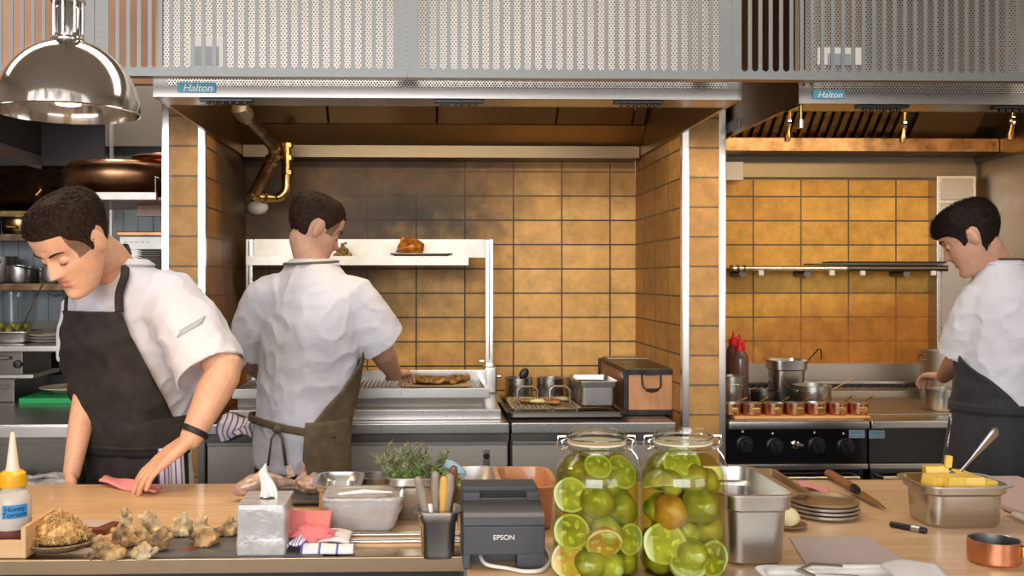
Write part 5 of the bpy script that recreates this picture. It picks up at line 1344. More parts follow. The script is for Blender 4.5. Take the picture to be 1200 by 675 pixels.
MB().limb([(cxw-.05, wb.y+.03, H+.079), (cxw, wb.y+.035, H+.083), (cxw+.06, wb.y+.04, H+.080)], [.005, .009, .004], 10, .5).build('paper_fold', 'tissue', t, label='white folded strip on the film')

# herbs in a pan
hp = on(490, 605, H); hx_ = at(487, 590, 2.33).x
c = V((hx_, 2.33, H+.0008))
mb = MB(); pan_mesh(mb, c, .125, .155, .10, .011, .86, .03, 0); tag(mb.build('herb_pan', 'steel_pan'), 'steel pan full of rosemary sprigs', 'pan')
random.seed(21)
def sprig(mb, base, d, ln, bend):
    pts = [base+d*ln*q+bend*q*q*ln for q in (0, .33, .66, 1)]
    mb.tube(pts, [.0014, .0012, .001, .0006], 4)
    for k in range(60):
        q = random.uniform(.08, 1); i = min(2, int(q*3)); p = pts[i].lerp(pts[i+1], q*3-i)
        n = (d*random.uniform(.5, .9)+V((random.gauss(0, 1), random.gauss(0, 1), random.gauss(0, .4))).normalized()*.75).normalized()*random.uniform(.014, .023)
        s_ = n.cross(V((random.gauss(0, 1), random.gauss(0, 1), 1))).normalized()*.0015
        mb.faces([p-s_, p+s_, p+n*.6+s_*.8, p+n, p+n*.6-s_*.8], [(0, 1, 2, 3, 4)])
lab_s = 0
for k in range(34):
    bx, by = random.uniform(-.045, .045), random.uniform(-.055, .055)
    d = V((bx*5+random.gauss(0, .22), by*2-.1, 1)).normalized()
    mb = MB(); sprig(mb, c+V((bx, by, .060)), d, random.uniform(.065, .105), V((random.gauss(0, .25), random.gauss(0, .2), -.05)))
    o = mb.build('rosemary_sprig', 'herb', None, 0, normals=False); tag(o, 'grey-green rosemary sprig standing in the steel herb pan', 'herb', 'rosemary sprigs in the pan')
for k in range(5):
    mb = MB(); p = c+V((-.035+.03*k-.0, -.058, .092+.004*(k % 2)))
    for q in range(34): mb.ball(p+V((random.uniform(-.018, .018), random.uniform(-.008, .010), random.gauss(0, .007))), (.006, .006, .0022), Euler((random.uniform(-1, 1), random.uniform(-1, 1), 0)).to_matrix(), 6, 4)
    o = mb.build('parsley_sprig', 'herb_bright', None, 60); tag(o, 'bright green leafy tuft along the front rim of the herb pan', 'herb', 'leafy tufts at the pan rim')

# oval steel tray with blue cloth
tc_ = V((at(556, 560, 2.42).x, 2.42, H)); 
mb = MB(); pan_mesh(mb, tc_+V((-.006, .01, .0008)), .15, .21, .072, .012, .80, .06, 0, step=False)
tag(mb.build('oval_steel_dish', 'steel_pan'), 'deep oval steel dish behind the receipt printer', 'dish')
def bl(u, v): return tc_+V((-.098+.075*u, -.06+.10*v, .080+.022*sin(pi*u)*(1-.3*v)+.007*sin(7*u+5*v)))
tag(MB().sheet(bl, 14, 12, .004).build('blue_wipe', 'blue_cloth', None, 0), 'pale blue wipe hanging over the oval steel dish', 'cloth')
# translucent orange tub
oc = V((at(615, 575, 2.27).x, 2.27, H+.0005))
mb = MB(); pan_mesh(mb, oc, .115, .23, .098, .010, .90, .03, 0, step=False)
tag(mb.build('orange_tub', 'orange_tub'), 'translucent orange plastic tub behind the receipt printer', 'tub')
# utensil pot
ub = on(512, 657, H); uc = V((at(513, 640, ub.y+.03).x, ub.y+.036, H+.0006))
mb = MB(); pan_mesh(mb, uc, .078, .078, .094, .007, .82, .016, 0)
tag(mb.build('utensil_pot', 'steel_pan'), 'square-rimmed steel pot full of worn handles beside the printer', 'pot')
def knife_h(dx, dy, tilt, ln, wid, m, label, rivets=False, cat='spreader', name='butter_spreader', tz=0):
    b = uc+V((dx*.4, dy*.5, .012)); d = V((tilt, -.05, 1)).normalized(); tp = b+d*ln
    t = thing(name, label, cat, b, 'handles in the steel pot' if cat == 'spreader' else None)
    MB().tube([b, b+d*ln*.45], [.007, .006], 8, flat=.25).build('blade', 'blade', t)
    MB().limb([b+d*ln*.42, b+d*ln*.62, b+d*ln*.84, tp], [wid*.62, wid*.72, wid, wid*.85], 12, .5, up=(0, 1, 0)).build('handle', m, t)
    if rivets:
        mb = MB()
        for q in (.55, .72): p = b+d*ln*q; mb.cyl(p-V((0, wid*.7, 0)), p+V((0, wid*.7, 0)), .0025, seg=8)
        mb.build('rivets', 'steel_pan', t)
knife_h(-.012, -.02, -.24, .145, .0095, 'grey_wood', 'grey worn handle leaning furthest from the printer in the steel pot')
knife_h(-.004, .01, -.02, .148, .0095, 'grey_wood', 'grey worn handle standing upright behind the yellow one')
knife_h(.016, -.02, .04, .142, .0085, 'yellow_wood', 'yellow wooden handle in the steel pot')
knife_h(.030, -.012, .08, .146, .0100, 'grey_wood', 'grey worn handle between the yellow and the dark red ones')
knife_h(.040, .02, .10, .160, .0090, 'dark_wood', 'dark red riveted knife handle in the steel pot by the printer', True, 'knife', 'kitchen_knife')

# ---------------------------------------------------------------- receipt printer
pb = on(592, 667, H); x0, x1 = at(543, 640, pb.y).x, at(639, 640, pb.y).x; y0 = pb.y; cxp = (x0+x1)/2; w = x1-x0; D = .185
t = thing('receipt_printer', 'charcoal receipt printer between the steel pot and the glass jars', 'printer', (cxp, y0+D/2, H))
zf = .082
mb = MB()
# front wall with a cut-out below, sides, rear
lx0, lx1 = at(551, 650, y0).x, at(606, 650, y0).x
mb.box2((x0, y0, H+.001), (lx0, y0+D, H+.028), .002); mb.box2((lx1, y0, H+.001), (x1, y0+D, H+.028), .002); mb.box2((lx0-.002, y0+.05, H+.001), (lx1+.002, y0+D, H+.028), .001)
mb.box2((x0, y0, H+.026), (x1, y0+D, H+zf), .004); mb.build('case', 'printer', t)
MB().loft([[V((x, y0+yy, H+zz_)) for yy, zz_ in ((.0, zf+.001), (.004, zf+.013), (.022, zf+.024), (.06, zf+.030), (.075, zf+.032), (.075, zf+.001))] for x in (x0+.001, x1-.001)]).build('curved_lid', 'printer_top', t)
mb = MB(); sx0, sx1 = at(563, 600, y0+.08).x, at(617, 600, y0+.08).x
mb.box2((x0+.002, y0+.076, H+zf), (sx0, y0+.11, H+zf+.046), .003); mb.box2((sx1, y0+.076, H+zf), (x1-.002, y0+.11, H+zf+.046), .003)
mb.box2((x0+.002, y0+.11, H+zf), (x1-.002, y0+D, H+zf+.052), .004); mb.build('rear_housing', 'printer', t)
mb = MB(); mb.box2((sx0, y0+.08, H+zf+.03), (sx1, y0+.108, H+zf+.033)); mb.box2((sx0, y0+.100, H+zf+.018), (sx1, y0+.108, H+zf+.044)); mb.build('paper_slot', 'black', t)
mb = MB(); n = 30
for k in range(n): mb.box((sx0+(sx1-sx0)*(k+.5)/n, y0+.079, H+zf+.034), ((sx1-sx0)/n*.5, .002, .004))
mb.build('tear_bar', 'steel_dark', t)
text('EPSON', .0135, 'white_print', t, ((at(590.5, 630, y0)).x, y0-.0006, at(590.5, 630, y0).z), (1, 0, 0), (0, 0, 1), depth=.0004)
mb = MB(); e0, e1, e2, e3 = on(566, 655, H), on(595, 669, H), on(628, 672, H), on(645, 655, H)
pts = [V((lx0+.02, y0+.045, H+.018)), V((lx0+.03, y0+.0, H+.010)), V((e1.x, e1.y, H+.005)), V(((e1.x+e2.x)/2+.005, e2.y-.004, H+.005)), V((e2.x+.012, e2.y+.006, H+.005)), V((x1+.012, y0+.03, H+.005)), V((x1+.016, y0+.09, H+.006)), V((x1+.006, y0+.17, H+.008))]
P = []
for i in range(len(pts)-1):
    p0, p1, p2, p3 = pts[max(i-1, 0)], pts[i], pts[i+1], pts[min(i+2, len(pts)-1)]
    for k in range(8):
        u = k/8; P.append(.5*((2*p1)+(p2-p0)*u+(2*p0-5*p1+4*p2-p3)*u*u+(3*p1-p0-3*p2+p3)*u**3))
P.append(pts[-1]); mb.tube(P, .0038, 10); o = mb.build('printer_cable', 'white_cable', None, 60); tag(o, 'white cable curling out from under the receipt printer', 'cable')

# ---------------------------------------------------------------- two jars of green tomatoes
JY = 1.835; JR = .0805
jars = [V((at(699, 600, JY).x, JY, H+.0006)), V((at(800, 600, JY).x, JY, H+.0006))]
def jar(c, label):
    t = thing('glass_jar', label, 'jar', c, 'clip-top jars of green tomatoes')
    r = JR; out = [(.001, 0), (r*.90, 0), (r*.97, .004), (r, .014), (r, .172), (r*.985, .190), (r*.90, .207), (r*.74, .222), (r*.635, .229), (r*.62, .232), (r*.62, .240), (r*.66, .241), (r*.66, .245)]
    inn = [(a-.004, max(z, .006)) for a, z in out if a > .01][::-1]
    MB().lathe(out+[(r*.60, .245)]+inn[1:]+[(.001, .006)], c, 56).build('glass_body', 'jar_glass', t)
    k = MB().lathe([(.001, .249), (r*.64, .249), (r*.665, .252), (r*.665, .262), (r*.60, .268), (r*.54, .270), (r*.52, .268), (.001, .267)], c, 48).build('glass_lid', 'jar_glass', t)
    MB().lathe([(r*.60, .2455), (r*.672, .2455), (r*.676, .247), (r*.672, .2485), (r*.60, .2485)], c, 48).build('rubber_ring', 'cream_tip', t)
    # wire bail
    MB().tube([V((r*.645*cos(2*pi*q/40), r*.645*sin(2*pi*q/40), .2365))+c for q in range(40)], .0018, 8, closed=True).build('neck_wire', 'chrome', t)
    MB().tube([V((r*.69*cos(2*pi*q/40), r*.69*sin(2*pi*q/40), .256))+c for q in range(40)], .0016, 8, closed=True).build('lid_wire', 'chrome', t)
    for s_ in (-1, 1):
        mb = MB(); x = r*.66*s_
        mb.tube([c+V((x, .004, .2365)), c+V((x+s_*.012, .004, .232)), c+V((x+s_*.020, 0, .244)), c+V((x+s_*.018, 0, .258)), c+V((x+s_*.004, 0, .258))], .0020, 8)
        mb.tube([c+V((x, -.012, .2365)), c+V((x+s_*.010, -.013, .240)), c+V((x+s_*.013, -.012, .252)), c+V((x+s_*.002, -.012, .257))], .0018, 8)
        if s_ > 0: mb.tube([c+V((x+.010, 0, .236)), c+V((x+.020, -.006, .222)), c+V((x+.028, -.006, .202))], .0016, 8)
        mb.build('wire_clip', 'chrome', t)
    mb = MB(); rb = r-.0052
    mb.lathe([(.001, .0072), (rb*.9, .0072), (rb, .016), (rb, .171), (rb*.98, .189), (rb*.89, .205), (rb*.73, .219), (rb*.6, .226), (.001, .226)], c, 56)
    mb.build('brine', 'brine', t)
jar(jars[0], 'clip-top glass jar of green tomatoes next to the printer')
jar(jars[1], 'clip-top glass jar of green tomatoes next to the deep steel pan')
def tomato(c, r, m, rot, half, label, group, face=None):
    """whole or halved tomato; half: cut face turned towards direction face"""
    t = thing('green_tomato', label, 'tomato', c, group)
    rg, sg = 14, 26; mb = MB(); rings = []
    for i in range(rg+1):
        th = (-pi/2+pi*i/rg) if not half else (-pi/2+(pi/2+.02)*i/rg)
        rr = cos(th); z = sin(th)*.86
        if not half: z -= .16*max(0, 1-rr/.42)*(1 if th > 0 else 0)
        rings.append([V((max(rr, .02)*cos(2*pi*j/sg)*(1+.035*cos(5*2*pi*j/sg)), max(rr, .02)*sin(2*pi*j/sg)*(1+.035*cos(5*2*pi*j/sg)), z))*r for j in range(sg)])
    if half and face is not None:
        q = V((0, 0, 1)).rotation_difference(V(face)).to_matrix() @ Matrix.Rotation(rot, 3, 'Z')
    else: q = Euler((rot, rot*.7, rot*1.3)).to_matrix()
    mb.loft([[q @ p+c for p in g_] for g_ in rings]); mb.build('skin', m, t)
    if half:
        f = MB(); f.lathe([(.001, r*.012), (r*.86, r*.012), (r*.9, -r*.02), (.001, -r*.05)], (0, 0, 0), 30); 
        me_off = Matrix.Translation(c) @ q.to_4x4()
        f.bm.transform(me_off); fl_ = f.build('cut_face', 'tomato_flesh', t)
        for k in range(5):
            a = 2*pi*k/5+rot; s_ = MB(); s_.ball((r*.50*cos(a), r*.50*sin(a), r*.014), (r*.26, r*.13, r*.02), Matrix.Rotation(a+.5, 3, 'Z'), 10, 6); s_.bm.transform(me_off); s_.build('seed_pocket', 'tomato_seed', fl_)
        g_ = MB(); g_.lathe([(r*.84, r*.0), (r*.85, r*.02), (r*.985, r*.02), (r*.99, -r*.01)], (0, 0, 0), 30); g_.bm.transform(me_off); g_.build('cut_rim', 'tomato_rim', fl_)
GR = ['green tomatoes in the jar next to the printer', 'green tomatoes in the jar next to the deep pan']
JN = ['in the printer-side jar', 'in the pan-side jar']
def px_tom(j, px, py, r, m, rot, half, desc, face=(0, -1, 0), deep=0):
    c = jars[j]; zz0 = at(px, py, c.y-.05).z-H+.35*r; RZ_ = JR-.0066 if zz0 < .176 else max(.048, JR-.0066-(zz0-.176)*.42)
    lim = RZ_-r*.88 if not half else sqrt(max(RZ_**2-r*r, .0006))-.0015
    y = c.y-.05
    for _ in range(6):
        p = at(px, py, y); dx = p.x-c.x; dx = max(-lim*.98, min(lim*.98, dx)); y = c.y-sqrt(max(lim*lim-dx*dx, 1e-5))+deep
    p = at(px, py, y); p.x = c.x+dx
    p.z = max(p.z, H+.008+r*.9)
    tomato(p, r, m, rot, half, f'{desc} {JN[j]}', GR[j], face)
W, HF = False, True
# printer-side jar, from the picture
for a in ((0, 672, 551, .028, 'olive_tomato', .4, W, 'olive green tomato below the neck, on the printer side'),
          (0, 701, 546, .022, 'lime_tomato', 1.4, HF, 'half tomato with pale face highest under the neck', (.1, -.75, .65)),
          (0, 729, 553, .029, 'lime_tomato', .3, HF, 'half tomato with a striped cut face at the shoulder', (.45, -.75, .5)),
          (0, 700, 557, .026, 'olive_tomato', 2.2, W, 'yellowish tomato in the middle just under the neck'),
          (0, 669, 580, .0275, 'green_tomato', 1.2, HF, 'half tomato, upper of the two pale faces at the glass', (-.35, -.93, .1)),
          (0, 699, 588, .030, 'green_tomato', 2.7, W, 'green tomato with a flat wedge top in the upper middle', ),
          (0, 731, 594, .033, 'green_tomato', .9, W, 'big green tomato on the far-from-printer side'),
          (0, 670, 623, .0285, 'green_tomato', 2.2, HF, 'half tomato, lower of the two pale faces at the glass', (-.3, -.95, 0)),
          (0, 711, 621, .028, 'lime_tomato', .7, W, 'pale lime tomato in front at the centre'),
          (0, 708, 637, .0285, 'orange_tomato', .2, HF, 'half tomato with a blushing face under the lime one', (.0, -.85, -.45)),
          (0, 739, 632, .025, 'lime_tomato', 1.2, HF, 'half tomato with a pale striped face low on the pan-side wall', (.5, -.85, .1)),
          (0, 667, 662, .0285, 'orange_tomato', 1.9, HF, 'half tomato with a blushing face near the bottom', (-.35, -.9, .15)),
          (0, 693, 664, .0285, 'green_tomato', .1, W, 'green tomato at the bottom, beside the blushing half'),
          (0, 716, 669, .024, 'lime_tomato', 2.1, W, 'light green tomato at the bottom centre'),
          (0, 738, 668, .024, 'green_tomato', 1.1, W, 'small green tomato at the bottom by the second jar'),
          (0, 653, 588, .020, 'olive_tomato', 1.4, W, 'narrow olive tomato squeezed at the outer glass'),
          (0, 689, 606, .020, 'olive_tomato', 1.4, W, 'small olive tomato behind the two pale faces'),
          (0, 652, 640, .020, 'olive_tomato', .4, W, 'dim olive tomato low at the outer glass'),
          (0, 687, 640, .022, 'olive_tomato', 2.4, W, 'shaded olive tomato behind the blushing face'),
          (0, 742, 566, .018, 'olive_tomato', 2.0, W, 'small olive tomato under the shoulder by the second jar'),
          # pan-side jar
          (1, 772, 552, .026, 'olive_tomato', .4, W, 'dark olive tomato at the shoulder by the first jar'),
          (1, 799, 543, .030, 'lime_tomato', .5, HF, 'half tomato with a pale face directly under the neck', (.0, -.8, .6)),
          (1, 778, 570, .034, 'olive_tomato', 2.5, HF, 'half tomato, dark cap turned up like a dome', (.05, -.25, -.95)),
          (1, 812, 560, .027, 'olive_tomato', 1.5, W, 'brownish wedge-like tomato in the upper middle'),
          (1, 840, 564, .024, 'olive_tomato', 2.5, W, 'yellowish tomato at the upper pan-side wall'),
          (1, 785, 600, .030, 'orange_tomato', 2.5, W, 'only fully orange tomato'),
          (1, 820, 592, .033, 'green_tomato', .8, W, 'large shining green tomato right of the orange one'),
          (1, 765, 597, .024, 'green_tomato', .2, W, 'green tomato beside the orange one, at the glass'),
          (1, 779, 637, .033, 'lime_tomato', 1.2, HF, 'half tomato with the largest pale cut face', (-.25, -.95, .1)),
          (1, 811, 648, .027, 'lime_tomato', .2, W, 'ribbed lime tomato in the lower middle'),
          (1, 832, 622, .031, 'olive_tomato', 1.9, W, 'amber olive tomato at the pan-side wall'),
          (1, 836, 655, .029, 'green_tomato', .6, HF, 'half tomato with a greenish seedy face at the lower wall', (.4, -.9, .05)),
          (1, 772, 668, .027, 'green_tomato', .9, W, 'dark green tomato at the bottom by the first jar'),
          (1, 806, 676, .028, 'lime_tomato', 1.9, HF, 'half tomato lying face up at the very bottom', (.05, -.5, .85)),
          (1, 758, 632, .022, 'olive_tomato', 1.0, W, 'dim olive tomato at the glass by the first jar'),
          (1, 803, 622, .020, 'green_tomato', 2.0, W, 'small green tomato tucked below the shining one'),
          (1, 848, 590, .018, 'olive_tomato', 2.0, W, 'small amber tomato at the outer glass'),
          (1, 758, 655, .018, 'green_tomato', 2.0, W, 'small green tomato low at the glass by the first jar')):
    j, px, py, r, m, rot, half, desc = a[:8]; r *= 1.16 if half else 1.10; px_tom(j, px, py, r, m, rot, half, desc, a[8] if len(a) > 8 else (0, -1, 0), .036 if (r <= .0245 and not half) else (.008 if (m == "olive_tomato" and not half) else 0))
random.seed(31)
for j in (0, 1):
    for zz_ in (.032, .078, .124, .170):
        for k in range(5):
            a = 2*pi*k/5+zz_*31; rr = .036
            tomato(jars[j]+V((rr*cos(a), rr*sin(a)+.018, zz_)), .0245, ('green_tomato', 'olive_tomato', 'lime_tomato')[(k+j) % 3], a, False, f'green tomato packed deep in the middle {JN[j].replace("in the", "of the")}', GR[j]+', inner layer')

# ---------------------------------------------------------------- deep steel pan and the things at its side
db = on(890, 667, H); z_r = .142
f0, f1 = at(846, 585, db.y-.02).x, at(944, 585, db.y-.02).x
dc = V(((f0+f1)/2, db.y+.135, H+.0006))
mb = MB(); pan_mesh(mb, dc, f1-f0-.026, .285, z_r, .012, .84, .030); tag(mb.build('deep_steel_pan', 'steel_pan'), 'deep steel pan standing beside the tomato jars', 'pan')
# narrow brown trays behind it
q0, q1 = on(884, 556, H+.03), on(935, 578, H+.03)
a0 = V((at(888, 549, 2.62).x, 2.62, H+.042)); a1 = V((at(930, 574, 2.32).x, 2.32, H+.042))
u = (a1-a0); ln = u.length; an = math.atan2(u.y, u.x)
mb = MB(); pan_mesh(mb, (a0+a1)/2-V((0, 0, .041)), ln, .075, .045, .006, .92, .016, an, step=False)
tag(mb.build('narrow_brown_dish', 'bronze_plate'), 'narrow brown dish lying slantwise behind the deep steel pan', 'dish')
q = on(946, 574, H)
def pk(u, v): return V((q.x-.035+.075*u+.02*v, q.y-.05+.09*v*(1-.3*u), H+.004+.016*(1-u)*(1-.3*v)+.003*sin(6*u)))
tag(MB().sheet(pk, 10, 10, .003).build('pink_paper', 'pink_plain', None, 0), 'pink cloth on the counter behind the plates', 'cloth')
pc = V((on(966, 604, H).x, on(966, 604, H).y+.0, H))
pr_ = .0775
for k in range(4):
    c = pc+V((.002*(k % 2), .002*k, .0006+k*.0088))
    o = MB().lathe([(.001, 0), (pr_*.85, 0), (pr_, .006), (pr_, .0115), (pr_-.0035, .0115), (pr_*.85, .0045), (.001, .0035)], c, 44).build('round_metal_plate', 'tin_plate' if k < 3 else 'bronze_plate')
    tag(o, ['lowest metal plate of the stack by the deep pan', 'second metal plate from the bottom of the stack by the deep pan', 'third metal plate from the bottom of the stack by the deep pan', 'brown-faced plate on top of the stack by the deep pan'][k], 'plate', 'stack of round metal plates')
q = on(925, 620, H)
tag(MB().lathe([(.001, 0), (.03, 0), (.042, .008), (.042, .010), (.03, .004), (.001, .003)], q+V((0, .012, .0005)), 28).build('butter_dish', 'bronze_plate'), 'tiny brown dish half hidden by the deep steel pan', 'dish')
tag(MB().ball(q+V((0, .012, .024)), (.027, .024, .022), nz=.2, seed=4).build('butter_scoop', 'butter_pale'), 'scoop of pale butter behind the deep steel pan', 'butter')
# chef's knife
k0, k1, k2 = on(972, 561, H), on(1001, 578, H), on(1039, 601, H)
t = thing('chef_knife', 'chef\'s knife with a brown wooden handle lying on the counter', 'knife', V((k1.x, k1.y, H)))
MB().limb([k0+V((0, 0, .014)), k0.lerp(k1, .5)+V((0, 0, .015)), k1+V((0, 0, .014))], [.014, .0115, .011], 14, .8).build('handle', 'brown_wood', t)
d = (k2-k1).normalized()
MB().cyl(k1+V((0, 0, .014)), k1+d*.022+V((0, 0, .013)), .011, .009, 12).build('bolster', 'black', t)
nx = V((-d.y, d.x, 0))
b0 = k1+d*.018
MB().loft([[p+V((0, 0, h_)) for p in (b0+nx*.014, b0.lerp(k2, .6)+nx*.010, k2, b0.lerp(k2, .6)-nx*.014, b0-nx*.020)] for h_ in (.0085, .0105)]).build('blade', 'blade', t)
# pen
k0, k1 = on(1043, 614, H+.007), on(1086, 622, H+.007)
t = thing('marker_pen', 'thin black marker lying on the oak counter', 'pen', V(((k0.x+k1.x)/2, (k0.y+k1.y)/2, H)))
MB().tube([k0, k0.lerp(k1, .03), k0.lerp(k1, .97), k1], [.004, .0066, .0066, .005], 14).build('barrel', 'black', t)
MB().tube([k0.lerp(k1, .6), k0.lerp(k1, .82)], .0069, 14).build('silver_band', 'steel_pan', t)
# paper sheet
q = [on(925, 631, H), on(1017, 630, H), on(1064, 661, H), on(944, 662, H)]
MB_ = MB(); MB_.loft([[p+V((0, 0, h_)) for p in q] for h_ in (.0006, .0028)]); tag(MB_.build('butcher_paper', 'pinkish_paper'), 'plain greyish-pink sheet lying on the oak beside the deep pan', 'paper')
# white tray with tongs and a towel
wb0, wb1 = on(880, 664, H+.02), on(1088, 664, H+.02); yw1 = on(980, 664, H+.02).y
mb = MB(); pan_mesh(mb, ((wb0.x+wb1.x)/2, yw1-.135, H+.001), wb1.x-wb0.x-.02, .26, .022, .010, .96, .018, 0, step=False)
tag(mb.build('white_tray', 'white_metal'), 'white enamel tray along the bottom edge of the picture', 'tray')
tq = at(1060, 668, yw1-.10)
def twl(u, v): return V((on(1040, 668, H+.03).x+.10*u-.03*v, yw1-.03-.17*v, H+.030+.004*sin(5*u)+.006*sin(3*v+u*2)))
tag(MB().sheet(twl, 14, 14, .006).build('folded_cloth', 'paper', None, 0), 'folded white cloth lying over the end of the white tray', 'cloth')
g0 = on(938, 668, H+.03); g1 = on(992, 667, H+.03)
t = thing('steel_tongs', 'bent steel tongs lying in the white tray', 'tongs', (g0.x+.04, yw1-.03, H+.014))
MB().tube([(g1.x, yw1-.03, H+.030), (g0.x+.03, yw1-.028, H+.034), (g0.x, yw1-.045, H+.028), (g0.x+.02, yw1-.07, H+.024), (g1.x+.01, yw1-.075, H+.022)], [.005, .006, .007, .006, .005], 8, flat=.5).build('arms', 'steel_pan', t)
# butter pan
bb = on(1137, 620, H); bw0, bw1 = at(1080, 578, bb.y).x, at(1192, 578, bb.y).x
bc_ = V(((bw0+bw1)/2, bb.y+.066, H+.0006)); w = bw1-bw0-.024
mb = MB(); pan_mesh(mb, bc_, w, .150, .095, .012, .87, .034); tag(mb.build('butter_pan', 'steel_pan'), 'steel pan heaped with yellow butter blocks and a spoon', 'pan')
random.seed(17)
blocks = ((-.055, -.02, .094, 20, .042, 'pale butter block highest at the side of the knife'), (-.028, .025, .104, -15, .05, 'large butter block at the back of the pan'), (-.022, -.035, .096, 8, .044, 'butter block at the front of the pan, nearest the pen'), (.025, -.03, .090, -12, .048, 'flat butter block at the front under the spoon'), (.032, .02, .092, 30, .046, 'butter block lying behind the flat one'), (.063, -.025, .088, 16, .034, 'small butter block at the copper-pan end'), (-.005, .03, .070, 40, .05, 'butter block buried beneath the others'))
for x, y, z, a, s_, lab in blocks:
    o = MB().box(bc_+V((x, y, z)), (s_, s_*.9, s_*.75), .004, Euler((R(a*.4), R(a*.3), R(a)))).build('butter_block', 'butter'); tag(o, lab, 'butter', 'butter blocks in the steel pan')
for k in range(8):
    o = MB().box(bc_+V((-.05+.033*(k % 4), -.03+.06*(k//4), .045)), (.032, .05, .05), .004).build('butter_block', 'butter'); tag(o, 'butter block lying deep inside the heaped steel pan', 'butter', 'butter blocks deep in the steel pan')
tag(MB().box(bc_+V((-.012, .0, .136)), (.015, .012, .028), .003, Euler((0, R(6), 0))).build('butter_stick', 'butter'), 'short butter stick standing upright on the heap', 'butter')
s0 = bc_+V((.012, .01, .10)); s1 = at(1169, 503, bc_.y+.03)
t = thing('serving_spoon', 'bright serving spoon standing in the butter pan', 'spoon', s0)
dd = s1-s0
MB().limb([s0, s0+dd*.35, s0+dd*.7, s0+dd*.93], [.0045, .0045, .0095, .0125], 12, .35, up=(0, 1, .3)).build('handle', 'steel_pan', t)
MB().ball(s0-dd.normalized()*.02, (.018, .008, .028)).build('bowl', 'steel_pan', t)
# pink board behind, knife handle at the edge
q0 = on(1188, 600, H); 
tag(MB().box2((on(1183, 600, H).x, 2.24, H+.0006), (on(1300, 600, H).x, bk-.03, H+.014), .003).build('pink_cutting_board', 'pink_board'), 'pinkish cutting board at the picture edge behind the butter pan', 'cutting board')
k0, k1 = on(1178, 598, H+.012), on(1215, 613, H+.012)
t = thing('riveted_knife', 'pale riveted knife handle at the picture edge by the butter pan', 'knife', V((k1.x, k1.y, H)))
MB().limb([k0.lerp(k1, .35), k0.lerp(k1, .7), k0.lerp(k1, 1.3)], [.010, .011, .013], 12, .7).build('handle', 'cream_tip', t)
MB().tube([k0, k0.lerp(k1, .4)], [.006, .008], 8, flat=.3).build('blade', 'blade', t)
p = k0.lerp(k1, .62); MB().lathe([(.001, 0), (.008, 0), (.008, .002), (.001, .003)], p+V((0, -.010, .004)), 12, Matrix.Rotation(R(60), 4, 'X')).build('rivet', 'steel_pan', t)
# little copper pan
cb = on(1167, 667, H); r = .0485
c = V((at(1167, 640, cb.y+.04).x, cb.y+r-.003, H+.0006))
t = thing('copper_saucepan', 'little copper saucepan with a brass bracket in front of the butter pan', 'pan', c)
MB().lathe([(.001, 0), (r-.006, 0), (r, .005), (r, .045), (r-.002, .045), (r-.002, .006), (.001, .004)], c, 40).build('body', 'copper', t)
MB().lathe([(r-.0026, .006), (r-.0019, .044), (r-.0026, .0448), (r-.0034, .044), (r-.0034, .006)], c, 40).build('tin_lining', 'steel_pan', t)
hd = V((.80, -.6, 0)).normalized()
b = MB().box(c+hd*(r+.002)+V((0, 0, .028)), (.006, .026, .022), .004, Euler((0, 0, math.atan2(hd.y, hd.x)))).build('handle_bracket', 'gold', t)
MB().tube([c+hd*(r+.003)+V((0, 0, .032)), c+hd*(r+.03)+V((0, 0, .038)), c+hd*(r+.12)+V((0, 0, .052))], [.006, .005, .008], 10, flat=.5).build('handle', 'gold', t)

# ================================================================ THE THREE CHEFS
from mathutils.bvhtree import BVHTree
def cat4(p0, p1, p2, p3, t):
    return .5*((2*p1)+(p2-p0)*t+(2*p0-5*p1+4*p2-p3)*t*t+(3*p1-p0-3*p2+p3)*t**3)
class Torso:
    """a stack of oval sections: (centre, facing direction angle in degrees, half width, half depth)"""
    def __init__(s, secs):
        s.c = [V(a[0]) for a in secs]; s.f = [a[1] for a in secs]; s.w = [a[2] for a in secs]; s.d = [a[3] for a in secs]; s.n = len(secs)
    def ev(s, arr, t):
        x = max(0, min(1, t))*(s.n-1); i = min(int(x), s.n-2); u = x-i
        g = lambda k: arr[max(0, min(s.n-1, k))]
        return cat4(g(i-1), g(i), g(i+1), g(i+2), u)
    def pt(s, t, a, off=0):
        c = s.ev(s.c, t); f = R(s.ev(s.f, t)); w = s.ev(s.w, t)+off; d = s.ev(s.d, t)+off
        D = V((sin(f), -cos(f), 0)); L = V((cos(f), sin(f), 0))      # facing 0 = towards the camera; L = the wearer's left
        ca, sa = cos(a), sin(a); e = .86
        return c+D*(abs(ca)**e*(1 if ca > 0 else -1))*d+L*(abs(sa)**e*(1 if sa > 0 else -1))*w
    def closed(s, mb, t0, t1, off, nt=26, na=40, cap=True):
        mb.loft([[s.pt(t0+(t1-t0)*i/nt, 2*pi*j/na, off) for j in range(na)] for i in range(nt+1)])
    def patch(s, mb, t0, t1, a0, a1, off, nt, na, th, wr=None):
        """a0, a1: functions of v in 0..1 giving the edge angles"""
        def fn(u, v):
            t = t0+(t1-t0)*v; A0 = a0(v) if callable(a0) else a0; A1 = a1(v) if callable(a1) else a1
            a = A0+(A1-A0)*u; p = s.pt(t, a, off+(wr(u, v) if wr else 0)); return p
        mb.sheet(fn, na, nt, th)

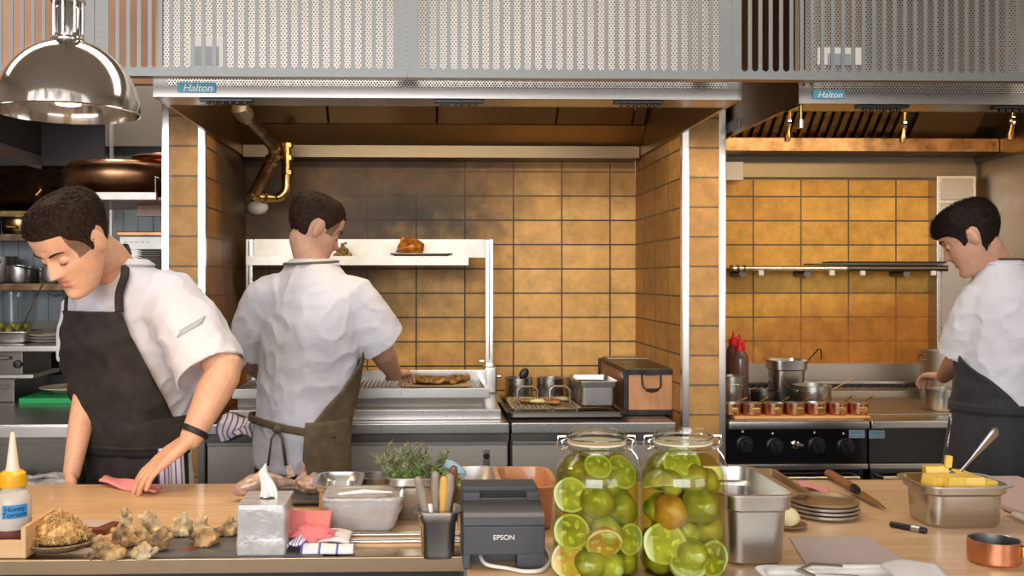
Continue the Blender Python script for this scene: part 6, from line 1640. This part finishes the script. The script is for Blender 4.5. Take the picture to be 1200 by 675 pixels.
HP = [(-.120, .012, .072, .040), (-.114, .030, .084, .008), (-.100, .041, .089, -.012), (-.084, .050, .087, -.024), (-.066, .0575, .086, -.040), (-.048, .063, .087, -.056), (-.028, .068, .087, -.074),
      (-.008, .071, .085, -.090), (.012, .0735, .084, -.098), (.030, .0755, .089, -.102), (.050, .077, .090, -.104), (.070, .0755, .085, -.099), (.088, .068, .072, -.087), (.102, .053, .052, -.068), (.112, .031, .026, -.040), (.116, .008, .0, -.012)]
def head_prof(z):
    zs = [p[0] for p in HP]
    if z <= zs[0]: return HP[0][1:]
    if z >= zs[-1]: return HP[-1][1:]
    i = max(k for k in range(len(zs)) if zs[k] <= z); i = min(i, len(zs)-2); u = (z-zs[i])/(zs[i+1]-zs[i])
    g = lambda k, c: HP[max(0, min(len(HP)-1, k))][c]
    return tuple(cat4(g(i-1, c), g(i, c), g(i+1, c), g(i+2, c), u) for c in (1, 2, 3))
def ga(x, s): return math.exp(-(x/s)**2)
def head_pt(z, a, off=0):
    """a = 0 at the face, +90 towards the wearer's left; local axes x left, y forward, z up"""
    w, f, b = head_prof(z); cy = (f+b)/2; d = (f-b)/2; ca, sa = cos(a), sin(a); e = .9
    x = w*abs(sa)**e*(1 if sa > 0 else -1); y = cy+d*abs(ca)**e*(1 if ca > 0 else -1)
    if ca > 0:
        k = ca
        nz = 0
        if -.050 < z < .032:
            q = (z-.026)/(-.058); q = max(0, min(1, q)); nz = (.004+.021*q**1.3)*ga(x, .0085+.0055*q)
            if z < -.032: nz *= max(0, 1-((-.032-z)/.012))**.7
        y += nz*1.05
        y += .006*(ga(x-.0155, .007)+ga(x+.0155, .007))*ga(z+.034, .009)
        y -= .0115*(ga(x-.031, .017)+ga(x+.031, .017))*ga(z+.001, .0125)
        y += .0045*(ga(x-.030, .022)+ga(x+.030, .022))*ga(z-.023, .009)
        y += .0055*ga(x, .022)*ga(z+.052, .0055)+.0065*ga(x, .019)*ga(z+.066, .0065)-.004*ga(x, .026)*ga(z+.0585, .0028)
        y -= .003*ga(x, .02)*ga(z+.080, .006); y += .005*ga(x, .020)*ga(z+.101, .012)
        x *= 1+.035*ga(z+.022, .016)*k
    v = V((x, y, z))
    if off:
        n = V((x/(w*w+1e-5), (y-cy)/(d*d+1e-5), (z-.01)/.0121*1.0)); v = v+n.normalized()*off
    return v
def head_into(mb, M4):
    nz, na = 84, 88; rings = []
    for i in range(nz+1):
        z = -.120+.236*i/nz; rings.append([M4 @ head_pt(z, 2*pi*j/na) for j in range(na)])
    mb.loft(rings)
    for s_ in (-1, 1):
        # closed, lowered eyelid and the ear
        mb.ball(M4 @ V((.031*s_, .0690, -.002)), tuple(x*M4.to_scale().x for x in (.0145, .0115, .0115)), M4.to_3x3().normalized(), 14, 10)
        er = M4.to_3x3().normalized() @ Euler((R(-12), R(6*s_), R(22*s_))).to_matrix(); sc = M4.to_scale().x
        c = M4 @ V((.0755*s_, -.008, -.006))
        mb.ball(c, (.006*sc, .017*sc, .031*sc), er, 14, 12)
        rim = [c+er @ (V((.006*s_, .018*cos(q), .033*sin(q)))*sc) for q in [R(-70+20*k) for k in range(15)]]
        mb.limb(rim, [.0042*sc]*len(rim), 8, sub=1)
def finger(mb, p, d, n, ln, r, curl):
    """three joints; d direction, n the palm side it curls to"""
    pts = [p]; a = 0
    for k, f in enumerate((.45, .31, .24)):
        a += curl[k]; dd = d*cos(a)+n*sin(a); pts.append(pts[-1]+dd*ln*f)
    mb.limb(pts, [r*1.05, r*1.0, r*.92, r*.78], 10, sub=3)
def hand(mb, w, d, n, thumb, sc=1.0, curl=(.25, .35, .3), spread=.10):
    """w wrist, d towards the fingers, n palm normal, thumb: the side the thumb leaves from"""
    d = V(d).normalized(); n = V(n); n = (n-d*n.dot(d)).normalized(); t = V(thumb); t = (t-d*t.dot(d)-n*t.dot(n)).normalized()
    kn = []
    for k, (o, ln, r) in enumerate(((.028, .074, .0088), (.0095, .083, .0090), (-.0095, .077, .0086), (-.027, .060, .0076))):
        kp = w+d*(.092-.004*abs(k-1))*sc+t*o*sc
        mb.limb([w+d*.008*sc+t*o*.55*sc, w+d*.05*sc+t*o*.85*sc-n*.002, kp], [.0145*sc, .0135*sc, .0105*sc], 12)
        dd = (d+t*spread*(1.2-k*.8)).normalized(); finger(mb, kp, dd, n, ln*sc, r*sc, curl)
    b = w+d*.022*sc+t*.022*sc+n*.006*sc; dd = (d*.75+t*.62+n*.25).normalized()
    mb.limb([b, b+dd*.040*sc, b+dd*.040*sc+(dd+d*.3).normalized()*.032*sc, b+dd*.040*sc+(dd*.7+d*.6).normalized()*.058*sc], [.0150*sc, .0118*sc, .0102*sc, .0082*sc], 10, sub=3)
def head_matrix(c, F_, roll, sc):
    f = V(F_).normalized(); up = V((0, 0, 1)); x = f.cross(up).normalized()*-1    # wearer's left
    z = x.cross(f)*1.0
    if z.z < 0: z = -z
    x = f.cross(z)*-1
    m = Matrix((x, f, z)).transposed(); m = m @ Matrix.Rotation(roll, 3, 'Y')
    m4 = m.to_4x4(); m4 = Matrix.Translation(c) @ m4 @ Matrix.Scale(sc, 4); return m4
def hair_cap(M4, name, m, parent, line, thick, seed, fringe=0, spikes=900, ln=.016):
    """hair from the hairline line(angle) to the crown, thinning to the skin at its edge, with short locks"""
    na, nv = 96, 30; rings = []
    def loc(j, v):
        a = 2*pi*j/na; aa = a if a <= pi else a-2*pi; z0 = line(abs(aa)); z = z0+(.1155-z0)*v
        th = thick(abs(aa), v)*min(1, (v/.10)**.6+.05)
        p = head_pt(z, a, th); k = noise.noise(V((p.x*90, p.y*60, p.z*60+seed)))*.0022+noise.noise(V((p.x*220, p.y*120, p.z*90+seed)))*.0016
        return head_pt(z, a, max(.0005, th+k*min(1, v*6)))
    for i in range(nv+1): rings.append([M4 @ loc(j, i/nv) for j in range(na)])
    mb = MB(); mb.loft(rings, False, True)
    o = mb.build(name, m, parent, 0)
    rnd = random.Random(seed); mb = MB(); sc = M4.to_scale().x
    for k in range(spikes):
        j = rnd.uniform(0, na); v = rnd.uniform(.01, .97)**.62
        p = M4 @ loc(j, v); e = .02
        dn = (M4 @ loc(j, max(0, v-.04)))-p; nrm = (M4 @ head_pt(.03, 2*pi*j/na, .05)) - (M4 @ head_pt(.03, 2*pi*j/na, 0)); 
        ctr = M4 @ V((0, -.008, .02)); nrm = (p-ctr).normalized()
        d = (dn.normalized()*.9+nrm*.14+V((rnd.gauss(0, .16), rnd.gauss(0, .16), rnd.gauss(0, .12)))).normalized()
        s_ = d.cross(nrm).normalized()*rnd.uniform(.0008, .0018)*sc; l_ = ln*rnd.uniform(.6, 1.2)*sc; q = p-nrm*.003*sc
        tip = q+d*l_+nrm*.0015*sc; mid = q+d*l_*.55+nrm*.0035*sc
        mb.faces([q-s_, q+s_, mid+s_*.8, mid-s_*.8, tip], [(0, 1, 2, 3), (3, 2, 4)])
    mb.build('hair_locks', m, o, 0, normals=False)
    return o
def brow(M4, parent, m):
    for s_ in (-1, 1):
        pts = [M4 @ (head_pt(z, a, .0012)) for z, a in ((.0195, s_*R(11)), (.0245, s_*R(20)), (.0255, s_*R(29)), (.021, s_*R(39)))]
        MB().limb(pts, [.0026, .0036, .0032, .0016], 8, .7).build('eyebrow', m, parent, 0)
        pts = []
        for k in range(7):
            q = R(-62+124*k/6); pts.append(M4 @ V((.031*s_+.0142*sin(q), .0690+.0112*cos(q)*.92+.0012, -.0075-.0022*cos(q)+.0015*abs(sin(q)))))
        MB().limb(pts, [.0006]+[.0012]*5+[.0006], 6, sub=2).build('eyelashes', m, parent, 0)
def skin_mesh(name, mb, M4, parent, mats, vox=.0035):
    me = remesh(mb, vox, 2); inv = M4.inverted()
    o = link(name, me, None, parent, 0)
    for m in mats: me.materials.append(M[m])
    off = wloc(parent)
    for p in me.polygons:
        q = inv @ (p.center+off)
        if q.y > .06 and abs(q.x) < .0235*(1-.25*abs(q.x)/.0235) and -.0735+.35*q.x*q.x*30 < q.z < -.0475-abs(q.x)*.16: p.material_index = 1
        elif len(mats) > 2 and .060 < abs(q.x) and .016 < q.y < .060 and -.012 < q.z < .06: p.material_index = 2
    return o
def sleeve(mb, pts, rad, rim=.03):
    """a loose sleeve open at its end, as a closed volume with a hollow hem"""
    pts = [V(p) for p in pts]; P = []; Q = []
    for i in range(len(pts)-1):
        for k in range(6): P.append(pts[i].lerp(pts[i+1], k/6)); Q.append(rad[i]*(1-k/6)+rad[i+1]*k/6)
    P.append(pts[-1]); Q.append(rad[-1]); d = (P[-1]-P[-2]).normalized()
    P += [P[-1]-d*.0, P[-1]-d*rim]; Q += [Q[-1]-.009, Q[-1]-.014]
    n = 28; rings = []; px = None
    for i, p in enumerate(P):
        if i < len(pts)*6-5: a = P[max(0, i-1)]; b = P[min(i+1, len(P)-3)]; dd = (b-a).normalized() if (b-a).length > 1e-6 else d
        if px is None: x, y, _ = basis(dd)
        else: x = (px-dd*px.dot(dd)).normalized(); y = dd.cross(x)
        px = x; rings.append([p+x*cos(2*pi*j/n)*Q[i]+y*sin(2*pi*j/n)*Q[i]*.92 for j in range(n)])
    mb.loft(rings)
def wrinkle(me, amp, scale, seed, off, keep=None):
    me.update()
    NN = [v.normal.copy() for v in me.vertices]
    for v, nn in zip(me.vertices, NN):
        p = v.co+off; q = p*scale
        k = noise.noise(q+V((seed, 0, 0)))*.6+(1-abs(noise.noise(q*1.7+V((0, seed, 3)))))**3*.5-.35+noise.noise(q*3.1)*.25
        v.co = v.co+nn*amp*k
def jacket_mesh(parts_mb, parent, m, amp=.010, scale=9, seed=0, vox=.006, name='jacket'):
    me = remesh(parts_mb, vox, 5)
    wrinkle(me, amp, scale, seed, V((0, 0, 0)))
    return link(name, me, m, parent, 0)
def legs_and_shoes(t, hipc, f, w=.10, m='trouser'):
    D = V((sin(R(f)), -cos(R(f)), 0)); L = V((cos(R(f)), sin(R(f)), 0)); mb = MB()
    for s_ in (-1, 1):
        a = hipc+L*s_*w*.85; k = V((a.x, a.y, .50))+D*.015; an = V((a.x, a.y, .09))-D*.01
        mb.limb([a, k, an], [.095, .072, .062], 18)
        sh = MB(); sh.limb([an+V((0, 0, -.035))-D*.04, an+V((0, 0, -.045))+D*.06, an+V((0, 0, -.052))+D*.17], [.046, .045, .036], 16, up=(0, 0, 1)); 
        for v in sh.bm.verts: v.co.z = max(v.co.z, .0)
        sh.build('shoe', 'leather', t)
    mb.ball(hipc+V((0, 0, .02)), (.165, .12, .13), Euler((0, 0, R(f))).to_matrix()); me = remesh(mb, .012, 3); return link('trousers', me, m, t, 0)

def collar(T, parent, m, t0=.905, t1=.985, off=.014, gap=0):
    """stand collar: a band round the neck, open a little at the throat"""
    def fn(u, v):
        a = R(gap)+(2*pi-2*R(gap))*u; return T.pt(t0+(t1-t0)*v, a, off-.004*v+.003*sin(5*a))
    mb = MB(); mb.sheet(fn, 48, 5, .006); return mb.build('collar', m, parent, 0)
# ------------------------------------------------ chef wiping the counter
def chef_wiping():
    hipc = at(160, 590, 3.02)
    t = thing('person', 'chef in white jacket and black bib apron bending over the counter, wiping it', 'person', V((hipc.x, hipc.y, 0)))
    f0 = -30
    T = Torso([(V((hipc.x, 3.02, .78)), f0, .165, .120), (at(161, 560, 3.01), f0, .172, .130), (at(162, 505, 2.98), f0, .162, .128), (at(157, 450, 2.94), f0, .172, .138),
               (at(151, 395, 2.90), f0-2, .186, .135), (at(146, 350, 2.86), f0-4, .185, .115), (at(141, 318, 2.82), f0-6, .120, .085), (at(138, 303, 2.795), f0-6, .070, .066)])
    hc = at(86, 283, 2.60)
    Fh = V((-sin(R(32))*cos(R(40)), -cos(R(32))*cos(R(40)), -sin(R(40))))
    M4 = head_matrix(hc, Fh, 0, 1.06)
    # body
    mb = MB(); T.closed(mb, 0, .9, -.022)
    head_into(mb, M4)
    nb = at(139, 312, 2.80); nh = M4 @ V((0, -.032, -.045))
    mb.limb([nb+V((.01, .03, -.06)), nb.lerp(nh, .45), nh], [.068, .056, .055], 20)
    sL, eL, wL = at(206, 350, 2.78), at(264, 432, 2.66), at(224, 513, 2.60)
    mb.limb([sL, eL, eL.lerp(wL, .35), wL], [.052, .049, .047, .030], 18)
    fin = on(150, 572, H+.020)
    hd = fin-wL
    hand(mb, wL+hd.normalized()*.012, hd, V((.25, .25, -.9)), V((-.2, .65, .3)), 1.08, (.10, .28, .22), .13)
    sR, eR, wR = at(100, 362, 2.97), at(101, 462, 2.88), at(84, 556, 2.80)
    mb.limb([sR, eR, eR.lerp(wR, .4), wR], [.042, .036, .034, .024], 16)
    hand(mb, wR, wR-eR, V((.8, .2, 0)), V((.1, -.9, .1)), 1.0, (.35, .45, .4))
    skin_mesh('body', mb, M4, t, ('skin', 'lip', 'stubble'))
    # jacket
    mb = MB(); T.closed(mb, .06, .93, .004)
    shL = at(196, 352, 2.80)
    sleeve(mb, [at(168, 344, 2.84), shL, at(222, 385, 2.74), at(249, 438, 2.675)], [.082, .094, .099, .104])
    shR = at(101, 366, 2.975)
    sleeve(mb, [at(128, 356, 2.92), shR, at(97, 398, 2.945), at(96, 425, 2.93)], [.07, .076, .072, .070])
    jk = jacket_mesh(mb, t, 'jacket', .012, 8, 2)
    # sleeve tab, laid on the sleeve
    bv = BVHTree.FromPolygons([v.co+wloc(jk) for v in jk.data.vertices], [tuple(p.vertices) for p in jk.data.polygons])
    def tab(u, v):
        q = at(207+30*u+4*v, 396-17*u-9*v, 2.4); o = V((0, 0, EYE)); d = (q-o).normalized(); h = bv.ray_cast(o, d)[0]
        return (h if h else q)-d*.002
    MB().sheet(tab, 10, 3, .002).build('grey_sleeve_patch', 'label_grey', jk, 0)
    # collar
    c0 = at(139, 306, 2.80); collar(T, t, 'jacket', .905, .975, .006, 14)
    # apron: bib, skirt, straps
    wr = lambda u, v: .009*noise.noise(V((u*4, v*5, 1)))+.012*(1-abs(noise.noise(V((u*3+v*2, v*4, 5)))))**4
    def e0(v): return -R(22)-R(75)*min(1, max(0, v))**1.5
    def e1(v): return R(34)+R(52)*min(1, max(0, v))**1.25
    ap = thing_part = None
    mb = MB(); T.patch(mb, .668, .30, e0, e1, .016, 34, 30, .004, wr)
    bib = mb.build('apron_bib', 'apron', t, 0)
    def blouse(u, v): return .012*sin(pi*v)+.006*noise.noise(V((u*7, v*3, 2)))
    mb = MB(); T.patch(mb, .345, .235, -R(105), R(95), .020, 10, 36, .005, blouse); mb.build('apron_fold', 'apron', t, 0)
    def skw(u, v): return .014+.016*v+.020*noise.noise(V((u*9, v*1.2, 8)))
    def skirt(u, v):
        a = -R(110)+R(205)*u; tt = .262-.262*v
        p = T.pt(max(tt, 0), a, skw(u, v)); p.z -= max(0, v-.55)*.45; return p
    mb = MB(); mb.sheet(skirt, 60, 24, .004); mb.build('apron_skirt', 'apron', t, 0)
    # waist tie with a hanging knot
    mb = MB(); pts = [T.pt(.262, R(-108+203*k/24), .030) for k in range(25)]; mb.tube(pts, .006, 8); 
    kn = T.pt(.255, R(-18), .040); mb.ball(kn, .016, nz=.3)
    for dx in (-.03, .02): mb.tube([kn, kn+V((dx*.5, -.012, -.03)), kn+V((dx, -.006, -.10))], [.007, .009, .010], 8, flat=.3)
    mb.build('apron_tie', 'apron', t, 0)
    # neck straps
    def strap(pts, w=.017):
        pts = [V(p) for p in pts]; P = []
        for i in range(len(pts)-1):
            for k in range(6): P.append(cat4(pts[max(0, i-1)], pts[i], pts[i+1], pts[min(len(pts)-1, i+2)], k/6))
        P.append(pts[-1]); rings = []
        for i, p in enumerate(P):
            d = (P[min(i+1, len(P)-1)]-P[max(i-1, 0)]).normalized(); ax = V((c0.x, c0.y, p.z)); n = (p-ax).normalized(); s_ = d.cross(n).normalized()
            n = s_.cross(d); rings.append([p+s_*w+n*.002, p+n*.004, p-s_*w+n*.002, p-s_*w-n*.002, p-s_*w*.5-n*.001, p+s_*w-n*.002])
        MB().loft(rings).build('apron_strap', 'apron', t, 0)
    bl_, br_ = T.pt(.668, -R(20), .022), T.pt(.668, R(32), .022)
    strap([br_, T.pt(.74, R(34), .022), T.pt(.83, R(48), .024), at(147, 305, 2.745), at(151, 292, 2.78), at(144, 290, 2.85)], .011)
    strap([bl_, T.pt(.74, -R(22), .022), T.pt(.80, -R(24), .022), T.pt(.86, -R(30), .022)], .010)
    k2 = T.pt(.735, -R(22), .030); mb = MB(); mb.limb([k2, k2+V((-.022, -.004, -.003)), k2+V((-.045, .002, .004))], [.006, .009, .005], 8, .4); mb.build('strap_tail', 'apron', t, 0)
    # hair and face
    def line(a):
        d = a*180/pi
        for (d0, z0), (d1, z1) in zip(((0, .066), (28, .066), (48, .062), (57, .040), (66, .030), (76, .002), (83, -.018), (91, -.012), (99, .030), (108, .016), (120, -.030), (150, -.058), (180, -.062)), ((28, .066), (48, .062), (57, .040), (66, .030), (76, .002), (83, -.018), (91, -.012), (99, .030), (108, .016), (120, -.030), (150, -.058), (180, -.062), (181, -.062))):
            if d0 <= d <= d1: return z0+(z1-z0)*(d-d0)/(d1-d0)
        return -.06
    def thick(a, v):
        top = min(1, max(0, (v-.25)/.5)); fr = max(0, cos(a)); return .003+.008*top+.003*fr*(1-abs(v-.25))
    hr = hair_cap(M4, 'hair', 'hair', t, line, thick, 7, spikes=3200, ln=.015)
    brow(M4, t, 'hair')
    # bracelet
    d = (wL-eL).normalized(); k = wL-d*.018
    x, y, _ = basis(d)
    MB().tube([k+x*.036*cos(2*pi*q/24)+y*.036*sin(2*pi*q/24) for q in range(24)], .004, 8, closed=True, flat=2).build('wrist_band', 'leather', t)
    legs_and_shoes(t, V((hipc.x, 3.02, .82)), f0)
    # towel tucked at the hip
    def tw(u, v):
        p = T.pt(.262-.20*min(v, 1)*1.0, R(58+24*u), .040+.012*v+.006*sin(9*u)); p.z -= .02*v; return p
    mb = MB(); mb.sheet(tw, 16, 20, .006); o = mb.build('hip_towel', 'towel_stripe', None, 0)
    tag(o, 'white towel with purple stripes hanging from the wiping chef\'s apron tie', 'towel')
    # the cloth under the hand
    a, b = on(120, 567, H), on(185, 577, H)
    def wp(u, v):
        q = a.lerp(b, u); return V((q.x+.004*sin(6*v), q.y-.028+.075*v-.01*sin(3*u), H+.006+.010*sin(pi*u)*sin(pi*v)+.004*sin(9*u+4*v)+.008*(1-u)**3))
    tag(MB().sheet(wp, 24, 14, .006).build('wiping_cloth', 'pink_plain', None, 0), 'pink cloth under the wiping chef\'s hand', 'cloth')
chef_wiping()

# ------------------------------------------------ chef at the grill, seen from behind
def chef_grill():
    Yc = 3.56; hipc = at(348, 560, Yc)
    t = thing('person', 'chef in white jacket and olive apron seen from behind, working at the grill', 'person', V((hipc.x, hipc.y, 0)))
    f0 = 128
    T = Torso([(V((hipc.x, Yc, .78)), f0, .165, .125), (at(348, 548, Yc), f0, .172, .140), (at(352, 492, Yc), f0, .170, .142), (at(360, 440, Yc), f0, .190, .148),
               (at(365, 390, Yc-.01), f0, .212, .150), (at(366, 350, Yc), f0, .215, .130), (at(366, 318, Yc+.01), f0, .135, .088), (at(366, 303, Yc+.02), f0, .068, .064)])
    hc = at(369, 268, Yc+.05)
    Fh = V((sin(R(118))*cos(R(24)), -cos(R(118))*cos(R(24)), -sin(R(24)))); M4 = head_matrix(hc, Fh, 0, 1.03)
    mb = MB(); T.closed(mb, 0, .9, -.022); head_into(mb, M4)
    nb = at(365, 312, Yc+.02); mb.limb([nb-V((0, 0, .06)), nb, M4 @ V((0, -.026, -.05))], [.068, .055, .051], 20)
    sR, eR, wR = at(410, 345, Yc-.06), at(446, 408, Yc-.02), at(462, 438, Yc+.22)
    mb.limb([sR, eR, eR.lerp(wR, .35), wR], [.052, .047, .044, .029], 16)
    hand(mb, wR, V((.35, .9, -.05)), V((0, -.1, -1)), V((-.9, .3, .1)), 1.0, (.4, .5, .4))
    sL, eL, wL = at(318, 345, Yc+.08), at(290, 420, Yc+.12), at(322, 446, Yc+.38)
    mb.limb([sL, eL, eL.lerp(wL, .35), wL], [.052, .047, .044, .029], 16)
    hand(mb, wL, V((.5, .85, -.05)), V((0, -.1, -1)), V((.9, -.4, .1)), 1.0, (.4, .5, .4))
    skin_mesh('body', mb, M4, t, ('skin_b', 'lip', 'stubble'), .004)
    mb = MB(); T.closed(mb, .150, .93, .006)
    sleeve(mb, [at(392, 345, Yc-.02), at(412, 352, Yc-.07), at(430, 378, Yc-.05), at(447, 402, Yc-.02)], [.09, .098, .098, .100])
    sleeve(mb, [at(338, 345, Yc+.03), at(312, 352, Yc+.06), at(298, 385, Yc+.08), at(291, 415, Yc+.11)], [.09, .096, .094, .094])
    jk = jacket_mesh(mb, t, 'jacket', .012, 7, 5)
    collar(T, t, 'jacket', .905, .98, .006, 10)
    wr = lambda u, v: .008*noise.noise(V((u*5, v*6, 1)))
    mb = MB(); T.patch(mb, .60, .27, lambda v: -R(45)-R(70)*v**1.2, lambda v: R(45)+R(60)*v**1.2, .020, 26, 30, .004, wr); mb.build('apron_bib', 'apron_o', t, 0)
    def skirt(u, v):
        a = -R(118)+R(226)*u; tt = .30-.30*v; p = T.pt(tt, a, .022+.018*v+.010*noise.noise(V((u*8, v, 3)))); p.z -= max(0, v-.5)*.55; return p
    mb = MB(); mb.sheet(skirt, 56, 24, .004); mb.build('apron_skirt', 'apron_o', t, 0)
    def band(u, v):
        a = 2*pi*u; tt = .285+.022*sin(a-R(60))-.022*v; return T.pt(tt, a, .022+.003*sin(20*a))
    mb = MB(); mb.sheet(band, 60, 3, .005); mb.build('apron_tie', 'apron_o', t, 0)
    kn = T.pt(.28, R(-150), .035); mb = MB(); mb.ball(kn, .016, nz=.3)
    for dx in (-.03, .03): mb.tube([kn, kn+V((dx*.6, -.01, -.03)), kn+V((dx, -.005, -.12))], [.007, .009, .009], 8, flat=.3)
    mb.build('tie_knot', 'apron_o', t, 0)
    def nl(u, v):
        a = 2*pi*u; return T.pt(.93+.02*cos(a)+.018*v, a, .016)
    mb = MB(); mb.sheet(nl, 40, 3, .004); mb.build('apron_neckband', 'apron_o', t, 0)
    def line(a):
        d = a*180/pi
        for (d0, z0), (d1, z1) in zip(((0, .068), (45, .062), (62, .034), (76, .0), (88, .004), (99, .028), (110, .010), (125, -.035), (150, -.062), (180, -.066)), ((45, .062), (62, .034), (76, .0), (88, .004), (99, .028), (110, .010), (125, -.035), (150, -.062), (180, -.066), (181, -.066))):
            if d0 <= d <= d1: return z0+(z1-z0)*(d-d0)/(d1-d0)
        return -.06
    hair_cap(M4, 'hair', 'hair', t, line, lambda a, v: .004+.010*min(1, max(0, (v-.3)/.5)), 11, spikes=900, ln=.013)
    brow(M4, t, 'hair'); legs_and_shoes(t, V((hipc.x, Yc, .82)), f0)
chef_grill()

# ------------------------------------------------ young chef at the range
def chef_range():
    Yc = 3.36; hipc = at(1176, 560, Yc)
    t = thing('person', 'young dark-haired chef in white jacket and black apron, at the range', 'person', V((hipc.x, hipc.y, 0)))
    f0 = 218
    T = Torso([(V((hipc.x, Yc, .78)), f0, .160, .120), (at(1172, 545, Yc), f0, .168, .132), (at(1174, 480, Yc), f0, .158, .128), (at(1180, 430, Yc), f0, .170, .130),
               (at(1184, 385, Yc), f0, .186, .130), (at(1184, 345, Yc), f0, .180, .112), (at(1177, 317, Yc+.01), f0+4, .112, .078), (at(1170, 303, Yc+.01), f0+6, .062, .060)])
    hc = at(1137, 277, Yc+.0)
    yaw = R(232); pt_ = R(30); Fh = V((sin(yaw)*cos(pt_), -cos(yaw)*cos(pt_), -sin(pt_))); M4 = head_matrix(hc, Fh, 0, 1.02)
    mb = MB(); T.closed(mb, 0, .9, -.022); head_into(mb, M4)
    nb = at(1168, 312, Yc+.01); mb.limb([nb-V((-.01, 0, .05)), nb, M4 @ V((0, -.026, -.05))], [.064, .052, .048], 20)
    # near arm (the wearer's left) reaching to the pot
    sL, eL, wL = at(1150, 352, Yc-.02), at(1124, 420, Yc+.06), at(1106, 441, Yc+.34)
    mb.limb([sL, eL, eL.lerp(wL, .35), wL], [.048, .041, .039, .026], 16)
    hand(mb, wL, V((-.15, .9, -.05)), V((0, -.1, -1)), V((.9, .3, .1)), .95, (.45, .5, .4))
    sR, eR, wR = at(1215, 352, Yc+.05), at(1225, 430, Yc+.12), at(1172, 446, Yc+.38)
    mb.limb([sR, eR, eR.lerp(wR, .35), wR], [.048, .041, .039, .026], 16)
    hand(mb, wR, V((-.5, .85, -.05)), V((0, -.1, -1)), V((-.9, -.4, .1)), .95, (.45, .5, .4))
    skin_mesh('body', mb, M4, t, ('skin_b', 'lip'), .0035)
    mb = MB(); T.closed(mb, .22, .93, .005)
    sleeve(mb, [at(1172, 345, Yc-.01), at(1150, 352, Yc-.03), at(1133, 385, Yc+.0), at(1120, 418, Yc+.04)], [.074, .078, .070, .068])
    sleeve(mb, [at(1196, 345, Yc+.02), at(1214, 352, Yc+.04), at(1222, 385, Yc+.08), at(1225, 415, Yc+.10)], [.074, .078, .072, .070])
    jk = jacket_mesh(mb, t, 'jacket', .011, 8, 9)
    collar(T, t, 'jacket', .905, .975, .006, 10)
    def nl(u, v):
        a = 2*pi*u; return T.pt(.972+.02*v, a, .013)
    mb = MB(); mb.sheet(nl, 40, 3, .004); mb.build('apron_neckband', 'apron_b', t, 0)
    wr = lambda u, v: .006*noise.noise(V((u*5, v*6, 1)))
    mb = MB(); T.patch(mb, .50, .26, lambda v: -R(30)-R(105)*v**.8, lambda v: R(30)+R(125)*v**.75, .018, 26, 30, .004, wr); mb.build('apron_bib', 'apron_b', t, 0)
    def skirt(u, v):
        a = -R(165)+R(335)*u; tt = .30-.30*v; p = T.pt(tt, a, .020+.024*v+.010*noise.noise(V((u*8, v, 3)))); p.z -= max(0, v-.5)*.6; return p
    mb = MB(); mb.sheet(skirt, 60, 24, .004); mb.build('apron_skirt', 'apron_b', t, 0)
    def band(u, v): return T.pt(.315-.03*v, 2*pi*u, .026)
    mb = MB(); mb.sheet(band, 60, 3, .005); mb.build('apron_tie', 'apron_b', t, 0)
    def line(a):
        d = a*180/pi
        for (d0, z0), (d1, z1) in zip(((0, .040), (35, .036), (55, .028), (70, .004), (80, -.030), (90, -.018), (99, .022), (108, .010), (120, -.048), (150, -.090), (180, -.096)), ((35, .036), (55, .028), (70, .004), (80, -.030), (90, -.018), (99, .022), (108, .010), (120, -.048), (150, -.090), (180, -.096), (181, -.084))):
            if d0 <= d <= d1: return z0+(z1-z0)*(d-d0)/(d1-d0)
        return -.06
    def thick(a, v): return .006+.004*min(1, max(0, (v-.1)/.5))+.006*max(0, cos(a))*(1-v)
    hair_cap(M4, 'hair', 'hair_b', t, line, thick, 15, spikes=3200, ln=.026)
    brow(M4, t, 'hair_b'); legs_and_shoes(t, V((hipc.x, Yc, .82)), f0)
    def tw(u, v):
        p = at(1113+12*u, 0, Yc-.02); z = at(0, 488, Yc).z-.115*v; return V((p.x+.006*sin(5*v), p.y+.012*sin(7*u), z))
    tag(MB().sheet(tw, 12, 14, .005).build('hip_towel', 'towel_red', None, 0), 'checked cloth hanging from the young chef\'s apron at the hip', 'towel')
chef_range()
